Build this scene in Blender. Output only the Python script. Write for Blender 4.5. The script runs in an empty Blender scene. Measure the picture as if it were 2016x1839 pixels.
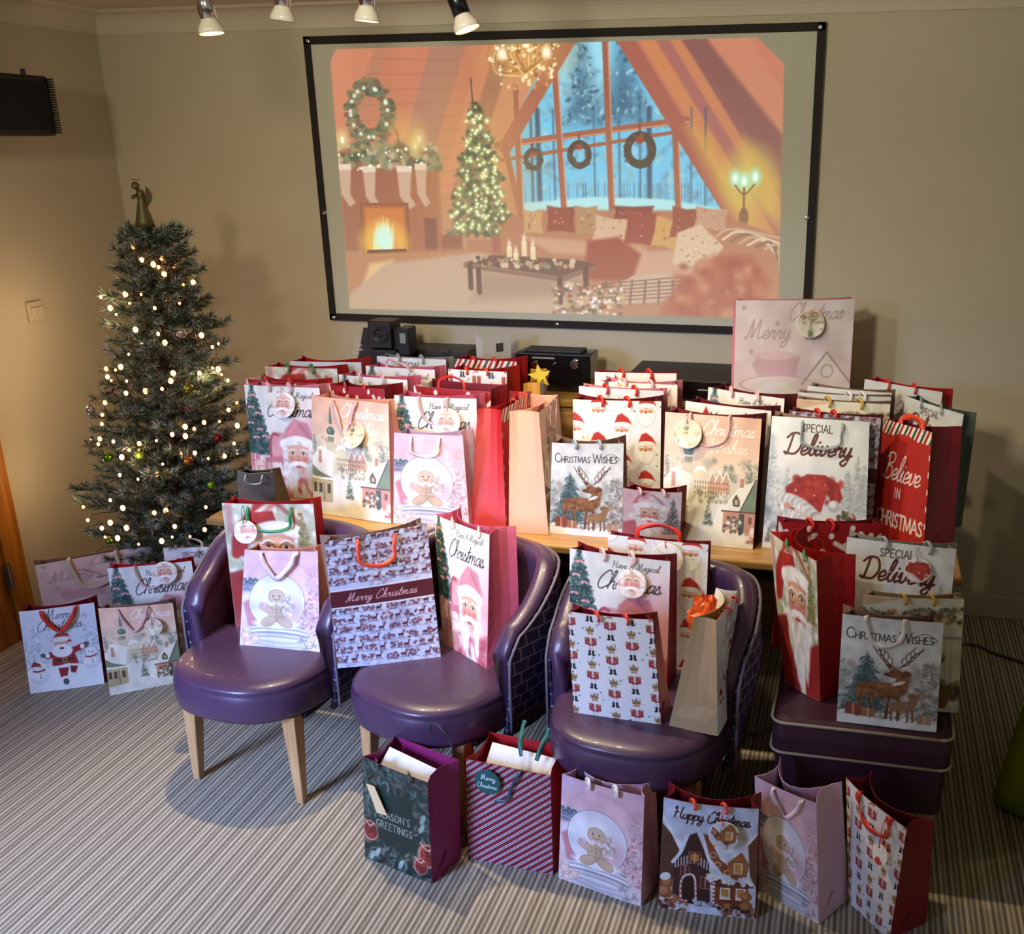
import bpy, math, random
import numpy as np
from mathutils import Vector, Matrix
random.seed(7)
rng = np.random.RandomState(7)
SC = bpy.context.scene
COL = SC.collection

# ------------------------------------------------------------------ camera
FPX, CX, CY, HC = 2050.0, 1225.0, 1000.0, 1.85
RW = np.array([[0.97519196, -0.06953539, 0.2101558],
               [0.22132663, 0.32298326, -0.92016104],
               [-0.00389305, 0.94384673, 0.33036071]])
CAM = np.array([0.0, 0.0, HC])
cd = bpy.data.cameras.new('camera')
cd.sensor_fit = 'HORIZONTAL'
cd.sensor_width = 36.0
cd.lens = FPX / 2016 * 36.0
cd.shift_x = (1008 - CX) / 2016
cd.shift_y = (CY - 919.5) / 2016
cd.clip_start = 0.05
cam = bpy.data.objects.new('camera', cd)
COL.objects.link(cam)
mw = Matrix([[*RW[0], 0], [*RW[1], 0], [*RW[2], HC], [0, 0, 0, 1]])
cam.matrix_world = mw
SC.camera = cam

# ------------------------------------------------------------------ world, daylight, exposure
SC.view_settings.view_transform = 'Standard'
SC.view_settings.look = 'None'
SC.view_settings.exposure = 0.5
SC.view_settings.gamma = 1.0
SC.view_settings.use_curve_mapping = False
SC.cycles.max_bounces = 4
SC.cycles.diffuse_bounces = 2
SC.cycles.caustics_reflective = False
SC.cycles.caustics_refractive = False
SC.cycles.adaptive_threshold = 0.06
w = bpy.data.worlds.new('room_ambient')
SC.world = w
w.use_nodes = True
w.node_tree.nodes['Background'].inputs[0].default_value = (1.0, 0.95, 0.76, 1)
w.node_tree.nodes['Background'].inputs[1].default_value = 0.17


def area_light(name, loc, target, size, power, col, size_y=None):
    d = bpy.data.lights.new(name, 'AREA')
    d.energy = power
    d.color = col
    d.shape = 'RECTANGLE'
    d.size = size
    d.size_y = size_y or size
    d.spread = math.radians(48)
    o = bpy.data.objects.new(name, d)
    COL.objects.link(o)
    o.location = loc
    o.rotation_euler = (Vector(target) - Vector(loc)).to_track_quat('-Z', 'Y').to_euler()
    return o


def spot_light(name, loc, target, power, col, angle, blend=0.5, radius=0.025):
    d = bpy.data.lights.new(name, 'SPOT')
    d.energy = power
    d.color = col
    d.spot_size = math.radians(angle)
    d.spot_blend = blend
    d.shadow_soft_size = radius
    o = bpy.data.objects.new(name, d)
    COL.objects.link(o)
    o.location = loc
    o.rotation_euler = (Vector(target) - Vector(loc)).to_track_quat('-Z', 'Y').to_euler()
    return o


WARM = (1.0, 0.82, 0.54)
# daylight from the window in the wall at the photographer's left
area_light('window_daylight', (-3.0, -0.6, 1.5), (-1.9, 2.2, 0.1), 1.3, 30, (0.38, 0.53, 1.0), 1.5)
# unseen ceiling spots over the photographer; the last two added to brighten the walls
spot_light('unseen_spot', (-1.45, 1.35, 2.3), (-0.55, 3.1, 0.85), 33, WARM, 60, 0.9)
spot_light('unseen_spot', (-2.1, 1.35, 2.3), (-1.5, 3.1, 0.95), 20, WARM, 62, 0.9)
spot_light('unseen_spot', (-0.9, 0.9, 2.28), (-0.75, 4.15, 1.75), 102, (1.0, 0.93, 0.72), 84, 1.0, 0.12)  # added wash over the back wall and screen, no fixture in view
spot_light('unseen_spot', (-2.0, 0.9, 2.28), (-2.7, 4.0, 1.6), 36, (1.0, 0.87, 0.62), 70, 1.0, 0.12)  # second added wash, towards the left corner

# ------------------------------------------------------------------ pixel <-> world helpers (photo pixels, 2016 x 1839)
def wray(p):
    return RW @ np.array([p[0] - CX, -(p[1] - CY), -FPX], float)


def onz(p, z):
    d = wray(p)
    return CAM + (z - HC) / d[2] * d


def ony(p, y):
    d = wray(p)
    return CAM + y / d[1] * d


def onx(p, x):
    d = wray(p)
    return CAM + x / d[0] * d


# ------------------------------------------------------------------ materials
def srgb(c):
    if isinstance(c, str):
        c = [int(c[i:i + 2], 16) / 255 for i in (0, 2, 4)]
    a = np.array(c, float)[:3]
    return tuple(np.where(a <= 0.04045, a / 12.92, ((a + 0.055) / 1.055) ** 2.4))


MATS = {}


def mat(name, col, rough=0.6, metal=0.0, noise=0.06, nscale=25.0, bump=0.0, bscale=200.0, coat=0.0, spec=0.5, sheen=0.0):
    if name in MATS:
        return MATS[name]
    m = bpy.data.materials.new(name)
    m.use_nodes = True
    nt = m.node_tree
    b = nt.nodes['Principled BSDF']
    b.inputs['Roughness'].default_value = rough
    b.inputs['Metallic'].default_value = metal
    b.inputs['Coat Weight'].default_value = coat
    b.inputs['Specular IOR Level'].default_value = spec
    b.inputs['Sheen Weight'].default_value = sheen
    c = srgb(col)
    tc = nt.nodes.new('ShaderNodeTexCoord')
    n = nt.nodes.new('ShaderNodeTexNoise')
    n.inputs['Scale'].default_value = nscale
    n.inputs['Detail'].default_value = 4
    nt.links.new(tc.outputs['Object'], n.inputs['Vector'])
    r = nt.nodes.new('ShaderNodeValToRGB')
    r.color_ramp.elements[0].position = 0.3
    r.color_ramp.elements[1].position = 0.7
    r.color_ramp.elements[0].color = (*[x * (1 - noise) for x in c], 1)
    r.color_ramp.elements[1].color = (*[min(1, x * (1 + noise)) for x in c], 1)
    nt.links.new(n.outputs['Fac'], r.inputs['Fac'])
    nt.links.new(r.outputs['Color'], b.inputs['Base Color'])
    if bump:
        n2 = nt.nodes.new('ShaderNodeTexNoise')
        n2.inputs['Scale'].default_value = bscale
        nt.links.new(tc.outputs['Object'], n2.inputs['Vector'])
        bp = nt.nodes.new('ShaderNodeBump')
        bp.inputs['Strength'].default_value = bump
        bp.inputs['Distance'].default_value = 0.002
        nt.links.new(n2.outputs['Fac'], bp.inputs['Height'])
        nt.links.new(bp.outputs['Normal'], b.inputs['Normal'])
    MATS[name] = m
    return m


def emit_mat(name, col, strength):
    if name in MATS:
        return MATS[name]
    m = bpy.data.materials.new(name)
    m.use_nodes = True
    b = m.node_tree.nodes['Principled BSDF']
    b.inputs['Base Color'].default_value = (*srgb(col), 1)
    b.inputs['Emission Color'].default_value = (*srgb(col), 1)
    b.inputs['Emission Strength'].default_value = strength
    MATS[name] = m
    return m


def print_mat(name='printed_paper', rough=0.42, emission=0.0):
    """paper or screen whose colours come from the mesh's painted colour attribute"""
    if name in MATS:
        return MATS[name]
    m = bpy.data.materials.new(name)
    m.use_nodes = True
    nt = m.node_tree
    b = nt.nodes['Principled BSDF']
    b.inputs['Roughness'].default_value = rough
    a = nt.nodes.new('ShaderNodeAttribute')
    a.attribute_name = 'Col'
    nt.links.new(a.outputs['Color'], b.inputs['Base Color'])
    if emission:
        nt.links.new(a.outputs['Color'], b.inputs['Emission Color'])
        b.inputs['Emission Strength'].default_value = emission
    MATS[name] = m
    return m


def wood_mat(name, c1, c2, rough=0.4, scale=(1.2, 14, 14)):
    if name in MATS:
        return MATS[name]
    m = bpy.data.materials.new(name)
    m.use_nodes = True
    nt = m.node_tree
    b = nt.nodes['Principled BSDF']
    b.inputs['Roughness'].default_value = rough
    tc = nt.nodes.new('ShaderNodeTexCoord')
    mp = nt.nodes.new('ShaderNodeMapping')
    mp.inputs['Scale'].default_value = scale
    n = nt.nodes.new('ShaderNodeTexNoise')
    n.inputs['Scale'].default_value = 3
    n.inputs['Detail'].default_value = 6
    n.inputs['Distortion'].default_value = 0.6
    r = nt.nodes.new('ShaderNodeValToRGB')
    r.color_ramp.elements[0].position = 0.32
    r.color_ramp.elements[1].position = 0.68
    r.color_ramp.elements[0].color = (*srgb(c1), 1)
    r.color_ramp.elements[1].color = (*srgb(c2), 1)
    nt.links.new(tc.outputs['Object'], mp.inputs['Vector'])
    nt.links.new(mp.outputs['Vector'], n.inputs['Vector'])
    nt.links.new(n.outputs['Fac'], r.inputs['Fac'])
    nt.links.new(r.outputs['Color'], b.inputs['Base Color'])
    MATS[name] = m
    return m


# ------------------------------------------------------------------ mesh helpers
class MB:
    """collects shapes, then links them as ONE mesh object"""
    def __init__(s):
        s.v = []
        s.f = []
        s.mi = []

    def add(s, vs, fs, mi=0):
        o = len(s.v)
        s.v += [tuple(map(float, v)) for v in vs]
        s.f += [tuple(i + o for i in f) for f in fs]
        s.mi += [mi] * len(fs)

    def box(s, c, size, mi=0, rot=None, taper=1.0):
        vs = []
        for z in (-.5, .5):
            k = taper if z < 0 else 1.0
            for x, y in ((-.5, -.5), (.5, -.5), (.5, .5), (-.5, .5)):
                p = Vector((x * size[0] * k, y * size[1] * k, z * size[2]))
                if rot is not None:
                    p = rot @ p
                vs.append((p.x + c[0], p.y + c[1], p.z + c[2]))
        s.add(vs, [(3, 2, 1, 0), (4, 5, 6, 7), (0, 1, 5, 4), (1, 2, 6, 5), (2, 3, 7, 6), (3, 0, 4, 7)], mi)

    def box2(s, a, b, mi=0):
        s.box([(a[i] + b[i]) / 2 for i in range(3)], [abs(b[i] - a[i]) for i in range(3)], mi)

    def tube(s, pts, r, n=8, mi=0, cap=True):
        pts = [Vector(p) for p in pts]
        rs = r if isinstance(r, (list, tuple)) else [r] * len(pts)
        vs, fs = [], []
        u = None
        for i, p in enumerate(pts):
            t = (pts[min(i + 1, len(pts) - 1)] - pts[max(i - 1, 0)]).normalized()
            if u is None:
                u = t.orthogonal().normalized()
            else:
                u = (u - t * u.dot(t)).normalized()
            w_ = t.cross(u)
            for k in range(n):
                a = 2 * math.pi * k / n
                vs.append(p + (u * math.cos(a) + w_ * math.sin(a)) * rs[i])
        for i in range(len(pts) - 1):
            for k in range(n):
                fs.append((i * n + k, i * n + (k + 1) % n, (i + 1) * n + (k + 1) % n, (i + 1) * n + k))
        if cap:
            fs.append(tuple(range(n))[::-1])
            fs.append(tuple((len(pts) - 1) * n + k for k in range(n)))
        s.add(vs, fs, mi)

    def lathe(s, c, prof, n=24, mi=0, M=None):
        vs, fs = [], []
        for r, z in prof:
            for k in range(n):
                a = 2 * math.pi * k / n
                p = Vector((r * math.cos(a), r * math.sin(a), z))
                if M is not None:
                    p = M @ p
                vs.append((p.x + c[0], p.y + c[1], p.z + c[2]))
        for i in range(len(prof) - 1):
            for k in range(n):
                fs.append((i * n + k, i * n + (k + 1) % n, (i + 1) * n + (k + 1) % n, (i + 1) * n + k))
        s.add(vs, fs, mi)

    def ball(s, c, r, n=12, mi=0, sz=1.0):
        prof = [(max(1e-5, r * math.sin(math.pi * i / n)), -r * sz * math.cos(math.pi * i / n)) for i in range(n + 1)]
        s.lathe(c, prof, n * 2, mi)

    def build(s, name, mats, parent=None, smooth=False, bevel=0, solid=0, at=None, solid_mi=0):
        at = at if at is not None else (parent_loc(parent) if parent else (0, 0, 0))
        me = bpy.data.meshes.new(name)
        me.from_pydata([(v[0] - at[0], v[1] - at[1], v[2] - at[2]) for v in s.v], [], s.f)
        for m in (mats if isinstance(mats, (list, tuple)) else [mats]):
            me.materials.append(m)
        if any(s.mi):
            me.polygons.foreach_set('material_index', s.mi)
        if smooth:
            me.polygons.foreach_set('use_smooth', [True] * len(s.f))
        me.update()
        o = bpy.data.objects.new(name, me)
        COL.objects.link(o)
        if parent:
            o.parent = parent
        else:
            o.location = at
        if solid:
            md = o.modifiers.new('thickness', 'SOLIDIFY')
            md.thickness = solid
            md.offset = 0
            md.material_offset = solid_mi
        if bevel:
            md = o.modifiers.new('bevel', 'BEVEL')
            md.width = bevel
            md.segments = 3
            md.limit_method = 'ANGLE'
            if smooth is None:
                pass
        return o


ROOTLOC = {}


def parent_loc(p):
    k = p
    x = [0, 0, 0]
    while k is not None:
        for i in range(3):
            x[i] += k.location[i]
        k = k.parent
    return x


def tag(o, label=None, cat=None, group=None, kind=None):
    if label:
        o['label'] = label
    if cat:
        o['category'] = cat
    if group:
        o['group'] = group
    if kind:
        o['kind'] = kind
    return o


def thing(name, loc, label, cat, group=None):
    o = bpy.data.objects.new(name, None)
    o.empty_display_size = 0.05
    COL.objects.link(o)
    o.location = tuple(map(float, loc))
    return tag(o, label, cat, group)


def struct(o):
    o['kind'] = 'structure'
    return o


def copy_tree(o, parent=None):
    c = o.copy()
    COL.objects.link(c)
    if parent:
        c.parent = parent
    for ch in list(o.children):
        copy_tree(ch, c)
    return c


def catmull(pts, n=6):
    P = [np.array(p, float) for p in pts]
    if len(P) < 3:
        return P
    P = [2 * P[0] - P[1]] + P + [2 * P[-1] - P[-2]]
    out = []
    for i in range(1, len(P) - 2):
        for k in range(n):
            t = k / n
            out.append(.5 * ((2 * P[i]) + (-P[i - 1] + P[i + 1]) * t + (2 * P[i - 1] - 5 * P[i] + 4 * P[i + 1] - P[i + 2]) * t * t
                             + (-P[i - 1] + 3 * P[i] - 3 * P[i + 1] + P[i + 2]) * t ** 3))
    out.append(P[-2])
    return out
# ------------------------------------------------------------------ painter: colours worked out point by point for the printed papers
SCRIPT = {
 'a': (.48, '.36,.38 .22,.45 .06,.3 .04,.1 .15,0 .3,.12 .38,.42|.39,.44 .34,.14 .4,0 .5,.08'),
 'c': (.38, '.34,.36 .22,.46 .06,.28 .06,.08 .18,0 .38,.1'),
 'd': (.5, '.36,.36 .22,.45 .06,.3 .04,.1 .15,0 .3,.12 .42,.6 .5,1|.42,.5 .36,.14 .42,0 .52,.08'),
 'e': (.4, '.04,.16 .22,.2 .32,.32 .22,.46 .08,.32 .06,.1 .18,0 .4,.12'),
 'f': (.4, '0,0 .16,.3 .34,.85 .28,1 .18,.8 .14,.2 .06,-.38 .0,-.3|.04,.42 .34,.46'),
 'g': (.46, '.36,.38 .22,.45 .06,.3 .04,.1 .15,0 .3,.12 .38,.42|.38,.42 .32,-.2 .16,-.42 .02,-.28 .2,-.1 .46,.08'),
 'h': (.5, '.02,.1 .2,.5 .3,.95 .22,1 .14,.7 .06,0|.08,.2 .22,.42 .34,.4 .32,.14 .38,0 .5,.08'),
 'i': (.26, '.0,.2 .12,.44 .08,.14 .14,0 .26,.08|.17,.62 .18,.64'),
 'l': (.3, '0,.1 .18,.5 .26,.92 .18,1 .1,.7 .08,.14 .16,0 .3,.1'),
 'm': (.7, '0,.24 .1,.43 .06,0|.07,.16 .2,.42 .32,.4 .27,0|.3,.16 .42,.42 .54,.4 .51,.12 .57,0 .7,.08'),
 'n': (.5, '0,.24 .1,.43 .06,0|.07,.16 .22,.42 .34,.4 .31,.12 .37,0 .5,.08'),
 'o': (.42, '.24,.45 .06,.3 .05,.1 .17,0 .33,.14 .34,.36 .22,.45 .28,.36 .44,.38'),
 'p': (.48, '0,.2 .12,.44 .02,-.4|.1,.2 .24,.44 .38,.34 .34,.08 .2,0 .08,.08|.3,.04 .48,.1'),
 'r': (.36, '0,.2 .1,.46 .12,.36 .26,.42 .22,.14 .26,0 .36,.08'),
 's': (.34, '0,.1 .16,.46 .2,.3 .26,.1 .14,0 .02,.06|.2,.0 .36,.1'),
 't': (.3, '.0,.1 .16,.5 .24,.88|.2,.72 .1,.14 .16,0 .3,.08|.02,.55 .34,.6'),
 'u': (.5, '0,.24 .1,.44 .06,.12 .14,0 .28,.12 .38,.44|.37,.4 .34,.12 .4,0 .5,.08'),
 'v': (.42, '0,.24 .1,.44 .1,.1 .16,0 .3,.14 .34,.42 .32,.46 .42,.38'),
 'w': (.6, '0,.24 .1,.44 .07,.1 .14,0 .26,.12 .3,.4|.3,.4 .27,.1 .34,0 .46,.12 .5,.42 .6,.38'),
 'y': (.46, '0,.24 .1,.44 .06,.14 .14,.02 .28,.14 .36,.44|.36,.42 .3,-.2 .14,-.42 .0,-.28 .2,-.08 .46,.08'),
 'k': (.44, '.02,.1 .2,.5 .28,.95 .2,1 .06,0|.1,.2 .28,.42 .3,.3 .12,.22 .3,0 .44,.06'),
 'A': (.7, '0,0 .2,.3 .5,1 .5,.4 .54,0 .7,.08|.14,.32 .6,.38'),
 'B': (.66, '.12,1.02 .2,.5 .08,0 0,.06|.0,.8 .2,1.02 .5,.98 .52,.7 .2,.54 .5,.46 .56,.16 .34,-.02 .06,.04'),
 'C': (.62, '.62,.8 .54,1 .36,.94 .1,.55 .06,.14 .24,-.06 .5,.1 .62,.2'),
 'D': (.78, '.24,.96 .2,.4 .14,.02 0,.1 .2,.04 .55,.06 .74,.5 .56,.96 .2,1 -.02,.78'),
 'H': (.76, '0,.8 .14,1 .14,.5 .04,0|.62,1 .52,.5 .56,.04 .76,.1|.06,.5 .6,.54'),
 'M': (.95, '-.02,.1 .1,0 .22,.5 .3,1 .34,.5 .38,.06 .56,.6 .68,1 .7,.5 .72,.04 .95,.1'),
 'W': (.95, '0,.85 .14,1 .14,.4 .2,0 .4,.5 .5,.85 .5,.4 .58,0 .8,.5 .86,1'),
}
CAPS = {
 'A': (.66, '0,0 .32,1 .64,0|.12,.34 .52,.34'), 'B': (.56, '.06,0 .06,1 .36,1 .46,.78 .34,.55 .06,.53|.34,.53 .54,.28 .38,0 .06,0'),
 'C': (.66, '.62,.82 .5,.97 .34,1 .12,.82 .04,.5 .12,.17 .34,0 .52,.04 .63,.18'), 'D': (.66, '.06,0 .06,1 .34,1 .6,.75 .6,.25 .34,0 .06,0'),
 'E': (.52, '.5,1 .06,1 .06,0 .5,0|.06,.52 .4,.52'), 'G': (.7, '.62,.84 .34,1 .1,.8 .04,.5 .1,.2 .34,0 .62,.12 .62,.45 .42,.45'),
 'H': (.66, '.06,0 .06,1|.6,0 .6,1|.06,.5 .6,.5'), 'I': (.2, '.1,0 .1,1'), 'L': (.48, '.06,1 .06,0 .46,0'),
 'M': (.8, '.04,0 .1,1 .4,.1 .7,1 .76,0'), 'N': (.68, '.06,0 .06,1 .62,0 .62,1'),
 'O': (.72, '.36,1 .12,.84 .04,.5 .12,.16 .36,0 .6,.16 .68,.5 .6,.84 .36,1'), 'P': (.54, '.06,0 .06,1 .36,1 .5,.75 .36,.48 .06,.46'),
 'R': (.6, '.06,0 .06,1 .36,1 .48,.76 .34,.52 .06,.5|.3,.5 .58,0'), 'S': (.5, '.44,.86 .28,1 .08,.84 .14,.6 .38,.42 .44,.16 .24,0 .04,.14'),
 'T': (.58, '.0,1 .58,1|.29,1 .29,0'), 'V': (.62, '0,1 .31,0 .62,1'), 'W': (.9, '0,1 .22,0 .45,.9 .68,0 .9,1'),
 'Y': (.6, '0,1 .3,.5 .6,1|.3,.5 .3,0'), "'": (.16, '.1,1 .06,.8'), 'Q': (.72, '.36,1 .04,.5 .36,0 .68,.5 .36,1|.44,.2 .7,-.08'),
}


def hexc(c):
    return np.array([int(c[i:i + 2], 16) / 255 for i in (0, 2, 4)]) if isinstance(c, str) else np.array(c, float)


class Canvas:
    """unit-wide sheet, v runs down from 0 to A"""
    def __init__(s, W, A, bg):
        s.W, s.Hh, s.A = W, max(2, int(round(W * A))), A
        s.img = np.zeros((s.Hh, W, 3)) + hexc(bg)
        s.px = 1.0 / W
        s.U, s.V = np.meshgrid((np.arange(W) + .5) / W, (np.arange(s.Hh) + .5) / W)
        s.r = np.random.RandomState(3)

    def box(s, x0, y0, x1, y1):
        a = max(0, int(x0 * s.W) - 1); b = min(s.W, int(x1 * s.W) + 2)
        c = max(0, int(y0 * s.W) - 1); d = min(s.Hh, int(y1 * s.W) + 2)
        return slice(c, d), slice(a, b), (b > a and d > c)

    def mix(s, sl, al, col):
        al = np.clip(al, 0, 1)[..., None]
        s.img[sl] = s.img[sl] * (1 - al) + hexc(col) * al

    def grad(s, stops):
        vs = [a for a, _ in stops]
        for k in range(3):
            s.img[..., k] = np.interp(s.V / s.A, vs, [hexc(c)[k] for _, c in stops])

    def ell(s, cx, cy, rx, ry, col, rot=0, soft=0, a=1, ring=0):
        m = max(rx, ry) + soft + ring + 2 * s.px
        r, c, ok = s.box(cx - m, cy - m, cx + m, cy + m)
        if not ok:
            return
        x = s.U[r, c] - cx; y = s.V[r, c] - cy
        if rot:
            co, si = math.cos(rot), math.sin(rot)
            x, y = x * co + y * si, -x * si + y * co
        k = np.sqrt((x / rx) ** 2 + (y / ry) ** 2)
        d = (k - 1) * min(rx, ry)
        if ring:
            d = np.abs(d) - ring / 2
        s.mix((r, c), a * (.5 - d / (soft + s.px)), col)

    def poly(s, pts, col, soft=0, a=1):
        P = np.array(pts, float)
        m = soft + 2 * s.px
        r, c, ok = s.box(P[:, 0].min() - m, P[:, 1].min() - m, P[:, 0].max() + m, P[:, 1].max() + m)
        if not ok:
            return
        x = s.U[r, c]; y = s.V[r, c]
        ins = np.zeros(x.shape, bool); dm = np.full(x.shape, 9.0)
        for i in range(len(P)):
            ax, ay = P[i]; bx, by = P[(i + 1) % len(P)]
            if ay != by:
                ins ^= ((ay > y) != (by > y)) & (x < (bx - ax) * (y - ay) / (by - ay) + ax)
            L = (bx - ax) ** 2 + (by - ay) ** 2 + 1e-12
            t = np.clip(((x - ax) * (bx - ax) + (y - ay) * (by - ay)) / L, 0, 1)
            dm = np.minimum(dm, (x - ax - t * (bx - ax)) ** 2 + (y - ay - t * (by - ay)) ** 2)
        d = np.sqrt(dm) * np.where(ins, -1, 1)
        s.mix((r, c), a * (.5 - d / (soft + s.px)), col)

    def rect(s, x0, y0, x1, y1, col, a=1, soft=0):
        s.poly([(x0, y0), (x1, y0), (x1, y1), (x0, y1)], col, soft, a)

    def line(s, pts, wd, col, a=1, smooth=False, soft=0):
        if smooth:
            pts = catmull(pts, 5)
        P = np.array([p[:2] for p in pts], float)
        m = wd + soft + 2 * s.px
        r, c, ok = s.box(P[:, 0].min() - m, P[:, 1].min() - m, P[:, 0].max() + m, P[:, 1].max() + m)
        if not ok:
            return
        x = s.U[r, c]; y = s.V[r, c]
        dm = np.full(x.shape, 9.0)
        for i in range(len(P) - 1):
            ax, ay = P[i]; bx, by = P[i + 1]
            L = (bx - ax) ** 2 + (by - ay) ** 2 + 1e-12
            t = np.clip(((x - ax) * (bx - ax) + (y - ay) * (by - ay)) / L, 0, 1)
            dm = np.minimum(dm, (x - ax - t * (bx - ax)) ** 2 + (y - ay - t * (by - ay)) ** 2)
        s.mix((r, c), a * (.5 - (np.sqrt(dm) - wd / 2) / (soft + s.px)), col)

    def splat(s, x0, y0, x1, y1, n, cols, r0, r1, a=.8, inside=None, flat=1.0, rot=None):
        for _ in range(n):
            x = s.r.uniform(x0, x1); y = s.r.uniform(y0, y1)
            if inside is not None and not inside(x, y):
                continue
            q = s.r.uniform(r0, r1)
            s.ell(x, y, q, q * flat * s.r.uniform(.6, 1.3), cols[s.r.randint(len(cols))], rot=s.r.uniform(0, 3.1) if rot is None else rot, a=a, soft=q * .4)

    def fir(s, cx, top, h, wd, cols, n=150, r=.018, a=.75, jag=True):
        def ins(x, y):
            t = (y - top) / h
            k = (t * .8 + .2 * ((t * 6) % 1)) if jag else t
            return abs(x - cx) < wd / 2 * k
        if a > .6:
            s.poly([(cx, top), (cx + wd * .4, top + h), (cx - wd * .4, top + h)], cols[0], soft=.04, a=.75)
        s.splat(cx - wd / 2, top, cx + wd / 2, top + h, n * 3, cols, r * .5, r, a, ins, .5)

    def wash(s, cells, amp, seed=1):
        """watercolour mottling of the ink"""
        q = np.random.RandomState(seed).rand(int(cells * s.A) + 3, cells + 3)
        x = s.U * cells; y = s.V * cells
        i = x.astype(int); j = y.astype(int); fx = x - i; fy = y - j
        fx = fx * fx * (3 - 2 * fx); fy = fy * fy * (3 - 2 * fy)
        n = (q[j, i] * (1 - fx) + q[j, i + 1] * fx) * (1 - fy) + (q[j + 1, i] * (1 - fx) + q[j + 1, i + 1] * fx) * fy
        s.img = np.clip(s.img * (1 + amp * (n[..., None] - .5)), 0, 1)

    def text(s, t, x, y, size, col, wd=.012, font=SCRIPT, slant=.22, gap=.0, rise=0.0, a=1, arc=0.0):
        """(x, y) is the start of the baseline; size is the cap height"""
        x0 = x
        for ch in t:
            if ch == ' ':
                x += size * .34
                continue
            g = font.get(ch) or font.get(ch.lower()) or font.get(ch.upper())
            if not g:
                continue
            for st in g[1].split('|'):
                p = [tuple(map(float, q.split(','))) for q in st.split()]
                dx = x - x0
                pts = [(x + (px + py * slant) * size, y - py * size - rise * dx + arc * dx * dx) for px, py in p]
                s.line(pts, wd, col, a, smooth=(font is SCRIPT and len(pts) > 2))
            x += (g[0] + gap) * size
        return x

    def star(s, cx, cy, r, col, a=1, rot=0.0):
        pts = []
        for k in range(10):
            q = r if k % 2 == 0 else r * .45
            an = rot - math.pi / 2 + k * math.pi / 5
            pts.append((cx + q * math.cos(an), cy + q * math.sin(an)))
        s.poly(pts, col, a=a)


def santa(c, cx, cy, s, hat='c8283a', beard='efe8e0', skin='dca487', long=1.0, glasses=False, side=1):
    """head of a bearded man in a fur-brimmed cap; s is the face half-width"""
    hs = [hat, '%02x%02x%02x' % tuple(int(v * 200) for v in hexc(hat)), '%02x%02x%02x' % tuple(int(min(1, v * 1.15) * 255) for v in hexc(hat))]
    c.poly([(cx - 1.15 * s, cy - .9 * s), (cx - .9 * s, cy - 1.9 * s), (cx - .1 * s * side, cy - 2.7 * s), (cx + .9 * s * side, cy - 2.4 * s), (cx + 1.5 * s * side, cy - 1.2 * s), (cx + 1.2 * s, cy - .8 * s)], hs[0], soft=s * .15)
    c.line([(cx + .2 * s, cy - 2.3 * s), (cx + .9 * s, cy - 1.6 * s), (cx + 1.3 * s, cy - .9 * s)], s * .2, hs[1], .7, soft=s * .2)
    c.line([(cx - .6 * s, cy - 1.7 * s), (cx, cy - 2.3 * s)], s * .25, hs[2], .6, soft=s * .2)
    c.ell(cx, cy + .1 * s, 1.0 * s, 1.15 * s, skin, soft=s * .1)
    c.ell(cx - .1 * s, cy - .35 * s, .6 * s, .3 * s, 'ecc3a4', soft=s * .3, a=.7)
    # beard and side hair
    b2 = ['f8f4ee', 'dcd2c6', beard, 'e8dfd4', 'c9beb2']
    for k in range(46):
        t = c.r.rand(); w_ = (1.25 - .75 * t) * s
        x = cx + c.r.uniform(-1, 1) * w_; y = cy + (.75 + 2.0 * long * t) * s
        c.ell(x, y, .2 * s, .42 * s, b2[c.r.randint(5)], rot=(x - cx) / s * -.3, a=.8, soft=s * .15)
    for sg in (-1, 1):
        for k in range(7):
            c.ell(cx + sg * 1.02 * s, cy - .4 * s + k * .22 * s, .2 * s, .26 * s, b2[k % 5], soft=s * .12)
    # cheeks, nose, eyes
    for sg in (-1, 1):
        c.ell(cx + sg * .52 * s, cy + .22 * s, .26 * s, .2 * s, 'cf7d70', a=.8, soft=s * .15)
        c.ell(cx + sg * .42 * s, cy - .2 * s, .2 * s, .1 * s, 'f0e4da')
        c.ell(cx + sg * .42 * s, cy - .19 * s, .09 * s, .09 * s, '3a2a26')
        c.line([(cx + sg * .18 * s, cy - .4 * s), (cx + sg * .45 * s, cy - .52 * s), (cx + sg * .72 * s, cy - .36 * s)], .11 * s, 'e9ddd0', smooth=True)
        c.line([(cx + sg * .2 * s, cy - .27 * s), (cx + sg * .45 * s, cy - .33 * s), (cx + sg * .64 * s, cy - .2 * s)], .05 * s, '6b4034', .8)
        if glasses:
            c.ell(cx + sg * .42 * s, cy - .14 * s, .3 * s, .27 * s, '8a6a3c', ring=.05 * s)
    c.ell(cx, cy + .18 * s, .17 * s, .24 * s, 'd8907c', soft=s * .1)
    c.ell(cx + .03 * s, cy + .3 * s, .15 * s, .1 * s, 'b9604f', a=.6, soft=s * .1)
    for sg in (-1, 1):
        c.ell(cx + sg * .36 * s, cy + .58 * s, .42 * s, .17 * s, 'f7f2ec', rot=sg * .3, soft=s * .06)
    c.ell(cx, cy + .78 * s, .24 * s, .07 * s, 'a84e48', soft=s * .05)
    # fur brim
    for k in range(13):
        t = k / 12
        c.ell(cx + (-1.15 + 2.3 * t) * s, cy + (-.85 - .28 * math.sin(math.pi * t)) * s, .26 * s, .3 * s, b2[(k * 3) % 5 if (k % 3) else 0], soft=s * .12)
    for k in range(11):
        t = k / 10
        c.ell(cx + (-1.05 + 2.1 * t) * s, cy + (-.98 - .28 * math.sin(math.pi * t)) * s, .2 * s, .2 * s, 'f6f2ea', soft=s * .15)


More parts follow.
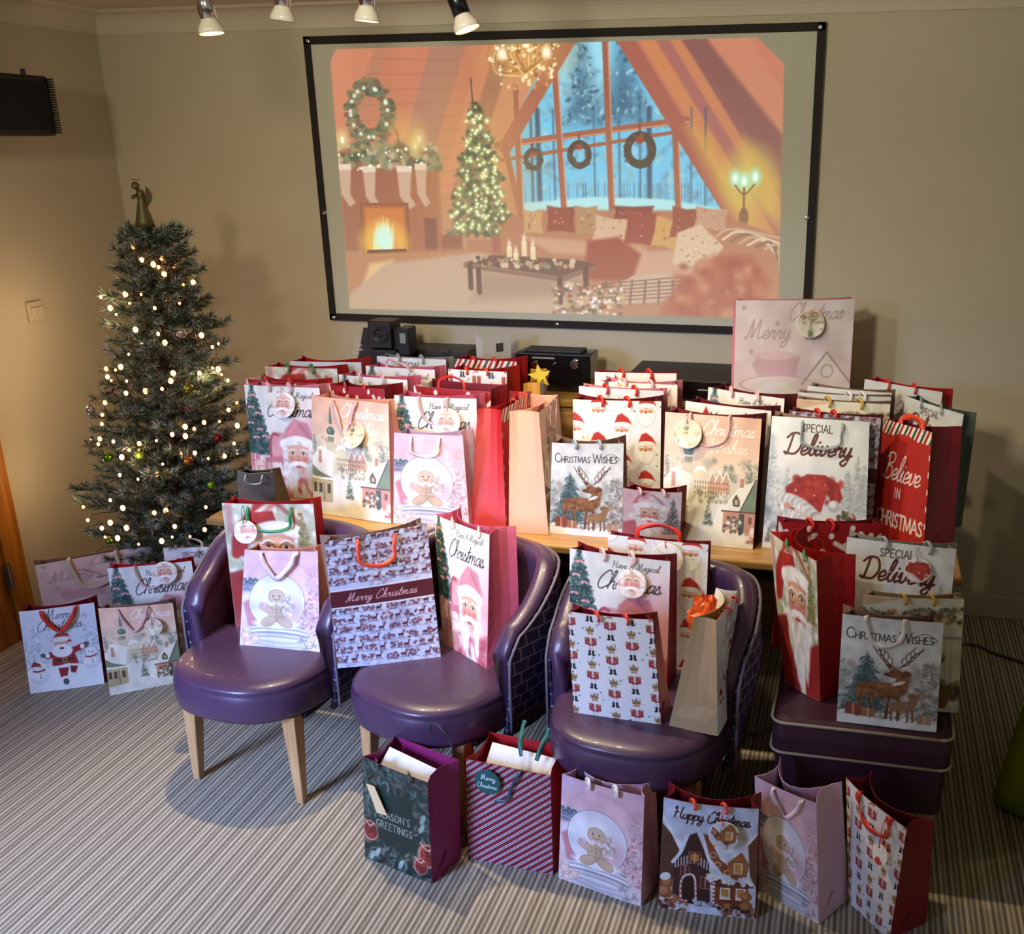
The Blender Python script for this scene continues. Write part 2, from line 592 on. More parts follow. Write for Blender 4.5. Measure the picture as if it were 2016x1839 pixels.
def ddec(c):
    """dark fir hung with pink bows, down the left edge"""
    A = c.A
    g = ['2c4a44', '3c5c54', '54706a', '223a38', '6a837c', '38524e']
    c.fir(.1, -.06, .86 * A / 1.3, .5, g, 420, .026, .9, jag=False)
    c.splat(0, .03, .26, .78, 90, ['dfe6e2', 'c7d2cc'], .003, .006, .9, lambda x, y: x < .06 + .27 * y)
    for x, y in ((.11, .12), (.07, .26), (.16, .33), (.05, .45), (.17, .52), (.11, .62), (.23, .6)):
        for sg in (-1, 1):
            c.ell(x + sg * .022, y, .024, .014, 'e3a2a8', rot=sg * .5)
        c.ell(x, y, .008, .008, 'c97f88')


def paint_A(c):
    c.grad([(0, 'eff0ea'), (.4, 'f4efe6'), (.7, 'f2dcd6'), (1, 'e6b6b4')])
    c.rect(.3, 0, .36, .6, 'dcdcd4', .35, .05)
    c.ell(.95, .75, .3, .5, 'e9a9ac', a=.7, soft=.3)
    ddec(c)
    c.text('Have A Magical', .44, .13, .068, '6a645e', .007)
    c.text('Christmas', .28, .35, .185, '3c3a38', .012, slant=.3, gap=-.06)
    # armchair and parcels
    c.poly([(.28, .98), (.3, .62), (.36, .54), (.6, .56), (.62, 1)], 'dfa0a2', soft=.02)
    c.line([(.29, .9), (.3, .66), (.35, .57), (.41, .58)], .035, 'b55a62', smooth=True)
    c.poly([(.2, .86), (.62, .8), (.6, .95), (.22, .95)], 'cf7e86', soft=.01)
    for x, y, q in ((0, .88, 'cf8088'), (.08, .95, 'e8c4b2'), (.19, .98, 'd99a94'), (.3, .97, 'f0e2d4'), (.0, 1.04, 'd6a08e'), (.13, 1.08, 'b86f74')):
        c.rect(x, y - .06, x + .13, y + .1, q, soft=.004)
        c.line([(x + .065, y - .06), (x + .065, y + .1)], .012, 'f4e4dc')
        c.line([(x, y + .02), (x + .13, y + .02)], .008, 'a85860', .7)
    c.poly([(0, 1.14), (.4, 1.1), (.5, c.A), (0, c.A)], 'c48a84', soft=.04)
    c.poly([(.5, 1.2), (1, 1.0), (1, c.A), (.4, c.A)], 'b95a66', soft=.06)
    c.splat(.4, 1.1, 1, c.A, 60, ['c9707a', 'a84a58', 'd89098'], .02, .05, .5)
    santa(c, .66, .82, .165, hat='d58a92', long=1.35)
    c.wash(9, .12)


def paint_A_small(c):
    c.grad([(0, 'f1e4dc'), (1, 'e4bcb8')])
    c.ell(.1, .2, .3, .4, 'eab9ba', a=.7, soft=.3)
    c.poly([(0, .8), (.25, .7), (.45, 1.3), (0, 1.3)], 'b86470', soft=.05)
    santa(c, .47, .55, .2, hat='d17a86', long=1.4, side=-1)
    c.ell(.16, .62, .07, .07, 'f3ece6', soft=.02)
    c.fir(.86, .16, .85, .38, ['5d665e', '767c70', '8c7a70', '4c544e', 'c7bdb4'], 240, .02, .85)
    c.splat(.7, .3, 1, 1, 40, ['f4ece4', 'e0a0a4'], .005, .011, .9, lambda x, y: abs(x - .86) < (y - .16) * .22)
    c.wash(8, .12)


def paint_B(c, pink=True):
    A = c.A
    c.grad([(0, 'ecc4ae'), (.22, 'efcdb6'), (.45, 'eedfc8'), (.6, 'dcd6c2'), (1, 'e9e6d8')])
    c.splat(.0, .45, 1, .66, 40, ['b9b4a0', 'c9c2b0', 'a3a292'], .02, .05, .35)
    for x, h in ((.04, .2), (.9, .2), (.95, .15), (.66, .12), (.72, .14)):
        c.fir(x, .62 - h, h + .05, .1, ['97998a', '7f8578', 'aaa898'], 40, .014, .6)
    # onion-domed tower
    c.poly([(.255, .12), (.245, .3), (.29, .3), (.275, .12)], '7e9484')
    c.poly([(.262, .0), (.245, .3), (.29, .3), (.272, 0)], '8c9c8a', a=.0)
    c.poly([(.266, .08), (.25, .3), (.285, .3), (.27, .08)], '8a9a86')
    c.ell(.268, .385, .055, .05, '6e8878'); c.ell(.25, .37, .02, .03, 'a4b2a0', a=.7, soft=.01)
    c.poly([(.25, .33), (.287, .33), (.3, .36), (.235, .36)], '7a9080')
    c.rect(.222, .425, .315, .445, 'efe8d8'); c.rect(.225, .44, .312, .52, 'cfc4a8')
    for k in range(5):
        c.rect(.232 + k * .016, .45, .24 + k * .016, .5, '746a56')
    c.poly([(.21, .52), (.33, .52), (.34, .62), (.2, .62)], 'd9ceb4')
    # terrace
    c.poly([(.33, .6), (.42, .54), (.48, .6), (.48, .86), (.33, .84)], 'e2d8bc'); c.poly([(.32, .6), (.36, .53), (.44, .53), (.49, .61), (.42, .57)], 'f4f0e2')
    for x in (.5, .57, .64):
        c.poly([(x - .01, .68), (x + .035, .57), (x + .08, .68), (x + .08, .8), (x - .01, .8)], 'd7b096')
        c.line([(x - .014, .69), (x + .035, .57), (x + .084, .69)], .014, 'f2ece0')
    for y in (.68, .735, .79):
        for k in range(13):
            c.rect(.345 + k * .028, y, .355 + k * .028, y + .03, '96765f', a=.85)
    # snow street
    c.poly([(.36, .86), (.62, .82), (.78, .9), (1, 1.1), (1, A), (0, A), (0, 1.1)], 'ece8da', soft=.03)
    for k in range(7):
        c.line([(.5 - .05 * k + .2, A), (.5 + .01 * k, 1.05), (.5 + .02 * k, .9)], .006, 'cfcab4', .6, smooth=True)
    c.splat(.36, .78, .7, .9, 60, ['a9a28c', '8f8a76', 'e8e4d6', 'c4bca6'], .012, .024, .6)
    # left house
    c.poly([(0, .7), (.12, .56), (.31, .62), (.27, .9), (.06, .84), (0, .86)], 'efe9da')
    c.poly([(0, .78), (.1, .86), (.28, .92), (.27, .98), (0, .9)], '8d967f'); c.rect(.09, .6, .135, .76, 'd3a38e'); c.rect(.08, .58, .145, .61, 'f3efe4')
    c.poly([(0, .92), (.28, .96), (.27, 1.2), (0, 1.22)], 'c6b894'); c.rect(0, .92, .3, .945, 'f4f0e6')
    for x in (.02, .09, .2):
        c.rect(x, .99, x + .045, 1.1, '6d5c46')
    c.rect(.15, .98, .17, 1.18, 'a08c6c')
    # right house
    c.poly([(.66, .96), (.84, .74), (.99, .66), (.99, .62), (1, .64), (1, .98)], '8d9a80'); c.poly([(.64, .97), (.8, .73), (.98, .64), (.84, .98)], 'f0ecdc')
    c.line([(.985, .63), (.83, .98)], .012, '5f4c40'); c.rect(.82, .63, .86, .72, 'cf9b84')
    c.poly([(.75, .86), (.79, .79), (.83, .86), (.83, .92), (.76, .92)], '7b6a54'); c.rect(.775, .85, .81, .9, 'c6b894')
    c.rect(.64, .965, 1, .985, '7d5b4a'); c.rect(.66, .98, 1, 1.18, 'd3a48e'); c.rect(.83, .99, .885, 1.2, '5e6a60')
    for x in (.7, .76, .93):
        c.rect(x, 1.02, x + .035, 1.09, '8e6a58')
    c.splat(.66, 1.05, .86, 1.2, 50, ['857a66', 'f0ece0', 'a88a74', '6a6252'], .012, .024, .85)
    c.splat(.9, 1.12, 1, 1.28, 20, ['d79c86', 'c07f6c', 'efe6da'], .015, .03, .8)
    c.fir(.5, .93, .2, .12, ['6d7a66', '4e5c4c', 'e9e6da'], 60, .012, .9)
    c.text('Christmas', .4, .2, .15, 'fbf4ea', .011, gap=-.04); c.text('Wishes', .48, .38, .14, 'fbf4ea', .009, a=.75)
    c.wash(8, .1, 4)
    c.img = c.img ** 1.3


def paint_C(c):
    A = c.A
    c.grad([(0, 'dcc3dc'), (.2, 'ecc8d0'), (.45, 'e8d6da'), (1, 'ecdfe0')])
    c.ell(.6, .15, .4, .2, 'f0cbd0', a=.7, soft=.2)
    for k in range(34):
        an = -2.55 + k * .058
        x = .5 + .5 * math.cos(an); y = .68 + .56 * math.sin(an)
        c.line([(x, y), (x + .02 * math.cos(an), y + .05 * math.sin(an))], .006, 'c9a2b4', .75)
    c.splat(0, .38, .2, .46, 40, ['6d7f88', '8798a0', '566872'], .01, .02, .8)
    c.rect(0, .45, .2, .56, '8d93a8', soft=.03, a=.7)
    c.line([(0, .5), (.2, .5)], .008, 'dfe2ea')
    # gloved hand
    c.poly([(0, .6), (.12, .62), (.2, .95), (.16, 1.05), (0, .9)], 'ebe4ec', soft=.02)
    c.poly([(.02, .72), (.12, .64), (.22, .9), (.3, 1.08), (.1, 1.02)], 'dd9fa8', soft=.03)
    c.poly([(0, .8), (.06, .95), (.1, 1.06), (0, 1.08)], 'f0d6d8', soft=.02)
    # pink tree on the right
    c.fir(.92, .18, .34, .26, ['dfb4bc', 'cba0ac', 'efd6da'], 90, .014, .6)
    c.splat(.76, .5, 1, 1.12, 260, ['dba6ae', 'c98c98', 'efd2d4', 'e6b9be', 'b87f8a', 'f5e6e6'], .012, .03, .7, flat=.5)
    # base
    for k in range(9):
        y = 1.0 + k * .028
        c.ell(.48, y, .31 + .018 * min(k, 4), .06, ['cfcad4', 'a9a8b4', 'e8e4e8', 'c0bcc6', 'f2f0f2', 'aeaebb', 'dedae0', 'c8c4cc', 'efecef'][k])
    c.rect(.16, 1.2, .84, A, 'd4d0d8', soft=.04, a=.85)
    for k in range(4):
        c.line([(.18, 1.2 + k * .03), (.5, 1.235 + k * .03), (.8, 1.21 + k * .03)], .008, ['b2b0bc', 'ecebee'][k % 2], .8, smooth=True)
    # glass ball
    c.ell(.46, .68, .36, .37, 'e9e4ea', a=.85); c.ell(.4, .56, .24, .2, 'f5f3f2', a=.7, soft=.12)
    c.ell(.6, .8, .2, .2, 'e4c0c8', a=.6, soft=.12); c.ell(.46, .68, .36, .37, 'a79aa8', ring=.01, a=.8); c.ell(.46, .68, .35, .36, 'fbfafa', ring=.008, a=.8)
    c.ell(.46, .98, .3, .06, 'f4f2f4', soft=.02)
    # gingerbread biscuit figure
    gb = 'd8c0a8'
    for x, y, rx, ry, ro in ((.46, .83, .1, .11, 0), (.36, .95, .1, .055, -.45), (.57, .95, .1, .055, .45), (.33, .77, .09, .045, .5), (.6, .77, .09, .045, -.5)):
        c.ell(x, y, rx + .008, ry + .008, 'b49a88', rot=ro); c.ell(x, y, rx, ry, gb, rot=ro)
    c.ell(.46, .61, .108, .1, 'b49a88'); c.ell(.46, .61, .1, .092, 'dcc6b0')
    for x in (.42, .5):
        c.ell(x, .6, .01, .011, '4a3c3a')
    c.line([(.42, .635), (.46, .652), (.5, .635)], .007, '7c5c52', smooth=True)
    for k in range(3):
        c.ell(.46, .78 + k * .045, .008, .008, '8a6458')
    for sg in (-1, 1):
        c.ell(.46 + sg * .045, .71, .045, .03, 'f0e4e0', rot=sg * .4)
    c.splat(.55, .58, .66, .85, 46, ['efe6e0', 'd6c4be', 'f8f4f0', 'c7b2ac'], .014, .026, .8)
    c.splat(.24, .7, .34, .82, 20, ['efe6e0', 'd6c4be', 'e3b9c0'], .012, .022, .7)
    # star biscuits and cones
    for x, y, q in ((.07, 1.16, .09), (.2, 1.2, .08), (.1, 1.27, .07)):
        c.star(x, y, q + .012, 'c79a94', rot=q * 9); c.star(x, y, q, 'e8c8bc', rot=q * 9); c.star(x, y, q * .6, 'f2dcd2', rot=q * 9)
    for x, y in ((.78, 1.18), (.92, 1.24), (.84, 1.28)):
        for k in range(9):
            c.line([(x, y), (x + .055 * math.cos(k * .7), y + .055 * math.sin(k * .7))], .01, ['9a8a94', '7f7480', 'd9ccd2'][k % 3], .8)
    c.wash(8, .1, 5)
    c.img = c.img ** 1.3


def paint_D(c):
    A = c.A
    c.grad([(0, 'dfe2e4'), (.25, 'eceeee'), (.55, 'e2e6e6'), (1, 'f2f2f0')])
    c.splat(0, .55, 1, 1.15, 160, ['a9b4b4', 'c7cccc', 'b9a9a0', '8d9ca0'], .03, .07, .3)
    fg = ['3f5a5c', '54706f', '6f8784', '2f484c', '90a3a0']
    c.fir(.27, .42, .72, .56, fg, 380, .022, .75)
    c.fir(.04, .5, .6, .3, ['8e9c98', '6d7f7e', 'b3bdb8'], 120, .02, .6)
    c.splat(.62, .5, 1, 1.18, 420, ['8a7468', '6c7676', 'a58f80', '5a6464', 'b9aea4', '7c5c50', 'dcd8d2'], .01, .03, .6, lambda x, y: x > .98 - .55 * (y - .42) or x > .82, flat=.35)
    c.splat(0, .95, 1, 1.22, 220, ['5e6464', '7c6a5e', '8f9896', '4a5452', 'c9c6c0'], .01, .03, .55, flat=.5)
    x = c.text('C', .05, .27, .125, '2e2a28', .012, CAPS, 0, .05)
    x = c.text('HRISTMAS', x, .27, .083, '2e2a28', .010, CAPS, 0, .06)
    x = c.text('W', x + .03, .27, .125, '2e2a28', .011, CAPS, 0, .02)
    c.text('ISHES', x, .27, .083, '2e2a28', .011, CAPS, 0, .07)
    c.line([(.74, .18), (.84, .15), (.95, .22), (.9, .24)], .006, '2e2a28', smooth=True)
    # stag
    b = ['8a5a3c', 'a8744c', '6a4430', 'bf8c5e', '5a3a2c']
    body = [(.17, .86), (.22, .78), (.4, .76), (.55, .77), (.6, .66), (.66, .6), (.72, .63), (.7, .76), (.66, .9), (.56, .96), (.3, .95), (.18, .98)]
    c.poly(body, '8f5f40', soft=.015)
    c.splat(.16, .6, .72, .98, 240, b, .015, .035, .55, lambda x, y: (.18 < x < .62 and .78 < y < .95) or (.58 < x < .7 and .62 < y < .9), flat=.5)
    c.poly([(.56, .68), (.52, .62), (.46, .645), (.455, .67), (.5, .69), (.58, .7)], '7a4c36', soft=.006)
    c.poly([(.5, .6), (.56, .57), (.63, .62), (.6, .7), (.53, .69)], '8f5c40', soft=.01)
    c.poly([(.5, .6), (.45, .53), (.53, .56)], '6a4636'); c.ell(.525, .625, .009, .007, '1c1412'); c.ell(.462, .66, .012, .01, '2a1c1a')
    for x, x2 in ((.24, .22), (.32, .34), (.52, .5), (.6, .62)):
        c.line([(x, .93), (x2, 1.06), (x2 - .01, 1.2)], .032, '6a4634', soft=.01); c.line([(x + .012, .93), (x2 + .01, 1.05)], .012, 'a87c58', .7)
    an = '6e4c3c'
    for sg, bx in ((-1, .54), (1, .6)):
        p = [(bx, .57), (bx + sg * .08, .5), (bx + sg * .13, .42), (bx + sg * .16 + .06 * (sg > 0), .34)]
        c.line(p, .016, an, smooth=True)
        for k, (q, l) in enumerate(((.03, .1), (.07, .11), (.11, .1), (.14, .08))):
            x0 = bx + sg * q; y0 = .55 - k * .052
            c.line([(x0, y0), (x0 - sg * .015, y0 - l * .6), (x0 + sg * .01, y0 - l)], .01, an, smooth=True)
            c.line([(x0, y0), (x0 + sg * .05, y0 - .02), (x0 + sg * .08, y0 - .07)], .01, an, smooth=True)
    # hind
    c.poly([(.5, 1.0), (.7, .97), (.76, .88), (.82, .9), (.78, 1.02), (.74, 1.1), (.54, 1.12)], 'a07c5c', soft=.012)
    c.ell(.73, .9, .04, .028, '8e6c50', rot=-.5); c.poly([(.77, .9), (.84, .84), (.8, .92)], '9b7658')
    for x in (.54, .6, .7, .75):
        c.line([(x, 1.08), (x + .005, 1.22)], .02, '7c604a')
    c.ell(.6, .76, .07, .02, 'ecebe6', rot=-.4)
    # parcels, snow
    c.rect(.08, 1.06, .25, 1.2, '8a4a3e'); c.rect(.24, 1.1, .38, 1.21, 'a87658'); c.rect(.3, 1.1, .32, 1.21, 'd8b49a'); c.rect(.15, 1.06, .17, 1.2, 'c88a78')
    c.rect(.8, 1.13, .94, 1.24, 'b3937c'); c.line([(.87, 1.13), (.87, 1.24)], .012, 'dcc0a8')
    c.poly([(0, 1.22), (.3, 1.23), (.6, 1.26), (1, 1.23), (1, A), (0, A)], 'f4f4f2', soft=.03)
    c.wash(12, .12, 6)


def paint_E(c):
    A = c.A
    c.grad([(0, 'e1e6e8'), (.3, 'eef0ee'), (.6, 'd6dadb'), (.8, 'e4e6e6'), (1, 'f2f2f0')])
    for x, t, h, wd in ((.06, .3, .8, .26), (.9, .36, .6, .2), (.97, .42, .5, .2), (.8, .5, .4, .16), (.2, .5, .5, .16)):
        c.fir(x, t, h, wd, ['b9c0c2', 'a7b0b2', 'c9cecf', '9aa4a8'], 150, .02, .45)
    c.splat(0, .9, .3, 1.1, 60, ['8e989e', 'b2b9bd', 'd8dcde'], .02, .05, .5)
    c.text('SPECIAL', .32, .14, .075, '4a3430', .010, CAPS, 0, .1)
    c.text('Delivery', .15, .37, .21, '5e2c28', .022, slant=.2, gap=-.02)
    # gnome
    c.poly([(.14, .86), (.24, .66), (.4, .56), (.58, .56), (.72, .64), (.76, .78), (.72, .86), (.64, .8), (.6, .74), (.56, .92), (.48, 1.02)], 'a8322e', soft=.01)
    c.splat(.2, .56, .74, .88, 120, ['b83c34', '8e2826', 'c4483c'], .02, .045, .4, lambda x, y: y > .6 and (x - .14) > (.84 - y) * .6 and x + y < 1.5)
    c.line([(.6, .62), (.66, .7), (.66, .8)], .03, '7c2220', .6, smooth=True, soft=.02)
    for k in range(16):
        t = k / 15
        c.ell(.17 + .36 * t, .82 + .2 * t * t + .0, .06, .06, ['c8c8ca', 'e8e6e4', 'aeb0b4', 'f2f0ee'][k % 4], soft=.02)
    c.ell(.68, .87, .062, .062, 'bcbcbe'); c.ell(.665, .85, .035, .035, 'eeeeec', soft=.02)
    for k in range(70):
        t = c.r.rand()
        c.ell(.27 + c.r.uniform(-1, 1) * (.12 - .05 * t), .9 + .3 * t, .02, .045, ['f2efec', 'd2d0d0', 'ffffff', 'b8b6b8'][k % 4], a=.8, soft=.01)
    c.ell(.22, .885, .035, .03, 'd9a08a')
    c.poly([(.12, 1.1), (.2, 1.04), (.24, 1.18), (.14, 1.24)], '9e2c2a', soft=.01); c.poly([(.36, 1.02), (.48, 1.06), (.5, 1.2), (.36, 1.2)], '9e2c2a', soft=.01)
    c.ell(.37, 1.06, .04, .04, 'e8e6e4', soft=.01); c.rect(.12, 1.18, .42, A, '8a2826', soft=.02)
    # sack and sleigh
    c.ell(.58, 1.12, .08, .06, 'c0a084', soft=.01); c.poly([(.6, 1.16), (.92, 1.06), (.9, 1.24), (.6, 1.24)], '8c3230', soft=.01)
    c.line([(.9, 1.2), (.97, 1.08), (.95, 1.03), (.91, 1.06)], .014, '4a2420', smooth=True)
    c.splat(.66, .92, .92, 1.14, 90, ['6e7a62', 'a8382e', '8f6a4a', 'e4ddd4', '4e5c48'], .012, .028, .85, lambda x, y: abs(x - .8) < .05 + (y - .9) * .5)
    c.poly([(0, 1.22), (1, 1.24), (1, A), (0, A)], 'f0f0ef', soft=.03)
    c.fir(.06, 1.12, .14, .08, ['5a6460', '7d8884'], 40, .01, .9)
    c.splat(0, 0, 1, 1, 50, ['fbfbfb'], .004, .009, .8)
    c.wash(8, .08, 7)


def stars(c, n, seed=0, col='56534f'):
    q = np.random.RandomState(seed)
    for _ in range(n):
        x, y = q.uniform(0, 1), q.uniform(0, c.A)
        if q.rand() < .4:
            c.star(x, y, .016, col, .75, q.uniform(0, 1))
        else:
            c.ell(x, y, .004, .004, col, a=.8)


def paint_F(c):
    c.grad([(0, 'f3f1ee'), (1, 'f3f1ee')])
    stars(c, 90, 2)
    k = 0
    for col in range(5):
        for row in range(6):
            x = .02 + col * .27; y = .1 + row * .42 - (.21 if col % 2 == 0 else 0)
            if y > c.A + .1:
                continue
            s = .088
            c.ell(x, y + .07, .1, .12, 'cfc8be', soft=.01); c.ell(x, y + .068, .093, .113, 'f8f6f0', soft=.01)
            c.poly([(x - .09, y - .05), (x - .05, y - .15), (x, y - .17), (x + .07, y - .12), (x + .12, y - .04), (x + .08, y - .06)], 'c0392f', soft=.008)
            c.ell(x + .13, y - .035, .022, .02, 'f1ece4'); c.ell(x + .13, y - .035, .022, .02, 'b9b0a6', ring=.004, a=.6)
            c.ell(x, y - .045, .1, .03, 'dad2c6'); c.ell(x, y - .048, .096, .026, 'f9f6f0')
            c.ell(x, y + .015, .072, .04, 'dfae93')
            for sg in (-1, 1):
                c.ell(x + sg * .045, y + .01, .026, .03, 'd58f74', a=.9, soft=.01); c.ell(x + sg * .04, y - .008, .028, .01, 'f4e8dc')
                c.ell(x + sg * .034, y + .05, .042, .018, 'fbfaf6', rot=sg * .35); c.line([(x + sg * .01, y + .064), (x + sg * .07, y + .06)], .004, 'b5a89c', .6)
            c.ell(x, y + .028, .013, .012, '8e4a38')


def paint_G(c):
    c.grad([(0, 'f2f1f0'), (1, 'f2f1f0')])
    stars(c, 110, 5, '4a4c55')
    for col in range(5):
        for row in range(6):
            x = .02 + col * .24 + .0; y = .02 + row * .42 - (.2 if col % 2 else 0)
            if y > c.A + .1:
                continue
            c.poly([(x - .045, y - .03), (x - .05, y - .085), (x - .025, y - .06), (x, y - .1), (x + .025, y - .06), (x + .05, y - .085), (x + .045, y - .03)], 'a08a5c')
            c.ell(x, y - .03, .045, .012, '6d5c40'); c.ell(x, y + .005, .036, .035, 'd9a184'); c.ell(x, y + .03, .036, .022, 'efece8')
            for sg in (-1, 1):
                c.ell(x + sg * .013, y - .002, .005, .005, '2c2624')
            c.rect(x - .04, y + .05, x + .04, y + .15, 'a8384a')
            for sg in (-1, 1):
                c.rect(x + sg * .055 - .014, y + .055, x + sg * .055 + .014, y + .14, 'a8384a'); c.ell(x + sg * .055, y + .06, .02, .014, 'b89248')
                c.rect(x + sg * .02 - .013, y + .15, x + sg * .02 + .013, y + .215, 'ebe4e2'); c.line([(x + sg * .02, y + .15), (x + sg * .02, y + .21)], .003, 'c0a0a0')
                c.rect(x + sg * .02 - .014, y + .205, x + sg * .02 + .014, y + .265, '23262e'); c.ell(x + sg * .028, y + .265, .02, .01, '23262e')
            c.rect(x - .012, y + .05, x + .012, y + .13, 'eadcd4'); c.rect(x - .04, y + .1, x + .04, y + .108, 'c79a50')


def paint_H(c):
    c.grad([(0, 'cfcdb4'), (.3, 'b9bc9e'), (1, '9c9a80')])
    c.splat(0, 0, 1, .8, 150, ['dcdcc8', 'a4ab88', 'f1eedc', '8a946e', 'c4bfa2'], .02, .06, .5)
    c.rect(.02, .0, .12, .35, 'b98c84', .6, .02)
    c.rect(.3, .02, .6, .1, 'f0eee0', .8, .01)
    c.poly([(0, .8), (.3, .72), (.25, c.A), (0, c.A)], '8c2c28', soft=.03)
    c.poly([(0, .95), (.28, .9), (.5, c.A), (.2, c.A)], 'a02c28', soft=.03); c.poly([(.7, .95), (1, .85), (1, c.A), (.62, c.A)], '9c2a26', soft=.03)
    c.poly([(.42, 1.0), (.62, 1.0), (.64, c.A), (.5, c.A)], 'e9dfc8', soft=.02)
    c.poly([(.08, .6), (.12, .3), (.3, .1), (.55, .08), (.6, .25), (.3, .35), (.2, .6)], 'a82e28', soft=.015)
    santa(c, .57, .53, .23, hat='b3352c', beard='eee4d2', skin='c98f70', long=1.3, glasses=True, side=-1)
    c.line([(.1, .58), (.14, .35), (.28, .16)], .1, 'a02a26', .9, smooth=True, soft=.02)
    c.fir(.86, .12, .55, .22, ['7a7c4c', '95935c', '5f683e', 'a88a58'], 140, .02, .85); c.star(.84, .12, .035, 'a8683c')
    c.wash(10, .16, 8)


def paint_I(c):
    c.grad([(0, 'bb2a22'), (1, 'b4281f')])
    c.rect(0, 0, 1, .16, 'b82820')
    for k in range(14):
        x = k * .17 - .2
        for dx, q, wd in ((0, 'f2efe8', .05), (.05, '3c5044', .045), (.095, 'f2efe8', .03)):
            c.poly([(x + dx, .0), (x + dx + wd, .0), (x + dx + wd - .09, .15), (x + dx - .09, .15)], q)
    c.poly([(.0, .3), (.14, .2), (.3, .13), (.5, .11), (.7, .13), (.86, .2), (1, .3), (1, .1), (1, .16), (0, .16)], 'bb2a22', a=0)
    c.ell(.5, .42, .46, .31, 'bb2a22')
    x = c.text('Believe', .14, .62, .28, 'f6ece6', .018, slant=.3, gap=-.05)
    c.text('IN', .42, .8, .1, 'f2dcd4', .014, CAPS, 0, .2)
    c.text('CHRISTMAS', .12, 1.12, .15, 'f2e6de', .022, CAPS, 0, .05)
    for k in range(14):
        y = .16 + k * .09
        if k % 2:
            c.rect(0, y, .02, y + .06, 'f2efe8'); c.rect(.98, y, 1, y + .06, 'f2efe8')


def paint_J(c):
    c.grad([(0, 'a01c20'), (1, '981a1e')])
    for x, y in ((.08, .1), (.3, .06), (.52, .13), (.72, .05), (.9, .12), (.18, .24), (.44, .28), (.66, .22), (.95, .3), (.06, .42), (.34, .46), (.58, .42), (.8, .45),
                 (.2, .62), (.5, .6), (.74, .66), (.1, .8), (.4, .84), (.66, .82), (.92, .86), (.24, 1), (.55, 1.04), (.85, 1.05)):
        c.ell(x, y, .026, .03, 'f3e9e2')
    for x, y, x2, y2 in ((0, .02, .07, .2), (.36, .12, .24, .2), (.56, .2, .74, .3), (.84, .26, 1, .12), (.26, .36, .42, .34), (.1, .3, .14, .36), (.8, .1, .86, .18)):
        c.line([(x, y), (x2, y2)], .045, 'f3ece6')
    for x, y, q in ((.35, .25, .1), (.75, .2, .09), (.2, .14, .07)):
        c.ell(x, y, q, q * 1.2, 'c05048', ring=.006, a=.8)
    c.text('Merry Christmas', .12, .78, .12, 'f3e9e2', .014)


def toile(c, y0, y1, seed):
    q = np.random.RandomState(seed)
    ys = np.arange(y0 + .02, y1, .105)
    for r, y in enumerate(ys):
        for k in range(10):
            x = k * .115 + (.06 if r % 2 else 0) + q.uniform(-.015, .015)
            yy = y + q.uniform(-.01, .01)
            if (k + r) % 2:
                for _ in range(18):
                    c.ell(x + q.uniform(-.056, .056), yy + q.uniform(-.03, .03), .013, .011, ['7a3c44', '6a4a5c', '8f5a5c', '4e3c50'][q.randint(4)], a=.75, soft=.004)
            else:
                c.ell(x, yy, .028, .013, '5c2c34'); c.line([(x + .022, yy - .004), (x + .03, yy - .03)], .013, '5c2c34'); c.ell(x + .036, yy - .033, .011, .006, '5c2c34')
                for dx in (-.02, -.008, .012, .022):
                    c.line([(x + dx, yy + .005), (x + dx + .004, yy + .035)], .005, '5c2c34')
                c.line([(x + .03, yy - .035), (x + .018, yy - .06)], .004, '5c2c34'); c.line([(x + .032, yy - .035), (x + .045, yy - .06)], .004, '5c2c34')
            c.line([(x - .05, yy + .04), (x, yy + .032), (x + .05, yy + .042)], .008, '77707e', .8, smooth=True)


def paint_K(c):
    A = c.A
    c.grad([(0, 'c3c6da'), (1, 'c0c3d8')])
    c.splat(0, 0, 1, A, 420, ['9c95ac', 'b08c94', 'dcdfea', '8c88a4'], .012, .03, .45)
    toile(c, 0, .53, 4); toile(c, .74, A, 8)
    c.rect(-.1, .535, 1.1, .555, 'dfe0e6'); c.rect(-.1, .715, 1.1, .735, 'dfe0e6')
    c.rect(-.1, .55, 1.1, .72, '561c28')
    c.text('Merry Christmas', .14, .67, .088, 'd9b4b4', .0065, slant=.4, gap=.08)


def paint_L(c):
    A = c.A
    c.grad([(0, '142c28'), (1, '12241f')])
    lf = ['2f463c', '41564a', '5c5f54', '3c3430', '55685e', '6a5a50']
    def edge(x, y):
        return x < .22 or x > .78 or y < .3 or y > 1.02
    for k in range(420):
        x, y = c.r.uniform(0, 1), c.r.uniform(0, A)
        if not edge(x, y):
            continue
        c.ell(x, y, .05, .018, lf[c.r.randint(6)], rot=c.r.uniform(0, 3.1), a=.7, soft=.01)
    for x, y, q in ((.1, .9, .12), (.95, .95, .14), (.84, 1.12, .1)):
        c.ell(x, y, q, q * 1.15, 'a86a5e', rot=.4); c.ell(x + .01, y, q * .8, q * .95, '6e2420', rot=.4)
        c.splat(x - q * .6, y - q * .6, x + q * .6, y + q * .6, 26, ['8c3028', 'a04038', '521816'], .012, .02, .9)
        c.line([(x - q * .7, y - q), (x, y - q * .5), (x + q * .5, y - q * .9)], .02, 'cc9484', smooth=True)
    for x, y in ((.2, 1.16), (.12, 1.22), (.55, 1.2), (.9, .5), (.88, .62)):
        c.ell(x, y, .03, .08, '8c9c90', rot=.5, a=.8); c.line([(x - .03, y - .06), (x + .03, y + .06)], .004, 'c0ccc0', .6)
    c.text("SEASON'S", .25, .66, .09, 'a8a894', .008, CAPS, 0, .12); c.text('GREETINGS', .2, .8, .09, 'a8a894', .008, CAPS, 0, .12)
    c.wash(8, .3, 3)


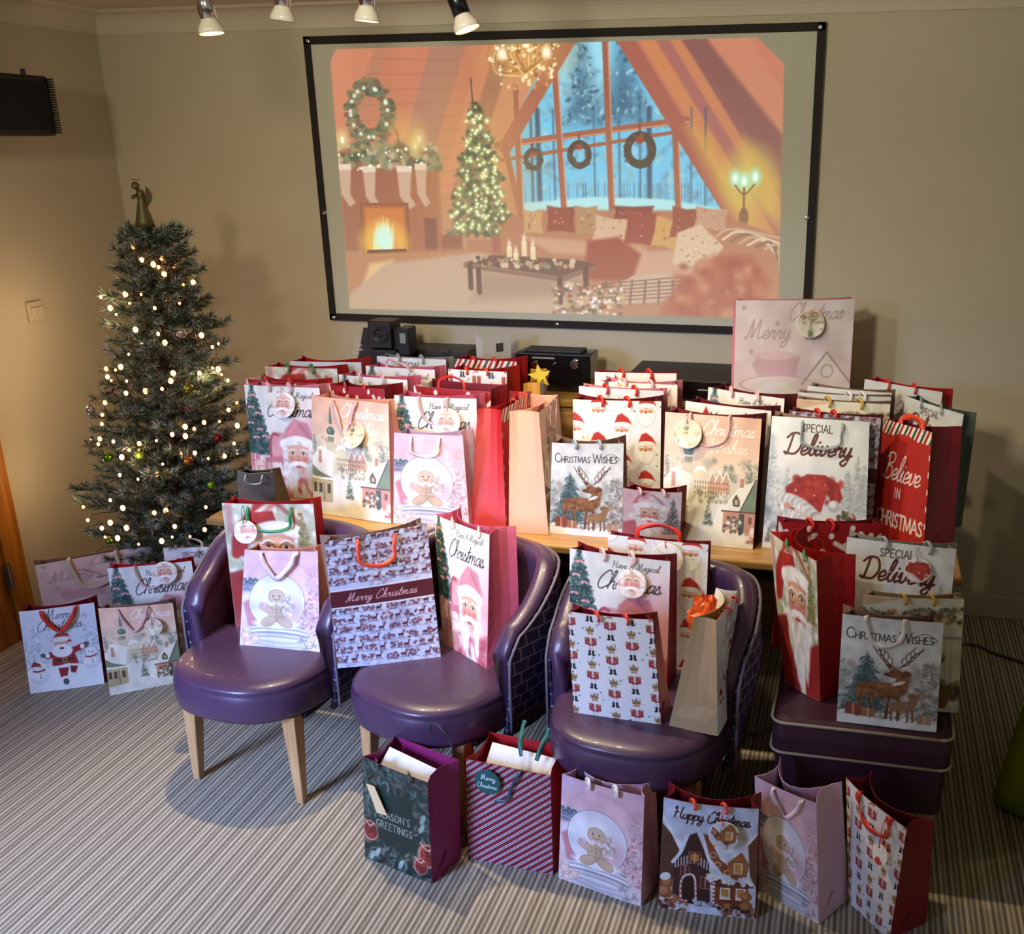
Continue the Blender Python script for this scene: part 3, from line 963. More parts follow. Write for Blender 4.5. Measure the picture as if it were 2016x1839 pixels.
def paint_M(c):
    k = (c.U * .82 + c.V) / .083
    f = k - np.floor(k)
    base = np.zeros_like(c.img) + hexc('7c1c34')
    for a, b, q in ((.5, .6, 'ece4ec'), (.6, .76, '1c1832'), (.76, .86, 'ece4ec')):
        base[(f >= a) & (f < b)] = hexc(q)
    c.img = base


def paint_N(c):
    A = c.A
    c.grad([(0, 'c9d4ec'), (.5, 'dfe4f0'), (1, 'c6cce0')])
    br = ['4e2a26', '6a3a2e', '3c2024', '8a4c34']
    c.poly([(0, .3), (.12, .42), (.22, .62), (.1, 1.1), (0, 1.1)], '54362e', soft=.01); c.line([(0, .22), (.1, .36), (.22, .58)], .04, 'eef0f6', smooth=True)
    # tall dark house
    c.poly([(.14, .72), (.22, .62), (.3, .38), (.37, .34), (.44, .5), (.52, .7), (.54, 1.2), (.14, 1.18)], '3e2428', soft=.01)
    c.line([(.13, .74), (.22, .58), (.28, .36), (.36, .28), (.44, .42), (.5, .62), (.58, .78)], .035, 'dfe5f4', smooth=True)
    for x in np.arange(.16, .54, .03):
        c.line([(x, .6 + .5 * abs(x - .36)), (x, .66 + .5 * abs(x - .36) + .04 * ((x * 100) % 3))], .009, 'f2f4fa')
    for x, y, w_, h in ((.3, .58, .12, .13), (.43, .86, .1, .14), (.22, .76, .09, .12)):
        c.rect(x, y, x + w_, y + h, '2a181c'); c.rect(x + .015, y + .02, x + w_ - .015, y + h - .02, 'c07a3c' if x == .3 else '5c3038')
        c.line([(x, y), (x + w_, y), (x + w_, y + h), (x, y + h), (x, y)], .01, 'a86a5c'); c.line([(x + w_ / 2, y), (x + w_ / 2, y + h)], .006, 'e8d0b8')
    c.poly([(.24, 1.22), (.24, .95), (.3, .88), (.36, .9), (.38, 1.0), (.38, 1.22)], '2c1618')
    c.line([(.23, 1.2), (.23, .95), (.3, .86), (.37, .9), (.39, 1.2)], .022, 'ead8d4', smooth=True)
    for k in range(9):
        c.ell(.23 + (.0 if k < 5 else .16), .93 + (k % 5) * .06, .01, .014, 'b8403c')
    # orange gingerbread house
    c.poly([(.42, .42), (.9, .5), (.96, .8), (.6, .76)], 'e9edf6', soft=.02)
    c.poly([(.44, .34), (.5, .36), (.62, .62), (.86, .82), (.84, .88), (.66, .8), (.52, .62)], '8e4c30', soft=.006)
    for x, y, q in ((.55, .58, .03), (.6, .69, .03), (.7, .78, .03)):
        c.ell(x, y, q, q, 'f0dcc8', ring=.008)
    c.poly([(.7, .66), (.84, .52), (.92, .66), (.9, .82), (.72, .8)], 'a86a38'); c.rect(.77, .66, .85, .78, 'e0a050'); c.line([(.77, .66), (.85, .66), (.85, .78), (.77, .78), (.77, .66)], .01, 'f6ead8')
    c.rect(.56, .92, .92, 1.2, '7c4028', soft=.01); c.poly([(.52, .93), (.6, .86), (.96, .9), (.98, .95), (.6, .96)], '5e3224')
    for x in (.64, .8):
        c.rect(x, .97, x + .09, 1.08, 'c88a48'); c.line([(x, .97), (x + .09, .97), (x + .09, 1.08), (x, 1.08), (x, .97)], .014, 'f0e8e4'); c.line([(x, 1.1), (x + .1, 1.1)], .02, 'f4f4f8')
    c.line([(.57, .92), (.57, 1.22)], .022, 'f0e8e8')
    for k in range(6):
        c.ell(.57, .94 + k * .05, .011, .012, 'b03838')
    c.splat(.5, .82, .98, .92, 26, ['f4f5fa', 'dde2f0'], .02, .03, .9)
    c.poly([(.9, .4), (1, .3), (1, .95), (.93, .8)], '6a4030', soft=.01); c.line([(.9, .42), (1, .28)], .03, 'eef0f6')
    # bears and sweets
    for x, y, q in ((.08, 1.0, .07), (.06, 1.12, .08), (.9, 1.06, .06), (.9, 1.18, .07), (.72, 1.2, .05), (.16, 1.18, .05)):
        c.ell(x, y, q, q, '9a5c38'); c.ell(x - .01, y - .01, q * .6, q * .6, 'bc8058', a=.8, soft=.02)
    c.ell(.06, .93, .06, .045, 'eceef4', rot=-.5); c.line([(.02, 1.2), (.1, 1.22), (.14, 1.18)], .016, 'f2e8e2', smooth=True)
    for k in range(8):
        c.ell(.27 + .03 * math.cos(k * .785), 1.22 + .03 * math.sin(k * .785), .016, .016, ['c04040', 'f4ecec'][k % 2])
    c.splat(0, 1.2, 1, A, 120, ['7c4a34', '5a3228', 'a8704c', 'd8ccd0', '3c2626'], .014, .03, .8)
    c.poly([(.34, 1.24), (.6, 1.22), (.68, A), (.32, A)], 'd8deee', soft=.01)
    c.splat(.36, 1.17, .56, 1.22, 30, ['8c90a8', 'c0c4d8'], .014, .024, .8)
    c.text('Happy Christmas', .12, .2, .13, '3c1c1c', .015, slant=.15, gap=-.06, arc=.04)
    for k in range(12):
        c.ell(.12 + k * .065, .11 + .015 * (k % 3), .012, .01, 'eef2fa', a=.6)
    c.wash(14, .2, 9)


def snowman(c, x, y, s):
    c.ell(x, y, s, s * .95, 'e6eaf2'); c.ell(x - .2 * s, y - .2 * s, s * .7, s * .65, 'f8f9fc', soft=.2 * s); c.ell(x, y - 1.25 * s, s * .62, s * .6, 'eef1f7')
    for dy in (-.2, .15):
        c.ell(x + .1 * s, y + dy * s, .08 * s, .08 * s, '26262c')
    for sg in (-1, 1):
        c.ell(x + sg * .2 * s, y - 1.35 * s, .06 * s, .07 * s, '26262c')
    c.line([(x, y - 1.2 * s), (x + .35 * s, y - 1.15 * s)], .1 * s, 'd8803c'); c.line([(x - .6 * s, y - .72 * s), (x, y - .62 * s), (x + .6 * s, y - .8 * s)], .22 * s, 'a8443c', smooth=True)


def paint_O(c):
    c.grad([(0, 'e4e9f4'), (.5, 'd6dcea'), (.7, 'f2f5fb'), (1, 'fafbfe')])
    for x, t, h, wd in ((.18, .2, .7, .36), (.85, .1, .8, .4), (.5, .3, .5, .3), (.02, .4, .5, .3), (.98, .4, .5, .2)):
        c.fir(x, t, h, wd, ['b4bccb', '98a3b4', 'eef1f8', 'fafbfe', 'c9d0dc'], 170, .026, .55)
    c.text('Merry', .32, .17, .15, '4a4a54', .009); c.text('Christmas', .2, .33, .16, '4a4a54', .009, gap=-.02)
    # dancing figure
    c.poly([(.36, .5), (.46, .38), (.6, .4), (.64, .54)], 'b03038', soft=.01)
    c.line([(.3, .72), (.44, .68)], .09, '9e2c34', soft=.01); c.line([(.62, .68), (.8, .62)], .09, '9e2c34', soft=.01)
    c.poly([(.38, .62), (.64, .62), (.7, .88), (.34, .88)], 'a02c34', soft=.02)
    for k in range(9):
        c.ell(.34 + .045 * k, .9 + .015 * math.sin(k), .035, .028, 'f2f2f5', soft=.01)
    c.poly([(.42, .92), (.56, .92), (.52, 1.06), (.44, 1.08)], '9a2a32', soft=.01); c.poly([(.58, .9), (.68, .92), (.64, 1.02), (.58, 1.0)], '8e262e', soft=.01)
    c.ell(.49, 1.08, .05, .03, 'f4f4f6'); c.ell(.5, 1.14, .04, .05, '5a5a62')
    c.rect(.4, .78, .64, .82, '4a2c28'); c.rect(.49, .77, .55, .84, 'c08a6c'); c.rect(.505, .785, .535, .825, '4a2c28')
    c.ell(.24, .7, .035, .035, '5a6068'); c.ell(.83, .6, .035, .035, '5a6068'); c.ell(.3, .71, .03, .04, 'f4f4f6'); c.ell(.77, .63, .03, .04, 'f4f4f6')
    c.ell(.5, .55, .09, .07, 'd8a68e'); c.ell(.5, .66, .14, .1, 'f6f6f8', soft=.01); c.ell(.5, .62, .03, .018, '6a3230'); c.ell(.46, .57, .03, .015, 'f6f6f8'); c.ell(.54, .57, .03, .015, 'f6f6f8')
    c.ell(.5, .48, .13, .04, 'eceef2', soft=.01)
    snowman(c, .16, 1.02, .125); c.poly([(.06, .86), (.1, .78), (.18, .82), (.2, .86)], 'a03038')
    snowman(c, .87, .88, .115)
    c.wash(7, .06, 4)


def paint_X(c):
    A = c.A
    c.grad([(0, 'ecdcdc'), (.35, 'e6d0d0'), (.7, 'e9d9d6'), (1, 'eee4e0')])
    c.splat(0, 0, 1, A, 60, ['f2e6e4', 'dfc6c6', 'f6eeec'], .05, .12, .3)
    for x, y in ((.07, .06), (.35, .18), (.9, .1), (.6, .3), (.14, .4)):
        for k in range(4):
            an = k * math.pi / 4
            c.line([(x - .02 * math.cos(an), y - .02 * math.sin(an)), (x + .02 * math.cos(an), y + .02 * math.sin(an))], .004, 'a08e88', .8)
    c.text('Merry', .08, .3, .15, 'c2a6a4', .010); c.text('Christmas', .44, .15, .13, 'c2a6a4', .009, gap=-.05)
    c.poly([(.15, .5), (.2, .42), (.55, .44), (.52, .62), (.2, .6)], 'd3aeb2', soft=.02)
    c.ell(.35, .43, .18, .035, 'e2c4c6', soft=.01); c.ell(.36, .66, .3, .07, 'e9d8d6', soft=.02); c.ell(.36, .66, .3, .07, 'b89ea0', ring=.006, a=.6)
    c.ell(.36, .86, .24, .22, 'f2eae8', soft=.03)
    for x in (.28, .45):
        c.ell(x, .8, .02, .022, '3c3436')
    c.line([(.36, .86), (.5, .9)], .03, 'd8906c')
    c.poly([(.62, .62), (.78, .42), (.96, .62)], 'e9dcd4'); c.line([(.58, .66), (.78, .41), (1, .66)], .016, 'b6a098'); c.rect(.64, .62, .94, .95, 'e4d4cc', soft=.01)
    c.ell(.79, .56, .05, .05, 'c2aea4', ring=.014); c.rect(.7, .7, .86, .86, 'd0bcb0'); c.rect(.72, .72, .84, .84, 'efe6dc')
    c.splat(0, 1.05, 1, A, 70, ['efe4e0', 'd6c0bc', 'c9a8a8'], .03, .07, .5)
    c.wash(7, .1, 5)


def paint_Q(c):
    """garlanded mantelpiece"""
    A = c.A
    c.grad([(0, 'ebe6d2'), (.25, 'e4decb'), (1, 'cfc8b4')])
    c.poly([(0, .0), (.35, .02), (.1, .1), (0, .12)], 'd6b48e', soft=.02)
    c.splat(0, .12, 1, .36, 300, ['6c6e50', '8a8a66', '4e543e', 'a8926a', 'b9b294', '5c4a3c'], .012, .03, .75, lambda x, y: abs(y - .22 - .05 * math.sin(x * 6)) < .09)
    c.splat(.2, .14, .9, .3, 22, ['e8dca0', 'd6c68a', 'c08a5c'], .02, .035, .8)
    c.rect(0, .36, 1, .44, 'ece8dc', soft=.01); c.rect(0, .44, 1, .47, 'b8b09c', soft=.01)
    c.rect(.78, .47, .96, A, 'e6e0d0', soft=.01); c.line([(.84, .5), (.84, A)], .008, 'bcb4a0'); c.line([(.9, .5), (.9, A)], .008, 'bcb4a0')
    c.rect(.1, .5, .76, A, '6a5c4c', soft=.02); c.splat(.1, .6, .8, 1.1, 60, ['8c7456', '4a4034', 'a88a5c', 'b8b0a8'], .03, .06, .6)
    c.splat(.6, .95, 1, 1.2, 60, ['4c4a40', '6e6a5c', 'a89a80', '8a7444'], .02, .05, .7); c.poly([(.7, 1.3), (.84, 1.02), (.94, 1.05), (.86, 1.3)], '7c5c34', soft=.01)
    c.wash(9, .15, 6)


def paint_R(c):
    """grey winter sky over white snow"""
    c.grad([(0, 'd9dcdf'), (.2, 'e3e4e4'), (.5, 'd2d5d4'), (1, 'eeeeec')])
    for x, t in ((.1, .35), (.3, .45), (.85, .3), (.6, .5)):
        c.fir(x, t, .5, .2, ['a9b0b2', 'c2c6c6', '8e9698'], 90, .022, .5)
    c.text('Merry Christmas', .1, .3, .12, 'a86a64', .009)
    c.splat(.05, .12, .95, .2, 12, ['b9bfc2', 'f2f2f2'], .02, .04, .5)
    c.rect(.1, .75, .9, 1.05, '8a7468', a=.35, soft=.04)
    c.wash(6, .1, 2)


def paint_S(c):
    """plain cream with small lettering, red hats on the capitals"""
    c.grad([(0, 'f1eee6'), (1, 'e9e6de')])
    c.text('Merry', .24, .26, .17, '5a3a38', .012); c.text('Christmas', .16, .48, .17, '5a3a38', .012)
    for x, y in ((.26, .1), (.72, .12)):
        c.poly([(x - .04, y + .02), (x, y - .07), (x + .05, y + .02)], 'b8302c'); c.ell(x, y + .025, .05, .012, 'f6f2ee')
    c.fir(.88, .2, .5, .2, ['c9ccc2', 'b2b8ac', 'dcdcd4'], 90, .02, .6); c.fir(.1, .5, .5, .2, ['a9b2a4', 'c2c8bc'], 80, .02, .5)
    c.splat(0, .8, 1, 1.3, 60, ['dfe2e4', 'f6f6f6', 'c9ced2'], .04, .08, .5)


def paint_P(c):
    """plain grey card"""
    c.grad([(0, '7c7668'), (1, '746e62')])


def paint_Y(c):
    """brown kraft"""
    c.grad([(0, 'b39a74'), (1, 'ab926c')])


PAINT = dict(A=(paint_A, 1.33), a=(paint_A_small, 1.3), B=(paint_B, 1.35), C=(paint_C, 1.33), D=(paint_D, 1.32), E=(paint_E, 1.33), F=(paint_F, 1.33),
             G=(paint_G, 1.3), H=(paint_H, 1.45), I=(paint_I, 1.33), J=(paint_J, 1.3), K=(paint_K, 1.38), L=(paint_L, 1.3), M=(paint_M, 1.27), N=(paint_N, 1.33),
             O=(paint_O, 1.27), X=(paint_X, 1.35), Q=(paint_Q, 1.35), R=(paint_R, 1.33), S=(paint_S, 1.33), P=(paint_P, 1.2), Y=(paint_Y, 1.6))
_art = {}


def artwork(d, W):
    if (d, W) not in _art:
        f, A = PAINT[d]
        c = Canvas(W, A, 'ffffff')
        f(c)
        _art[(d, W)] = c.img
    return _art[(d, W)]


def lin(a):
    return np.where(a <= 0.04045, a / 12.92, ((a + 0.055) / 1.055) ** 2.4)


def colour_grid(name, P, img, material, parent=None, at=(0, 0, 0)):
    """P: (nv, nu, 3) points; img: (nv, nu, 3) sRGB colours"""
    nv, nu = P.shape[:2]
    me = bpy.data.meshes.new(name)
    co = (P - np.array(at, float)).reshape(-1, 3)
    i = np.arange(nv * nu).reshape(nv, nu)
    q = np.stack([i[1:, :-1], i[1:, 1:], i[:-1, 1:], i[:-1, :-1]], -1).reshape(-1, 4)
    me.vertices.add(nv * nu)
    me.vertices.foreach_set('co', co.astype(np.float32).ravel())
    me.loops.add(q.size)
    me.loops.foreach_set('vertex_index', q.ravel().astype(np.int32))
    me.polygons.add(len(q))
    me.polygons.foreach_set('loop_start', np.arange(0, q.size, 4, dtype=np.int32))
    me.polygons.foreach_set('use_smooth', np.ones(len(q), bool))
    me.update(calc_edges=True)
    ca = me.color_attributes.new('Col', 'FLOAT_COLOR', 'POINT')
    rgba = np.ones((nv * nu, 4), np.float32)
    rgba[:, :3] = lin(np.clip(img, 0, 1)).reshape(-1, 3)
    ca.data.foreach_set('color', rgba.ravel())
    me.materials.append(material)
    o = bpy.data.objects.new(name, me)
    COL.objects.link(o)
    if parent:
        o.parent = parent
    return o
# ------------------------------------------------------------------ room shell
WY, WX, CZ = 4.152, -3.19, 2.37          # back wall, left wall, ceiling height
M_WALL = mat('painted_plaster', 'c8bea6', 0.85, noise=0.025, nscale=3, bump=0.15, bscale=300)
M_CEIL = mat('ceiling_paint', 'd2c8b4', 0.9, noise=0.02, nscale=3)
M_SKIRT = mat('skirting_paint', 'c8bfa8', 0.6, noise=0.02)


def slab(name, a, b, m):
    q = MB()
    q.box2(a, b)
    return struct(q.build(name, m))


def carpet():
    m = bpy.data.materials.new('ribbed_carpet')
    m.use_nodes = True
    nt = m.node_tree
    b = nt.nodes['Principled BSDF']
    b.inputs['Roughness'].default_value = 0.95
    b.inputs['Specular IOR Level'].default_value = 0.15
    tc = nt.nodes.new('ShaderNodeTexCoord')
    mp = nt.nodes.new('ShaderNodeMapping')
    nt.links.new(tc.outputs['Object'], mp.inputs['Vector'])

    def wave(scale, phase):
        w_ = nt.nodes.new('ShaderNodeTexWave')
        w_.wave_type = 'BANDS'
        w_.bands_direction = 'X'
        w_.inputs['Scale'].default_value = scale
        w_.inputs['Distortion'].default_value = 0.25
        w_.inputs['Detail'].default_value = 2
        w_.inputs['Detail Scale'].default_value = 3
        w_.inputs['Phase Offset'].default_value = phase
        nt.links.new(mp.outputs['Vector'], w_.inputs['Vector'])
        return w_.outputs['Fac']
    k = 0.314159
    a1, a2, a3 = wave(k / 0.0145, 0), wave(k / 0.058, 1.0), wave(k / 0.0262, 2.2)

    def mth(op, x, y):
        n = nt.nodes.new('ShaderNodeMath')
        n.operation = op
        for i, v in enumerate((x, y)):
            if isinstance(v, (int, float)):
                n.inputs[i].default_value = v
            else:
                nt.links.new(v, n.inputs[i])
        return n.outputs[0]
    s = mth('ADD', mth('MULTIPLY', a1, 0.6), mth('ADD', mth('MULTIPLY', a2, 0.16), mth('MULTIPLY', a3, 0.26)))
    nz = nt.nodes.new('ShaderNodeTexNoise')
    nz.inputs['Scale'].default_value = 260
    nt.links.new(tc.outputs['Object'], nz.inputs['Vector'])
    s2 = mth('ADD', s, mth('MULTIPLY', mth('SUBTRACT', nz.outputs['Fac'], 0.5), 0.5))
    r = nt.nodes.new('ShaderNodeValToRGB')
    e = r.color_ramp.elements
    e[0].position = 0.22
    e[0].color = (*srgb('786e5f'), 1)
    e[1].position = 0.85
    e[1].color = (*srgb('c8bda6'), 1)
    x = e.new(0.5)
    x.color = (*srgb('9c917e'), 1)
    nt.links.new(s2, r.inputs['Fac'])
    nt.links.new(r.outputs['Color'], b.inputs['Base Color'])
    bp = nt.nodes.new('ShaderNodeBump')
    bp.inputs['Strength'].default_value = 0.6
    bp.inputs['Distance'].default_value = 0.003
    nt.links.new(s2, bp.inputs['Height'])
    nt.links.new(bp.outputs['Normal'], b.inputs['Normal'])
    return m


slab('floor', (WX - .1, -1.6, -.06), (3.2, WY + .1, 0), carpet())
slab('wall_back', (WX - .1, WY, 0), (3.2, WY + .1, CZ + .1), M_WALL)
slab('wall_left', (WX - .1, -1.6, 0), (WX, WY, CZ + .1), M_WALL)
slab('ceiling', (WX, -1.6, CZ), (3.2, WY, CZ + .06), M_CEIL)
# coved cornice
for nm, p0, ax in (('trim_1', (WX, WY), 'x'), ('trim_2', (WX, WY), 'y')):
    q = MB()
    prof = [(0, -.085)] + [(.085 - .075 * math.cos(t), -.085 + .075 * math.sin(t)) for t in np.linspace(0, math.pi / 2, 8)] + [(.1, 0), (0, 0)]
    prof = [(a, b_) for a, b_ in prof]
    n = len(prof)
    vs = []
    for end in (0, 1):
        for d, z in prof:
            if ax == 'x':
                vs.append((WX + d if end == 0 else 3.2, WY - d, CZ + z))
            else:
                vs.append((WX + d, WY - d if end == 0 else -1.6, CZ + z))
    q.add(vs, [(k, (k + 1) % n, n + (k + 1) % n, n + k) for k in range(n)])
    struct(q.build(nm, M_CEIL, smooth=False))
for nm, a, b_ in (('baseboard_back', (WX, WY - .018, 0), (3.2, WY, .1)), ('baseboard_left', (WX, 3.3, 0), (WX + .018, WY, .1))):
    q = MB()
    q.box2(a, b_)
    struct(q.build(nm, M_SKIRT, bevel=.005))

# door in the left wall
M_DOOR = wood_mat('varnished_door_wood', '8a4e16', 'b87426', 0.35, (14, 14, 1.0))
q = MB()
q.box2((WX, 2.28, 0), (WX + .035, 3.1, 2.03))
door = struct(q.build('door_1', M_DOOR, bevel=.004))
q = MB()
q.box2((WX, 3.1, 0), (WX + .045, 3.195, 2.1)); q.box2((WX, 2.18, 0), (WX + .045, 2.28, 2.1)); q.box2((WX, 2.18, 2.03), (WX + .045, 3.195, 2.12))
q.build('door_frame', wood_mat('door_frame_wood', '8c5218', 'bd7c2c', 0.3, (14, 14, 1.0)), door, bevel=.004, at=(0, 0, 0))
for z in (.28, 1.0, 1.8):
    q = MB()
    q.box2((WX + .03, 3.085, z - .05), (WX + .05, 3.11, z + .05)); q.tube([(WX + .052, 3.1, z - .05), (WX + .052, 3.1, z + .05)], .007, 10)
    q.build('hinge', mat('brushed_steel', 'a8a6a2', .3, 1.0), door, at=(0, 0, 0))

# switch plate on the left wall
sw = thing('light_switch', (WX, 3.53, 1.19), 'small square white double switch plate on left wall above the door side', 'switch')
q = MB()
q.box2((WX, 3.488, 1.192), (WX + .012, 3.57, 1.272))
q.build('plate', mat('switch_plastic', 'c9bca0', .35, noise=.01), sw, bevel=.004)
for y in (3.512, 3.546):
    q = MB()
    q.box((WX + .014, y, 1.232), (.008, .026, .036), rot=Matrix.Rotation(.12, 3, 'Y'))
    q.build('rocker', mat('switch_plastic', 'c9bca0', .35), sw, bevel=.002)

# ------------------------------------------------------------------ projection screen
SY = WY - .022
TL, TR = ony((597, 72), SY), ony((1627, 42), SY)
BL, BR = ony((651, 630), SY), ony((1600, 664), SY)
scr = thing('projection_screen', (TL[0], SY, BL[2]), 'wide white fabric projection screen with black border fixed on back wall, showing a chalet picture', 'projection screen')
x0, x1, z0, z1 = TL[0], TR[0], BL[2], TL[2]
q = MB()
q.box2((x0, SY, z0), (x1, SY + .006, z1))
q.build('screen_sheet', mat('screen_fabric', 'cbcbb8', .8, noise=.015, nscale=3), scr)
q = MB()
bw = .03
for a, b_ in (((x0, z1 - bw), (x1, z1)), ((x0, z0), (x1, z0 + bw)), ((x0, z0), (x0 + bw, z1)), ((x1 - bw, z0), (x1, z1))):
    q.box2((a[0], SY - .006, a[1]), (b_[0], SY + .0, b_[1]))
q.build('border', mat('black_webbing', '1c1311', .75, bump=.3, bscale=500), scr, bevel=.002)
for fx, fz in ((.01, .01), (.5, .012), (.99, .012), (.985, .4), (.99, .985), (.01, .985), (.012, .4)):
    q = MB()
    q.lathe((x0 + (x1 - x0) * fx, SY - .006, z0 + (z1 - z0) * fz), [(.002, 0), (.007, .001), (.008, .003), (.004, .004), (.0001, .004)], 12, M=Matrix.Rotation(math.pi / 2, 3, 'X'))
    q.build('eyelet', mat('chrome', 'd8d8d8', .15, 1.0, noise=0), scr)


def paint_screen(W):
    c = Canvas(W, 540 / 895, 'd08a62')
    A = c.A
    c.grad([(0, 'd2866a'), (.45, 'cf8a62'), (1, 'a98872')])
    # sloping boards of the roof, left
    for k, (x, q_) in enumerate(((.0, 'c98a6c'), (.14, 'd08468'), (.18, 'b98470'), (.3, 'd98a6e'), (.33, 'b07a62'), (.37, 'd4946e'))):
        c.poly([(x + .06, 0), (x + .14, 0), (x + .02, .32), (x - .06, .32)], q_, soft=.006)
    for k in range(11):
        c.line([(0, .02 + k * .035), (.3, .03 + k * .03)], .002, 'a06a52', .4)
    c.poly([(.0, .0), (.11, 0), (.0, .24)], 'd98f70', soft=.01)
    # roof beams, right
    for x, q_, w_ in ((.64, 'c4766a', .06), (.7, 'd48a5c', .035), (.735, 'b4706a', .03), (.765, 'cf8860', .028), (.79, '9c6464', .05), (.845, 'd28a6e', .1), (.93, 'cf8468', .1)):
        c.poly([(x, 0), (x + w_, 0), (x + w_ + .37, .6), (x + .37, .6)], q_, soft=.004)
    c.poly([(.79, 0), (.84, 0), (1.0, .2), (1.0, .28)], '96625e', soft=.01)
    # window
    wq = [(.56, .0), (.67, 0), (.9, .4), (.4, .4), (.4, .2)]
    c.poly([(.56, .0), (.67, 0), (.78, .17), (.895, .372), (.43, .372), (.405, .2), (.47, .08)], '6cd0ff', soft=.004)
    c.rect(.53, .0, .68, .14, '7fd6fb', .8, .03)
    c.ell(.58, .05, .06, .1, '9ae4ff', soft=.04)
    c.splat(.42, .06, .88, .34, 300, ['6ea4d0', '84bcdc', '5c8cb8', '9cd4ee', '86bcc4', 'b4e8fa'], .005, .014, .5, lambda x, y: y > .0 and (x < .62 or x - .62 < (y + .05) * .62) and x > .62 - .3 * (y + .35) , flat=.5)
    for x, w_ in ((.475, .012), (.46, .006), (.72, .012), (.7, .004), (.655, .004), (.84, .004), (.6, .003), (.51, .004), (.81, .003)):
        c.line([(x, .14), (x, .35)], w_, '4a6488', .8, soft=.003)
    for cx, t, h, wd in ((.575, .0, .2, .09), (.665, .0, .2, .13)):
        c.fir(cx, t - .03, h, wd, ['4478a0', '5894b4', '3c6890', 'a8dcf0'], 70, .007, .8)
    for k in range(60):
        x = .44 + .45 * c.r.rand()
        c.line([(x, .3), (x, .345)], .0015, '56789c', .6)
    c.poly([(.43, .345), (.6, .33), (.75, .335), (.9, .36), (.9, .375), (.43, .375)], 'a8ecfb', soft=.004)
    # frame of the window
    fr = 'b06a52'
    for p in (((.38, .216), (.8, .165)), ((.515, 0), (.53, .37)), ((.628, 0), (.637, .37)), ((.4, .23), (.435, .37)), ((.775, .16), (.784, .39)), ((.43, .1), (.43, .37))):
        c.line(p, .014, fr); c.line([(a + .006, b_ + .004) for a, b_ in p], .003, 'e0a080', .8)
    c.line([(.38, .25), (.78, .19)], .008, fr)
    c.line([(.66, -.02), (.92, .4)], .034, 'b4685a'); c.line([(.56, -.02), (.4, .22)], .03, 'b8705a'); c.line([(.4, .22), (.43, .38)], .012, 'b06a52')
    c.line([(.43, .374), (.9, .374)], .006, 'a8604c')
    # wreaths
    for x, y, r_ in ((.463, .247, .017), (.567, .237, .021), (.7, .228, .027)):
        c.line([(x, y - r_ * 2), (x, y - r_)], .004, '8c4a3c')
        c.ell(x, y, r_, r_ * 1.15, '5c5048', ring=r_ * .6); c.splat(x - r_ * 1.3, y - r_ * 1.4, x + r_ * 1.3, y + r_ * 1.4, 40, ['4c5c48', '6a5048', '7c6658'], .003, .005, .8, lambda a, b_: abs(math.hypot(a - x, (b_ - y) / 1.15) - r_) < r_ * .35)
        c.ell(x, y - r_ * .8, r_ * .35, r_ * .3, 'a84c40')
    # glow on the beams, candelabrum
    c.poly([(.8, .18), (.84, .2), (.98, .42), (.92, .42)], 'dcb050', soft=.03, a=.8); c.ell(.935, .29, .05, .06, 'd8d058', soft=.05, a=.8)
    c.poly([(.92, .2), (1.0, .3), (1, .4), (.95, .36)], 'd8b050', soft=.02, a=.7)
    for x, y in ((.903, .29), (.922, .296), (.945, .287)):
        c.ell(x, y, .011, .016, 'a4fbe6', soft=.012); c.ell(x, y, .005, .009, 'f4fffb', soft=.003)
    c.line([(.922, .31), (.922, .38)], .004, '8a5a48'); c.line([(.903, .305), (.922, .325), (.944, .303)], .003, '8a5a48', smooth=True); c.ell(.922, .375, .01, .022, '96604c')
    # chandelier
    c.ell(.45, .02, .09, .05, 'e0b060', soft=.06, a=.6)
    for k in range(13):
        x = .375 + k * .0125
        c.line([(x, .0), (x - .004, .04 + .02 * math.sin(k)), (.45, .06 + .01 * math.sin(k * 2))], .0025, ['c8923c', 'f0d890', 'a87038'][k % 3], .9, smooth=True)
    c.splat(.37, .0, .53, .1, 130, ['f8e8b0', 'd8a858', 'b07840', 'fdf6d8'], .002, .005, .9, lambda x, y: abs(x - .45) < .08 - .5 * max(0, y - .03))
    for x in (.4, .5):
        c.ell(x, .02, .01, .012, 'fdfbe0', soft=.01)
    # left: wreath over the mantel, garland, stockings, fire
    for _ in range(220):
        an = c.r.uniform(0, 6.28); q_ = .045 + c.r.uniform(-.014, .014)
        c.ell(.085 + q_ * math.cos(an), .14 + q_ * 1.25 * math.sin(an), .008, .006, ['7c8468', '667054', '948c6c', '8a6c58'][c.r.randint(4)], a=.75)
    c.rect(.0, .22, .24, .46, 'a8664e', soft=.01); c.rect(.14, .26, .24, .5, 'b06a4c', soft=.01, a=.8); c.rect(.0, .24, .22, .25, '7a5040', soft=.004)
    c.splat(.0, .2, .25, .28, 260, ['6a745c', '8c9474', '566048', 'a89c74', 'c0b898'], .005, .011, .8, lambda x, y: abs(y - .235 - .06 * max(0, x - .1) * (x > .1)) < .026)
    for x, y, q_ in ((.015, .255, .016), (.075, .26, .016), (.16, .26, .018), (.2, .255, .014)):
        c.poly([(x - q_, y), (x + q_, y + .005), (x + q_ * .6, y + .07), (x + q_ * 1.3, y + .09), (x + q_ * .4, y + .1), (x - q_ * .8, y + .07)], 'cfae98', soft=.003)
        c.rect(x - q_, y, x + q_, y + .014, 'e6d4c4')
    c.ell(.158, .215, .01, .007, '5c4434'); c.line([(.152, .208), (.15, .19), (.146, .18)], .0035, '5c4434'); c.line([(.152, .218), (.152, .232)], .003, '5c4434'); c.line([(.165, .218), (.165, .232)], .003, '5c4434')
    for x, y in ((.015, .2), (.19, .215), (.2, .2)):
        c.ell(x, y, .012, .016, 'f0f8a0', soft=.02, a=.8); c.ell(x, y, .004, .008, 'e8fff0')
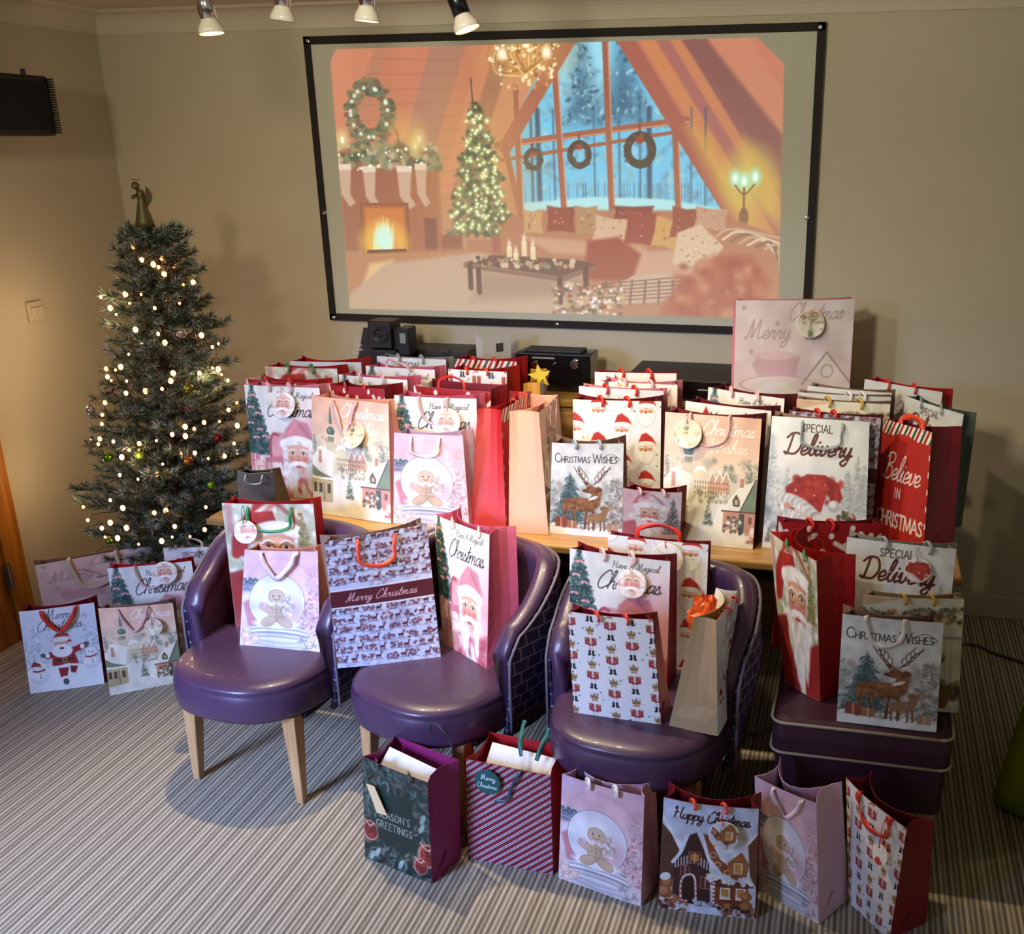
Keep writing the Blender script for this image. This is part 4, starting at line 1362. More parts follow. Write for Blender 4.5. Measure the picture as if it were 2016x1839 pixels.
    c.ell(.17, .19, .04, .04, 'e8b868', soft=.05, a=.6)
    c.rect(.045, .345, .165, .47, '9c5838'); c.rect(.055, .355, .155, .465, 'd87c34', soft=.01); c.ell(.1, .44, .055, .05, 'f0c040', soft=.03)
    for k in range(26):
        x = .075 + c.r.rand() * .06; h = .03 + .05 * c.r.rand() * (1 - abs(x - .105) * 18)
        c.poly([(x - .008, .46), (x, .45 - max(.01, h)), (x + .008, .46)], ['f8f090', 'fdfde0', 'd8fff0', 'f0a040'][k % 4], soft=.004, a=.85)
    c.ell(.1, .43, .022, .03, 'c8fff8', soft=.015)
    c.line([(.06, .462), (.15, .458)], .01, '6a3c2c')
    # tree with lights
    c.ell(.335, .27, .12, .2, 'd8a860', soft=.1, a=.35)
    def tin(x, y):
        t = (y - .12) / .3
        return 0 < t and abs(x - .335) < .085 * (t * .8 + .2 * ((t * 7) % 1))
    c.splat(.24, .12, .43, .42, 1500, ['647250', '4e5c40', '7c8660', '8c8c68', '5c5844'], .004, .01, .8, tin, .5)
    c.line([(.328, .07), (.33, .14)], .003, '6a5a48')
    for _ in range(330):
        x, y = c.r.uniform(.25, .42), c.r.uniform(.13, .41)
        if tin(x, y):
            q_ = c.r.choice([.0018, .0026, .0034])
            c.ell(x, y, q_ * 2.2, q_ * 2.2, 'd8e890', soft=.004, a=.4); c.ell(x, y, q_, q_, ['f4fff0', 'e8ffe0', 'fbf8c8', 'd8f8c0'][c.r.randint(4)])
    for _ in range(16):
        an = c.r.uniform(0, 6.28)
        x, y = .085 + .045 * math.cos(an), .14 + .055 * math.sin(an)
        c.ell(x, y, .004, .004, 'e8fff0', soft=.004)
    c.splat(0, .22, .22, .27, 22, ['f4fff4', 'e8ffe8'], .002, .004, 1)
    # parcels by the tree
    for x, y, w_, h, q_ in ((.24, .42, .05, .05, '9c5c48'), (.3, .43, .07, .05, 'b87c60'), (.2, .38, .03, .09, '8a5444'), (.36, .42, .04, .05, 'b06050')):
        c.rect(x, y, x + w_, y + h, q_, soft=.004)
    # floor and rug
    c.poly([(0, .47), (.3, .45), (.42, .47), (.3, .55), (0, .6)], 'c08058', soft=.01); c.poly([(.06, .49), (.12, .48), (.1, .53), (.04, .54)], 'e8c088', soft=.01)
    c.poly([(.1, .49), (.32, .46), (.8, .52), (.7, A), (.0, A), (.0, .57)], 'c4a68e', soft=.008)
    c.poly([(.33, .5), (.56, .5), (.58, .56), (.3, .58)], 'a88a78', soft=.02, a=.7)
    # sofa
    c.poly([(.38, .4), (.41, .37), (.44, .38), (.47, .36), (.85, .36), (.96, .4), (1, .42), (1, A), (.62, A), (.56, .5), (.38, .46)], 'bc7c5c', soft=.006)
    c.poly([(.43, .42), (.7, .44), (.74, .47), (.5, .46)], 'd09c80', soft=.008); c.poly([(.66, .46), (.84, .44), (.86, .5), (.68, .52)], 'cfa08c', soft=.01)
    for x, y, w_, h, q_, ro in ((.49, .35, .065, .06, 'a04c3c', .03), (.435, .36, .045, .055, 'd0a06c', 0), (.555, .35, .05, .065, 'b88c64', 0), (.64, .35, .09, .03, '94443a', 0), (.6, .37, .075, .06, 'd8b494', .15), (.67, .36, .07, .075, 'a4483a', .1), (.735, .37, .055, .07, 'd4a45c', .2), (.77, .35, .06, .07, 'a0503e', .1), (.82, .35, .07, .05, 'c89c80', .1)):
        co, si = math.cos(ro), math.sin(ro)
        pts = [(x + a * co * w_ - b_ * si * h, y + b_ * co * h + a * si * w_) for a, b_ in ((0, 0), (.5, .07), (1, 0), (.94, .5), (1, 1), (.5, .94), (0, 1), (.06, .5))]
        c.poly(pts, q_, soft=.003)
        c.splat(x + .01, y + .01, x + w_ - .01, y + h - .01, 12, ['e0b49c', '8c5444'], .001, .003, .6)
    c.poly([(.78, .41), (.83, .39), (.88, .44), (.85, .49), (.77, .48)], 'dcc0a4', soft=.004); c.splat(.78, .4, .87, .48, 30, ['a8786c', 'f0dcc4'], .001, .003, .7)
    c.poly([(.58, .43), (.65, .42), (.7, .46), (.68, .52), (.57, .52)], 'a44c3a', soft=.008)
    for k in range(7):
        c.line([(.86 + k * .018, .42 + k * .004), (.9 + k * .016, .4 + k * .006), (1, .42 + k * .012)], .006, ['c8a888', 'e0c8b0', '8c6c5c'][k % 3], .8, smooth=True)
    c.poly([(.6, .56), (.68, .51), (.78, .5), (.8, .54), (.74, .57), (.62, .58)], 'c8b09c', soft=.004)
    for k in range(6):
        c.line([(.62 + k * .03, .52 + .0 * k), (.61 + k * .032, .575)], .006, '8a6a60', .7); c.line([(.61, .53 + k * .008), (.79, .51 + k * .009)], .003, '8c4840', .7)
    c.poly([(.76, .56), (.86, .46), (.94, .46), (.98, .52), (.94, A), (.74, A)], 'b4573f', soft=.02)
    c.splat(.78, .48, .96, .6, 60, ['c46a4c', 'a44a38', 'd08a68'], .008, .02, .4)
    # table with candles and baubles
    c.poly([(.29, .485), (.36, .465), (.56, .475), (.6, .485), (.52, .515)], '6c4a40', soft=.003); c.poly([(.29, .486), (.52, .516), (.6, .486), (.6, .494), (.52, .526), (.29, .496)], '8a6456')
    for x, y in ((.305, .49), (.325, .5), (.575, .495), (.515, .52)):
        c.line([(x, y), (x, y + .055)], .012, '5e4038')
    for k in range(80):
        x = c.r.uniform(.31, .55); y = .475 + c.r.uniform(-.008, .012) + (x - .3) * .04
        q_ = c.r.uniform(.003, .007)
        c.ell(x, y, q_, q_, ['7c4c44', 'a8745c', 'c09c80', '5c4c40', 'd8bca4', '8c8c78'][k % 6])
    for x, y, h in ((.4, .445, .025), (.435, .432, .035), (.415, .46, .016), (.455, .445, .03)):
        c.rect(x - .006, y, x + .006, y + h, 'ecd8a8'); c.ell(x, y - .005, .003, .007, 'fdfff0', soft=.006)
    c.splat(.5, .53, .66, A, 150, ['8c7054', 'c09a70', '5c5844', 'e8c8a0', 'a8483c'], .003, .007, .7)
    c.splat(.5, .53, .66, A, 22, ['f8f0e0', 'e8e8ff'], .003, .005, .9)
    # washed out by the room light
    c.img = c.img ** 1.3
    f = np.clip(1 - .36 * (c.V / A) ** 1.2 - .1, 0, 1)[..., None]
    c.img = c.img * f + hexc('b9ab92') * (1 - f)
    # rounded lens shadow at the corners
    return c.img


img = paint_screen(640)
nv, nu = img.shape[:2]
cs = [ony(p, SY - .004) for p in ((648, 97), (1545, 72), (1532, 628), (688, 608))]
uu, vv = np.meshgrid(np.linspace(0, 1, nu), np.linspace(0, 1, nv))
# the shoulders of the picture are cut by the projector lens
left_in = np.clip((.06 - vv) / .06, 0, 1) ** 2 * .018
right_in = np.clip((.09 - vv) / .09, 0, 1) * .055
U2 = left_in + uu * (1 - left_in - right_in)
Pg = ((1 - U2) * (1 - vv))[..., None] * cs[0] + (U2 * (1 - vv))[..., None] * cs[1] + (U2 * vv)[..., None] * cs[2] + ((1 - U2) * vv)[..., None] * cs[3]
Pg[..., 1] = SY - .0015
img = img[np.arange(nv)[:, None], np.clip((U2 * (nu - 1)).round().astype(int), 0, nu - 1)]
lum = img.mean(-1, keepdims=True)
img = img * .82 + lum * .18
colour_grid('projected_picture', Pg, img, print_mat('projected_light', .8, .56), scr, at=parent_loc(scr))

# ------------------------------------------------------------------ ceiling spots
M_CHROME = mat('chrome', 'd8d8d8', .15, 1.0, noise=0)
M_DARKM = mat('dark_chrome', '4a4a50', .25, 1.0, noise=0)
M_BULB = mat('frosted_lamp_glass', 'd8cfc0', .2, noise=.0)
SPY = 2.6


def ceiling_spot(pt, pb, r, label, lit, target, power, angle=78):
    a = Vector(ony(pt, SPY)); b = Vector(ony(pb, SPY))
    d = (b - a).normalized()
    t = thing('ceiling_spotlight', (a.x, a.y, CZ), label, 'spotlight', 'chrome ceiling spotlights')
    k = a - d * .06
    q = MB(); q.lathe((k.x, k.y, CZ - .02), [(.0001, .02), (.04, .02), (.04, 0), (.0001, 0)], 20)
    q.build('ceiling_rose', M_CHROME, t, smooth=False)
    q = MB(); q.tube([(k.x, k.y, CZ - .01), (k.x, k.y, k.z)], .006, 10)
    q.build('arm', M_CHROME, t, smooth=True)
    Mx = d.to_track_quat('Z', 'Y').to_matrix()
    q = MB(); L = (b - k).length
    q.lathe(k, [(.0001, -.012), (r * .8, -.01), (r, .0), (r, L * .55), (r * .92, L * .56), (r * 1.02, L * .58), (r * 1.02, L), (r * .85, L), (r * .85, L * .7)], 28, M=Mx)
    q.build('lamp_housing', M_CHROME if lit != 2 else M_DARKM, t, smooth=True)
    q = MB(); q.lathe(b, [(r * .8, -.01), (r * .95, .002), (r * 1.5, .022), (r * 1.55, .032), (r * 1.45, .034)], 28, M=Mx)
    rf = q.build('reflector', M_BULB, t, smooth=True)
    q = MB(); q.lathe(b, [(.0001, .035), (r * 1.1, .034), (r * 1.46, .031)], 28, M=Mx)
    q.build('lens', emit_mat('lamp_glow', 'ffb070', 6.0) if lit else M_BULB, t, smooth=True)
    if lit:
        p = b + d * .045
        o = spot_light('ceiling_spot_lamp', p, target, power, WARM, angle, .6, .02)
        o.parent = t
        o.location = p - Vector(t.location)


ceiling_spot((398, -22), (411, 38), .021, 'chrome ceiling spotlight tilted right, leftmost, with glowing orange rim', 1, (-1.25, 1.95, 0), 62, 80)
ceiling_spot((556, -30), (556, 12), .02, 'unlit chrome ceiling spotlight, second from the left', 0, (0, 0, 0), 0)
ceiling_spot((722, -30), (722, 12), .02, 'chrome ceiling spotlight pointing straight down, glowing, third from left', 1, (-1.0, 3.0, .9), 21, 84)
ceiling_spot((886, -35), (910, 30), .021, 'dark chrome ceiling spotlight tilted right above the left part of the screen', 2, (-.45, 3.0, .8), 26, 80)

# loudspeaker on the left wall near the ceiling
sx = -3.02
ls = thing('wall_loudspeaker', (sx, 3.5, 1.88), 'black box loudspeaker with ribbed edge high on left wall, cut by the frame', 'speaker')
a, b_ = onx((95, 150), -2.98), onx((122, 268), -2.98)
Rz = Matrix.Rotation(0.0, 3, 'Z')
q = MB()
q.box2((-3.14, a[1] - .62, b_[2]), (-2.98, a[1], a[2]))
q.build('cabinet', mat('black_plastic', '0d0e10', .5, noise=.1), ls, bevel=.012)
q = MB()
for k in range(22):
    z = b_[2] + .012 + k * (a[2] - b_[2] - .024) / 21
    q.box((-2.975, a[1] - .005, z), (.02, .02, .006))
q.build('edge_ribs', mat('black_plastic', '0d0e10', .5), ls, bevel=.001)
q = MB()
q.box2((-2.984, a[1] - .6, b_[2] + .02), (-2.974, a[1] - .02, a[2] - .02))
q.build('speaker_grille', mat('speaker_cloth', '0a0b0e', .9, bump=.5, bscale=900), ls, bevel=.003)
q = MB()
q.box2((WX, a[1] - .35, a[2] - .12), (-3.13, a[1] - .27, a[2] - .04)); q.box2((-3.13, a[1] - .3, a[2] - .01), (-3.05, a[1] - .26, a[2] + .018)); q.tube([(-3.0, a[1] - .1, a[2] - .01), (-3.0, a[1] - .1, a[2] + .02)], .008)
q.build('wall_bracket', mat('black_plastic', '0d0e10', .5), ls)
# ------------------------------------------------------------------ tables
TZ, SZ, STZ = .70, .41, .43
M_OAK = wood_mat('oak_veneer', 'a87c48', 'c89c62', .35, (1.5, 16, 16))
tl = onz((408, 1018), TZ)
tr = onz((1895, 1137), TZ)
TYF = float((tl[1] + tr[1]) / 2)
tbl = thing('display_table', ((tl[0] + tr[0]) / 2, 3.3, 0), 'long low wooden table behind the purple chairs, covered with gift bags', 'table')
q = MB(); q.box2((tl[0], TYF, TZ - .03), (tr[0], 3.70, TZ))
q.build('tabletop', M_OAK, tbl, bevel=.008)
q = MB(); q.box2((tl[0] - .004, TYF - .006, TZ - .026), (tr[0] + .004, TYF + .004, TZ - .004))
q.build('front_edging', wood_mat('oak_edging', '7c5630', 'a0743e', .3), tbl, bevel=.006)
q = MB(); q.box2((tl[0] + .08, TYF + .08, TZ - .1), (tr[0] - .08, 3.62, TZ - .03))
q.build('apron', mat('dark_wood', '2c1c14', .5), tbl)
for x in (tl[0] + .1, (tl[0] + tr[0]) / 2, tr[0] - .1):
    for y in (TYF + .1, 3.6):
        q = MB(); q.box2((x - .03, y - .03, 0), (x + .03, y + .03, TZ - .03))
        q.build('leg', mat('dark_wood', '2c1c14', .5), tbl, bevel=.004)
SBZ = .93
sb = thing('sideboard', (-1.2, 3.95, 0), 'tall oak sideboard against the back wall under the screen, holding the audio equipment', 'sideboard')
q = MB(); q.box2((-2.12, 3.735, SBZ - .03), (.1, 4.13, SBZ))
q.build('worktop', wood_mat('golden_oak', '9c7630', 'c09a4c', .35, (1.5, 16, 16)), sb, bevel=.006)
q = MB(); q.box2((-2.10, 3.76, .08), (.08, 4.12, SBZ - .03)); q.box2((-2.06, 3.80, 0), (.04, 4.1, .08))
q.build('carcass', M_OAK, sb)
for k in range(4):
    x = -2.08 + k * .54
    q = MB(); q.box2((x, 3.742, .1), (x + .52, 3.762, SBZ - .05))
    dr = q.build('door', M_OAK, sb, bevel=.004)
    q = MB(); q.tube([(x + .47, 3.735, .5), (x + .47, 3.72, .5), (x + .47, 3.72, .62), (x + .47, 3.735, .62)], .005)
    q.build('handle', M_CHROME, dr)

# ------------------------------------------------------------------ purple tub chairs
M_PURP = mat('purple_leather', '47304a', .34, noise=.08, nscale=12, bump=.12, bscale=450, coat=.15)
M_LEG = wood_mat('beech_leg', 'a57c50', 'c49a6a', .4, (16, 16, 1.5))


def brick_fabric():
    m = bpy.data.materials.new('navy_brick_weave')
    m.use_nodes = True
    nt = m.node_tree
    b = nt.nodes['Principled BSDF']
    b.inputs['Roughness'].default_value = .85
    uv = nt.nodes.new('ShaderNodeUVMap')
    br = nt.nodes.new('ShaderNodeTexBrick')
    br.inputs['Scale'].default_value = 1.0
    br.inputs['Color1'].default_value = (*srgb('24244c'), 1)
    br.inputs['Color2'].default_value = (*srgb('1e1e42'), 1)
    br.inputs['Mortar'].default_value = (*srgb('7c7488'), 1)
    br.inputs['Mortar Size'].default_value = .0028
    br.inputs['Mortar Smooth'].default_value = .3
    br.inputs['Brick Width'].default_value = .05
    br.inputs['Row Height'].default_value = .036
    nz = nt.nodes.new('ShaderNodeTexNoise')
    nz.inputs['Scale'].default_value = 60
    mx = nt.nodes.new('ShaderNodeVectorMath')
    mx.operation = 'MULTIPLY_ADD'
    mx.inputs[1].default_value = (.006, .006, 0)
    nt.links.new(nz.outputs['Color'], mx.inputs[0])
    nt.links.new(uv.outputs['UV'], nz.inputs['Vector'])
    nt.links.new(uv.outputs['UV'], mx.inputs[2])
    nt.links.new(mx.outputs[0], br.inputs['Vector'])
    nt.links.new(br.outputs['Color'], b.inputs['Base Color'])
    return m


M_BRICK = brick_fabric()


def shell_path(n=40, y_front=-.09, rx=.272, ry=.225, yc=.03):
    pts = []
    for k in range(7):
        pts.append((-rx + .012 * (1 - k / 6), y_front + (yc - y_front) * k / 6))
    for k in range(1, n):
        a = math.pi - math.pi * k / n
        e = 2 / 2.6
        cx_, sy_ = math.cos(a), math.sin(a)
        pts.append((rx * math.copysign(abs(cx_) ** e, cx_), yc + ry * abs(sy_) ** e))
    for k in range(7):
        pts.append((rx - .012 * (k / 6), yc + (y_front - yc) * k / 6))
    return pts


def make_chair(loc, rz, label):
    t = thing('tub_chair', loc, label, 'chair', 'purple leather tub chairs in a row')
    # seat cushion
    q = MB()
    N = 48
    def ring(s_, z):
        o = []
        for k in range(N):
            a = 2 * math.pi * k / N
            x, y = math.cos(a), math.sin(a)
            e = 2 / 2.7
            px = .243 * math.copysign(abs(x) ** e, x)
            py = (.30 if y < 0 else .22) * math.copysign(abs(y) ** e, y)
            o.append((px * s_, py * s_ - .02, z))
        return o
    prof = [(.93, .29), (.99, .297), (1.0, .31), (1.01, .355), (1.0, .38), (.985, .388), (.99, .39), (.975, .398), (.93, .407), (.8, .412), (.5, .415), (.2, .416)]
    vs = []
    for s_, z in prof:
        vs += ring(s_, z)
    fs = [(i * N + k, i * N + (k + 1) % N, (i + 1) * N + (k + 1) % N, (i + 1) * N + k) for i in range(len(prof) - 1) for k in range(N)]
    fs += [tuple(range(N))[::-1], tuple((len(prof) - 1) * N + k for k in range(N))]
    q.add(vs, fs)
    q.build('seat', M_PURP, t, smooth=True, at=(0, 0, 0))
    # wraparound back: inner leather with a rolled top, outer woven shell
    P = shell_path()
    n = len(P)
    arc = [0]
    for i in range(1, n):
        arc.append(arc[-1] + math.dist(P[i], P[i - 1]))
    def ztop(i):
        s_ = abs(arc[i] / arc[-1] * 2 - 1)
        u_ = max(0, min(1, (1 - s_) / .55))
        return .58 + .145 * (u_ * u_ * (3 - 2 * u_)) - .05 * max(0, (s_ - .93) / .07)
    def nrm(i):
        a_, b_ = P[max(0, i - 1)], P[min(n - 1, i + 1)]
        d = Vector((b_[0] - a_[0], b_[1] - a_[1], 0)).normalized()
        return Vector((d.y, -d.x, 0))      # points inwards
    q = MB()
    vs = []
    sec = 11
    for i in range(n):
        nn = nrm(i); zt = ztop(i); p = Vector((P[i][0], P[i][1], 0))
        pad = .05
        pr = [(pad * .7, .36), (pad * .95, .45), (pad, (zt + .45) / 2), (pad * 1.0, zt - .05), (pad * 1.12, zt - .025), (pad * 1.0, zt - .006), (pad * .62, zt + .004), (pad * .2, zt), (-.004, zt - .012), (0.002, zt - .03), (.004, .30)]
        for d, z in pr:
            v = p + nn * d
            vs.append((v.x, v.y, z))
    fs = [(i * sec + k, i * sec + k + 1, (i + 1) * sec + k + 1, (i + 1) * sec + k) for i in range(n - 1) for k in range(sec - 1)]
    fs += [tuple(range(sec))[::-1], tuple((n - 1) * sec + k for k in range(sec))]
    q.add(vs, fs)
    q.build('backrest', M_PURP, t, smooth=True, at=(0, 0, 0))
    # outer shell with UVs along the path
    vs, uvs, fs = [], [], []
    rows = 8
    for i in range(n):
        nn = nrm(i); zt = ztop(i) - .02
        for r in range(rows):
            z = .255 + (zt - .255) * r / (rows - 1)
            off = -.006 - .012 * math.sin(math.pi * r / (rows - 1)) + .03 * max(0, 1 - (z - .255) / .25)
            v = Vector((P[i][0], P[i][1], 0)) + nn * off
            vs.append((v.x, v.y, z)); uvs.append((arc[i], z))
    for i in range(n - 1):
        for r in range(rows - 1):
            fs.append((i * rows + r, (i + 1) * rows + r, (i + 1) * rows + r + 1, i * rows + r + 1))
    me = bpy.data.meshes.new('outer_shell')
    me.from_pydata(vs, [], fs)
    uvl = me.uv_layers.new(name='UVMap')
    for lp in me.loops:
        uvl.data[lp.index].uv = uvs[lp.vertex_index]
    me.materials.append(M_BRICK)
    me.polygons.foreach_set('use_smooth', [True] * len(fs))
    o = bpy.data.objects.new('outer_shell', me); COL.objects.link(o); o.parent = t
    md = o.modifiers.new('thickness', 'SOLIDIFY'); md.thickness = .012; md.offset = 1 if False else 0
    # piping along the top of the shell and down the arm fronts
    pts = []
    for i in range(n):
        v = Vector((P[i][0], P[i][1], 0)) - nrm(i) * .013
        pts.append((v.x, v.y, ztop(i) - .018))
    f0 = Vector((P[0][0], P[0][1], 0)) - nrm(0) * .012
    f1 = Vector((P[-1][0], P[-1][1], 0)) - nrm(n - 1) * .012
    pts = [(f0.x, f0.y - .004, .27), (f0.x, f0.y - .004, .45)] + pts + [(f1.x, f1.y - .004, .45), (f1.x, f1.y - .004, .27)]
    q = MB(); q.tube(pts, .0045, 6)
    q.build('piping', mat('grey_piping', '6e6470', .6), t, smooth=True, at=(0, 0, 0))
    q = MB(); q.box((0, .01, .285), (.44, .4, .03))
    q.build('seat_base', mat('black_underlining', '0c0a10', .9), t, bevel=.01, at=(0, 0, 0))
    for sx_, sy_ in ((-1, -1), (1, -1), (-1, 1), (1, 1)):
        q = MB()
        top = (sx_ * .18, sy_ * .19 - .01, .29); bot = (sx_ * (.19 if sy_ < 0 else .2), -.215 if sy_ < 0 else .27, 0)
        vs = []
        for c_, h in ((bot, .012), (top, .024)):
            for x, y in ((-1, -1), (1, -1), (1, 1), (-1, 1)):
                vs.append((c_[0] + x * h, c_[1] + y * h, c_[2]))
        q.add(vs, [(3, 2, 1, 0), (4, 5, 6, 7), (0, 1, 5, 4), (1, 2, 6, 5), (2, 3, 7, 6), (3, 0, 4, 7)])
        q.build('leg', M_LEG, t, bevel=.004, at=(0, 0, 0))
    t.rotation_euler.z = math.radians(rz)
    return t


CH = [((-1.685, 2.60, 0), -7, 'purple leather tub chair nearest the Christmas tree, seat left of the other two'),
      ((-1.095, 2.60, 0), -20, 'purple leather tub chair between its two neighbours, holding the stag-print bag'),
      ((-.50, 2.53, 0), -7, 'purple leather tub chair beside the square stool, holding nutcracker and kraft bags')]
for a in CH:
    make_chair(*a)

# ------------------------------------------------------------------ square stool
M_AUB = mat('aubergine_leather', '3c1c2c', .5, noise=.1, bump=.2, bscale=350)
fl, fr = onz((1533, 1405), STZ), onz((1868, 1456), STZ)
sxm = (fl[0] + fr[0]) / 2
stl = thing('square_stool', (sxm, 2.65, 0), 'square aubergine leather stool with pale piping at the right, topped by Santa and stag bags', 'stool')
SX0, SX1, SY0, SY1 = fl[0] - .012, fr[0] + .012, (fl[1] + fr[1]) / 2 - .012, (fl[1] + fr[1]) / 2 + .44
def rr(x0, x1, y0, y1, r, z, n=6):
    o = []
    for cx_, cy_, a0 in ((x1 - r, y0 + r, -90), (x1 - r, y1 - r, 0), (x0 + r, y1 - r, 90), (x0 + r, y0 + r, 180)):
        for k in range(n + 1):
            a = math.radians(a0 + 90 * k / n)
            o.append((cx_ + r * math.cos(a), cy_ + r * math.sin(a), z))
    return o
def loft(q, rings):
    n = len(rings[0]); vs = [v for r_ in rings for v in r_]
    fs = [(i * n + k, i * n + (k + 1) % n, (i + 1) * n + (k + 1) % n, (i + 1) * n + k) for i in range(len(rings) - 1) for k in range(n)]
    fs += [tuple(range(n))[::-1], tuple((len(rings) - 1) * n + k for k in range(n))]
    q.add(vs, fs)
q = MB()
loft(q, [rr(SX0, SX1, SY0, SY1, .035, .335), rr(SX0 - .004, SX1 + .004, SY0 - .004, SY1 + .004, .035, .38), rr(SX0, SX1, SY0, SY1, .035, .42), rr(SX0 + .02, SX1 - .02, SY0 + .02, SY1 - .02, .03, .429), rr(SX0 + .08, SX1 - .08, SY0 + .08, SY1 - .08, .02, .4295)])
q.build('cushion', M_AUB, stl, smooth=False, bevel=.004)
M_PIPE = mat('cream_piping', 'a89a88', .6)
for z in (.335, .423):
    q = MB(); p = rr(SX0 - .004, SX1 + .004, SY0 - .004, SY1 + .004, .035, z); q.tube(p + [p[0]], .0042, 6)
    q.build('piping', M_PIPE, stl, smooth=True)
q = MB(); loft(q, [rr(SX0 + .01, SX1 - .01, SY0 + .01, SY1 - .01, .03, .19), rr(SX0 + .005, SX1 - .005, SY0 + .005, SY1 - .005, .03, .332)])
q.build('skirt', mat('aubergine_leather_dark', '34182a', .5), stl)
for x in (SX0 + .045, SX1 - .045):
    for y in (SY0 + .045, SY1 - .045):
        q = MB(); q.box((x, y, .095), (.042, .042, .19), taper=.75)
        q.build('leg', M_LEG, stl, bevel=.003)

# ------------------------------------------------------------------ audio and oddments on the sideboard
M_BLK = mat('black_plastic', '0d0e10', .5)
M_GLOSS = mat('gloss_black', '101114', .15, coat=.3)


def eq(p, y):
    return ony(p, y)


YE = 3.86
# small two-box loudspeaker
a, b_ = eq((722, 630), YE), eq((787, 705), YE)
sp = thing('desktop_speaker', (a[0], YE, SBZ), 'small black cube satellite speaker with round driver, under the lower left corner of the screen', 'speaker')
q = MB(); q.box2((a[0], YE, a[2] - .115), (a[0] + .1, YE + .1, a[2] - .004))
q.build('upper_cube', M_BLK, sp, bevel=.006)
q = MB(); q.box2((a[0] + .005, YE, SBZ), (a[0] + .115, YE + .12, a[2] - .118))
q.build('lower_cabinet', M_BLK, sp, bevel=.006)
for cz, r_ in ((a[2] - .06, .03), (SBZ + .045, .036)):
    q = MB(); q.lathe((a[0] + .055, YE - .001, cz), [(r_ * 1.1, 0), (r_ * 1.05, .006), (r_ * .9, .002), (r_ * .4, -.008), (r_ * .25, 0), (.0001, .003)], 24, M=Matrix.Rotation(math.pi / 2, 3, 'X'))
    q.build('driver', mat('driver_cone', '24262a', .35, .2), sp, smooth=True)
q = MB(); q.box2((a[0] + .12, YE + .01, a[2] - .14), (a[0] + .17, YE + .09, a[2] - .03)); q.box2((a[0] + .1, YE + .03, SBZ), (a[0] + .15, YE + .09, a[2] - .14))
q.build('side_box', M_BLK, sp, bevel=.004)
q = MB(); q.box2((a[0] + .135, YE + .004, a[2] - .09), (a[0] + .16, YE + .01, a[2] - .05))
q.build('display', mat('pale_display', '8c9690', .3), sp)


# clapperboard sign
def lettering(rows, x0, z0, y, hgt, col, name, parent, wd=.0016, font=CAPS, tilt=0.0, slant=0):
    q = MB()
    for r_, t_ in enumerate(rows):
        x = x0
        for ch in t_:
            if ch == ' ':
                x += hgt * .4; continue
            g = font.get(ch)
            if not g:
                continue
            for st in g[1].split('|'):
                p = [tuple(map(float, s.split(','))) for s in st.split()]
                pts = [(x + px * hgt + (z0 - r_ * hgt * 1.9 + py * hgt) * 0 + tilt * (-r_ * hgt * 1.9 + py * hgt), y, z0 - r_ * hgt * 1.9 + py * hgt) for px, py in p]
                for u_, v_ in zip(pts[:-1], pts[1:]):
                    u_ = Vector(u_); v_ = Vector(v_); d = (v_ - u_)
                    if d.length < 1e-6:
                        continue
                    d.normalize(); s_ = Vector((-d.z, 0, d.x)) * wd / 2
                    u_ = u_ - d * wd * .3; v_ = v_ + d * wd * .3
                    q.add([u_ - s_, v_ - s_, v_ + s_, u_ + s_], [(0, 1, 2, 3)])
            x += (g[0] + .12) * hgt
    return q.build(name, mat('white_lettering_' + col, col, .5), parent)


c0, c1 = eq((700, 706), YE + .03), eq((722, 645), YE + .03)
cb = thing('clapperboard', (c0[0], YE + .03, SBZ), 'black film clapperboard sign with white words leaning behind the small speaker', 'sign')
q = MB()
vs = []
for y in (YE + .025, YE + .032):
    vs += [(c0[0] - .015, y, SBZ), (c0[0] + .17, y, SBZ), (c1[0] + .17, y, c1[2]), (c1[0] - .012, y, c1[2])]
q.add(vs, [(0, 1, 2, 3), (7, 6, 5, 4), (0, 4, 5, 1), (1, 5, 6, 2), (2, 6, 7, 3), (3, 7, 4, 0)])
q.build('board', M_BLK, cb)
lettering(['ROLL', 'SCENE', 'DIRECT', 'CAMERA', 'DATE'], c0[0] + .008, c1[2] - .045, YE + .0235, .0085, 'd8d8d0', 'lettering', cb, .0018, tilt=(c1[0] - c0[0]) / (c1[2] - SBZ) * .6)
# mixer / laptop-dark panel
a, b_ = eq((790, 676), 4.08), eq((940, 706), 4.08)
t = thing('equipment_case', (a[0], 4.0, SBZ), 'wide flat dark grey equipment case behind the left bags, beside the small speaker', 'case')
q = MB(); q.box2((a[0], 3.98, SBZ), (b_[0], 4.12, a[2])); q.build('case', mat('charcoal_case', '35342f', .45), t, bevel=.004)
q = MB(); q.box2((a[0] + .02, 3.977, SBZ + .02), (b_[0] - .02, 3.981, a[2] - .02)); q.build('front_plate', mat('charcoal_front', '2a2926', .35), t, bevel=.002)
# black star ornament
c_ = eq((882, 700), 3.8)
q = MB()
vs = []
for y in (-.006, .006):
    for k in range(12):
        r_ = .035 if k % 2 == 0 else .016
        an = k * math.pi / 6 + .3
        vs.append((c_[0] + r_ * math.cos(an), 3.8 + y, c_[2] + r_ * .7 * math.sin(an)))
q.add(vs, [tuple(range(12)), tuple(range(12, 24))[::-1]] + [(k, 12 + k, 12 + (k + 1) % 12, (k + 1) % 12) for k in range(12)])
q.tube([(c_[0], 3.8, SBZ), (c_[0], 3.8, c_[2])], .004)
tag(q.build('star_ornament', M_BLK, None, at=(c_[0], 3.8, SBZ)), 'small black star-shaped ornament in front of the flat dark case', 'ornament')
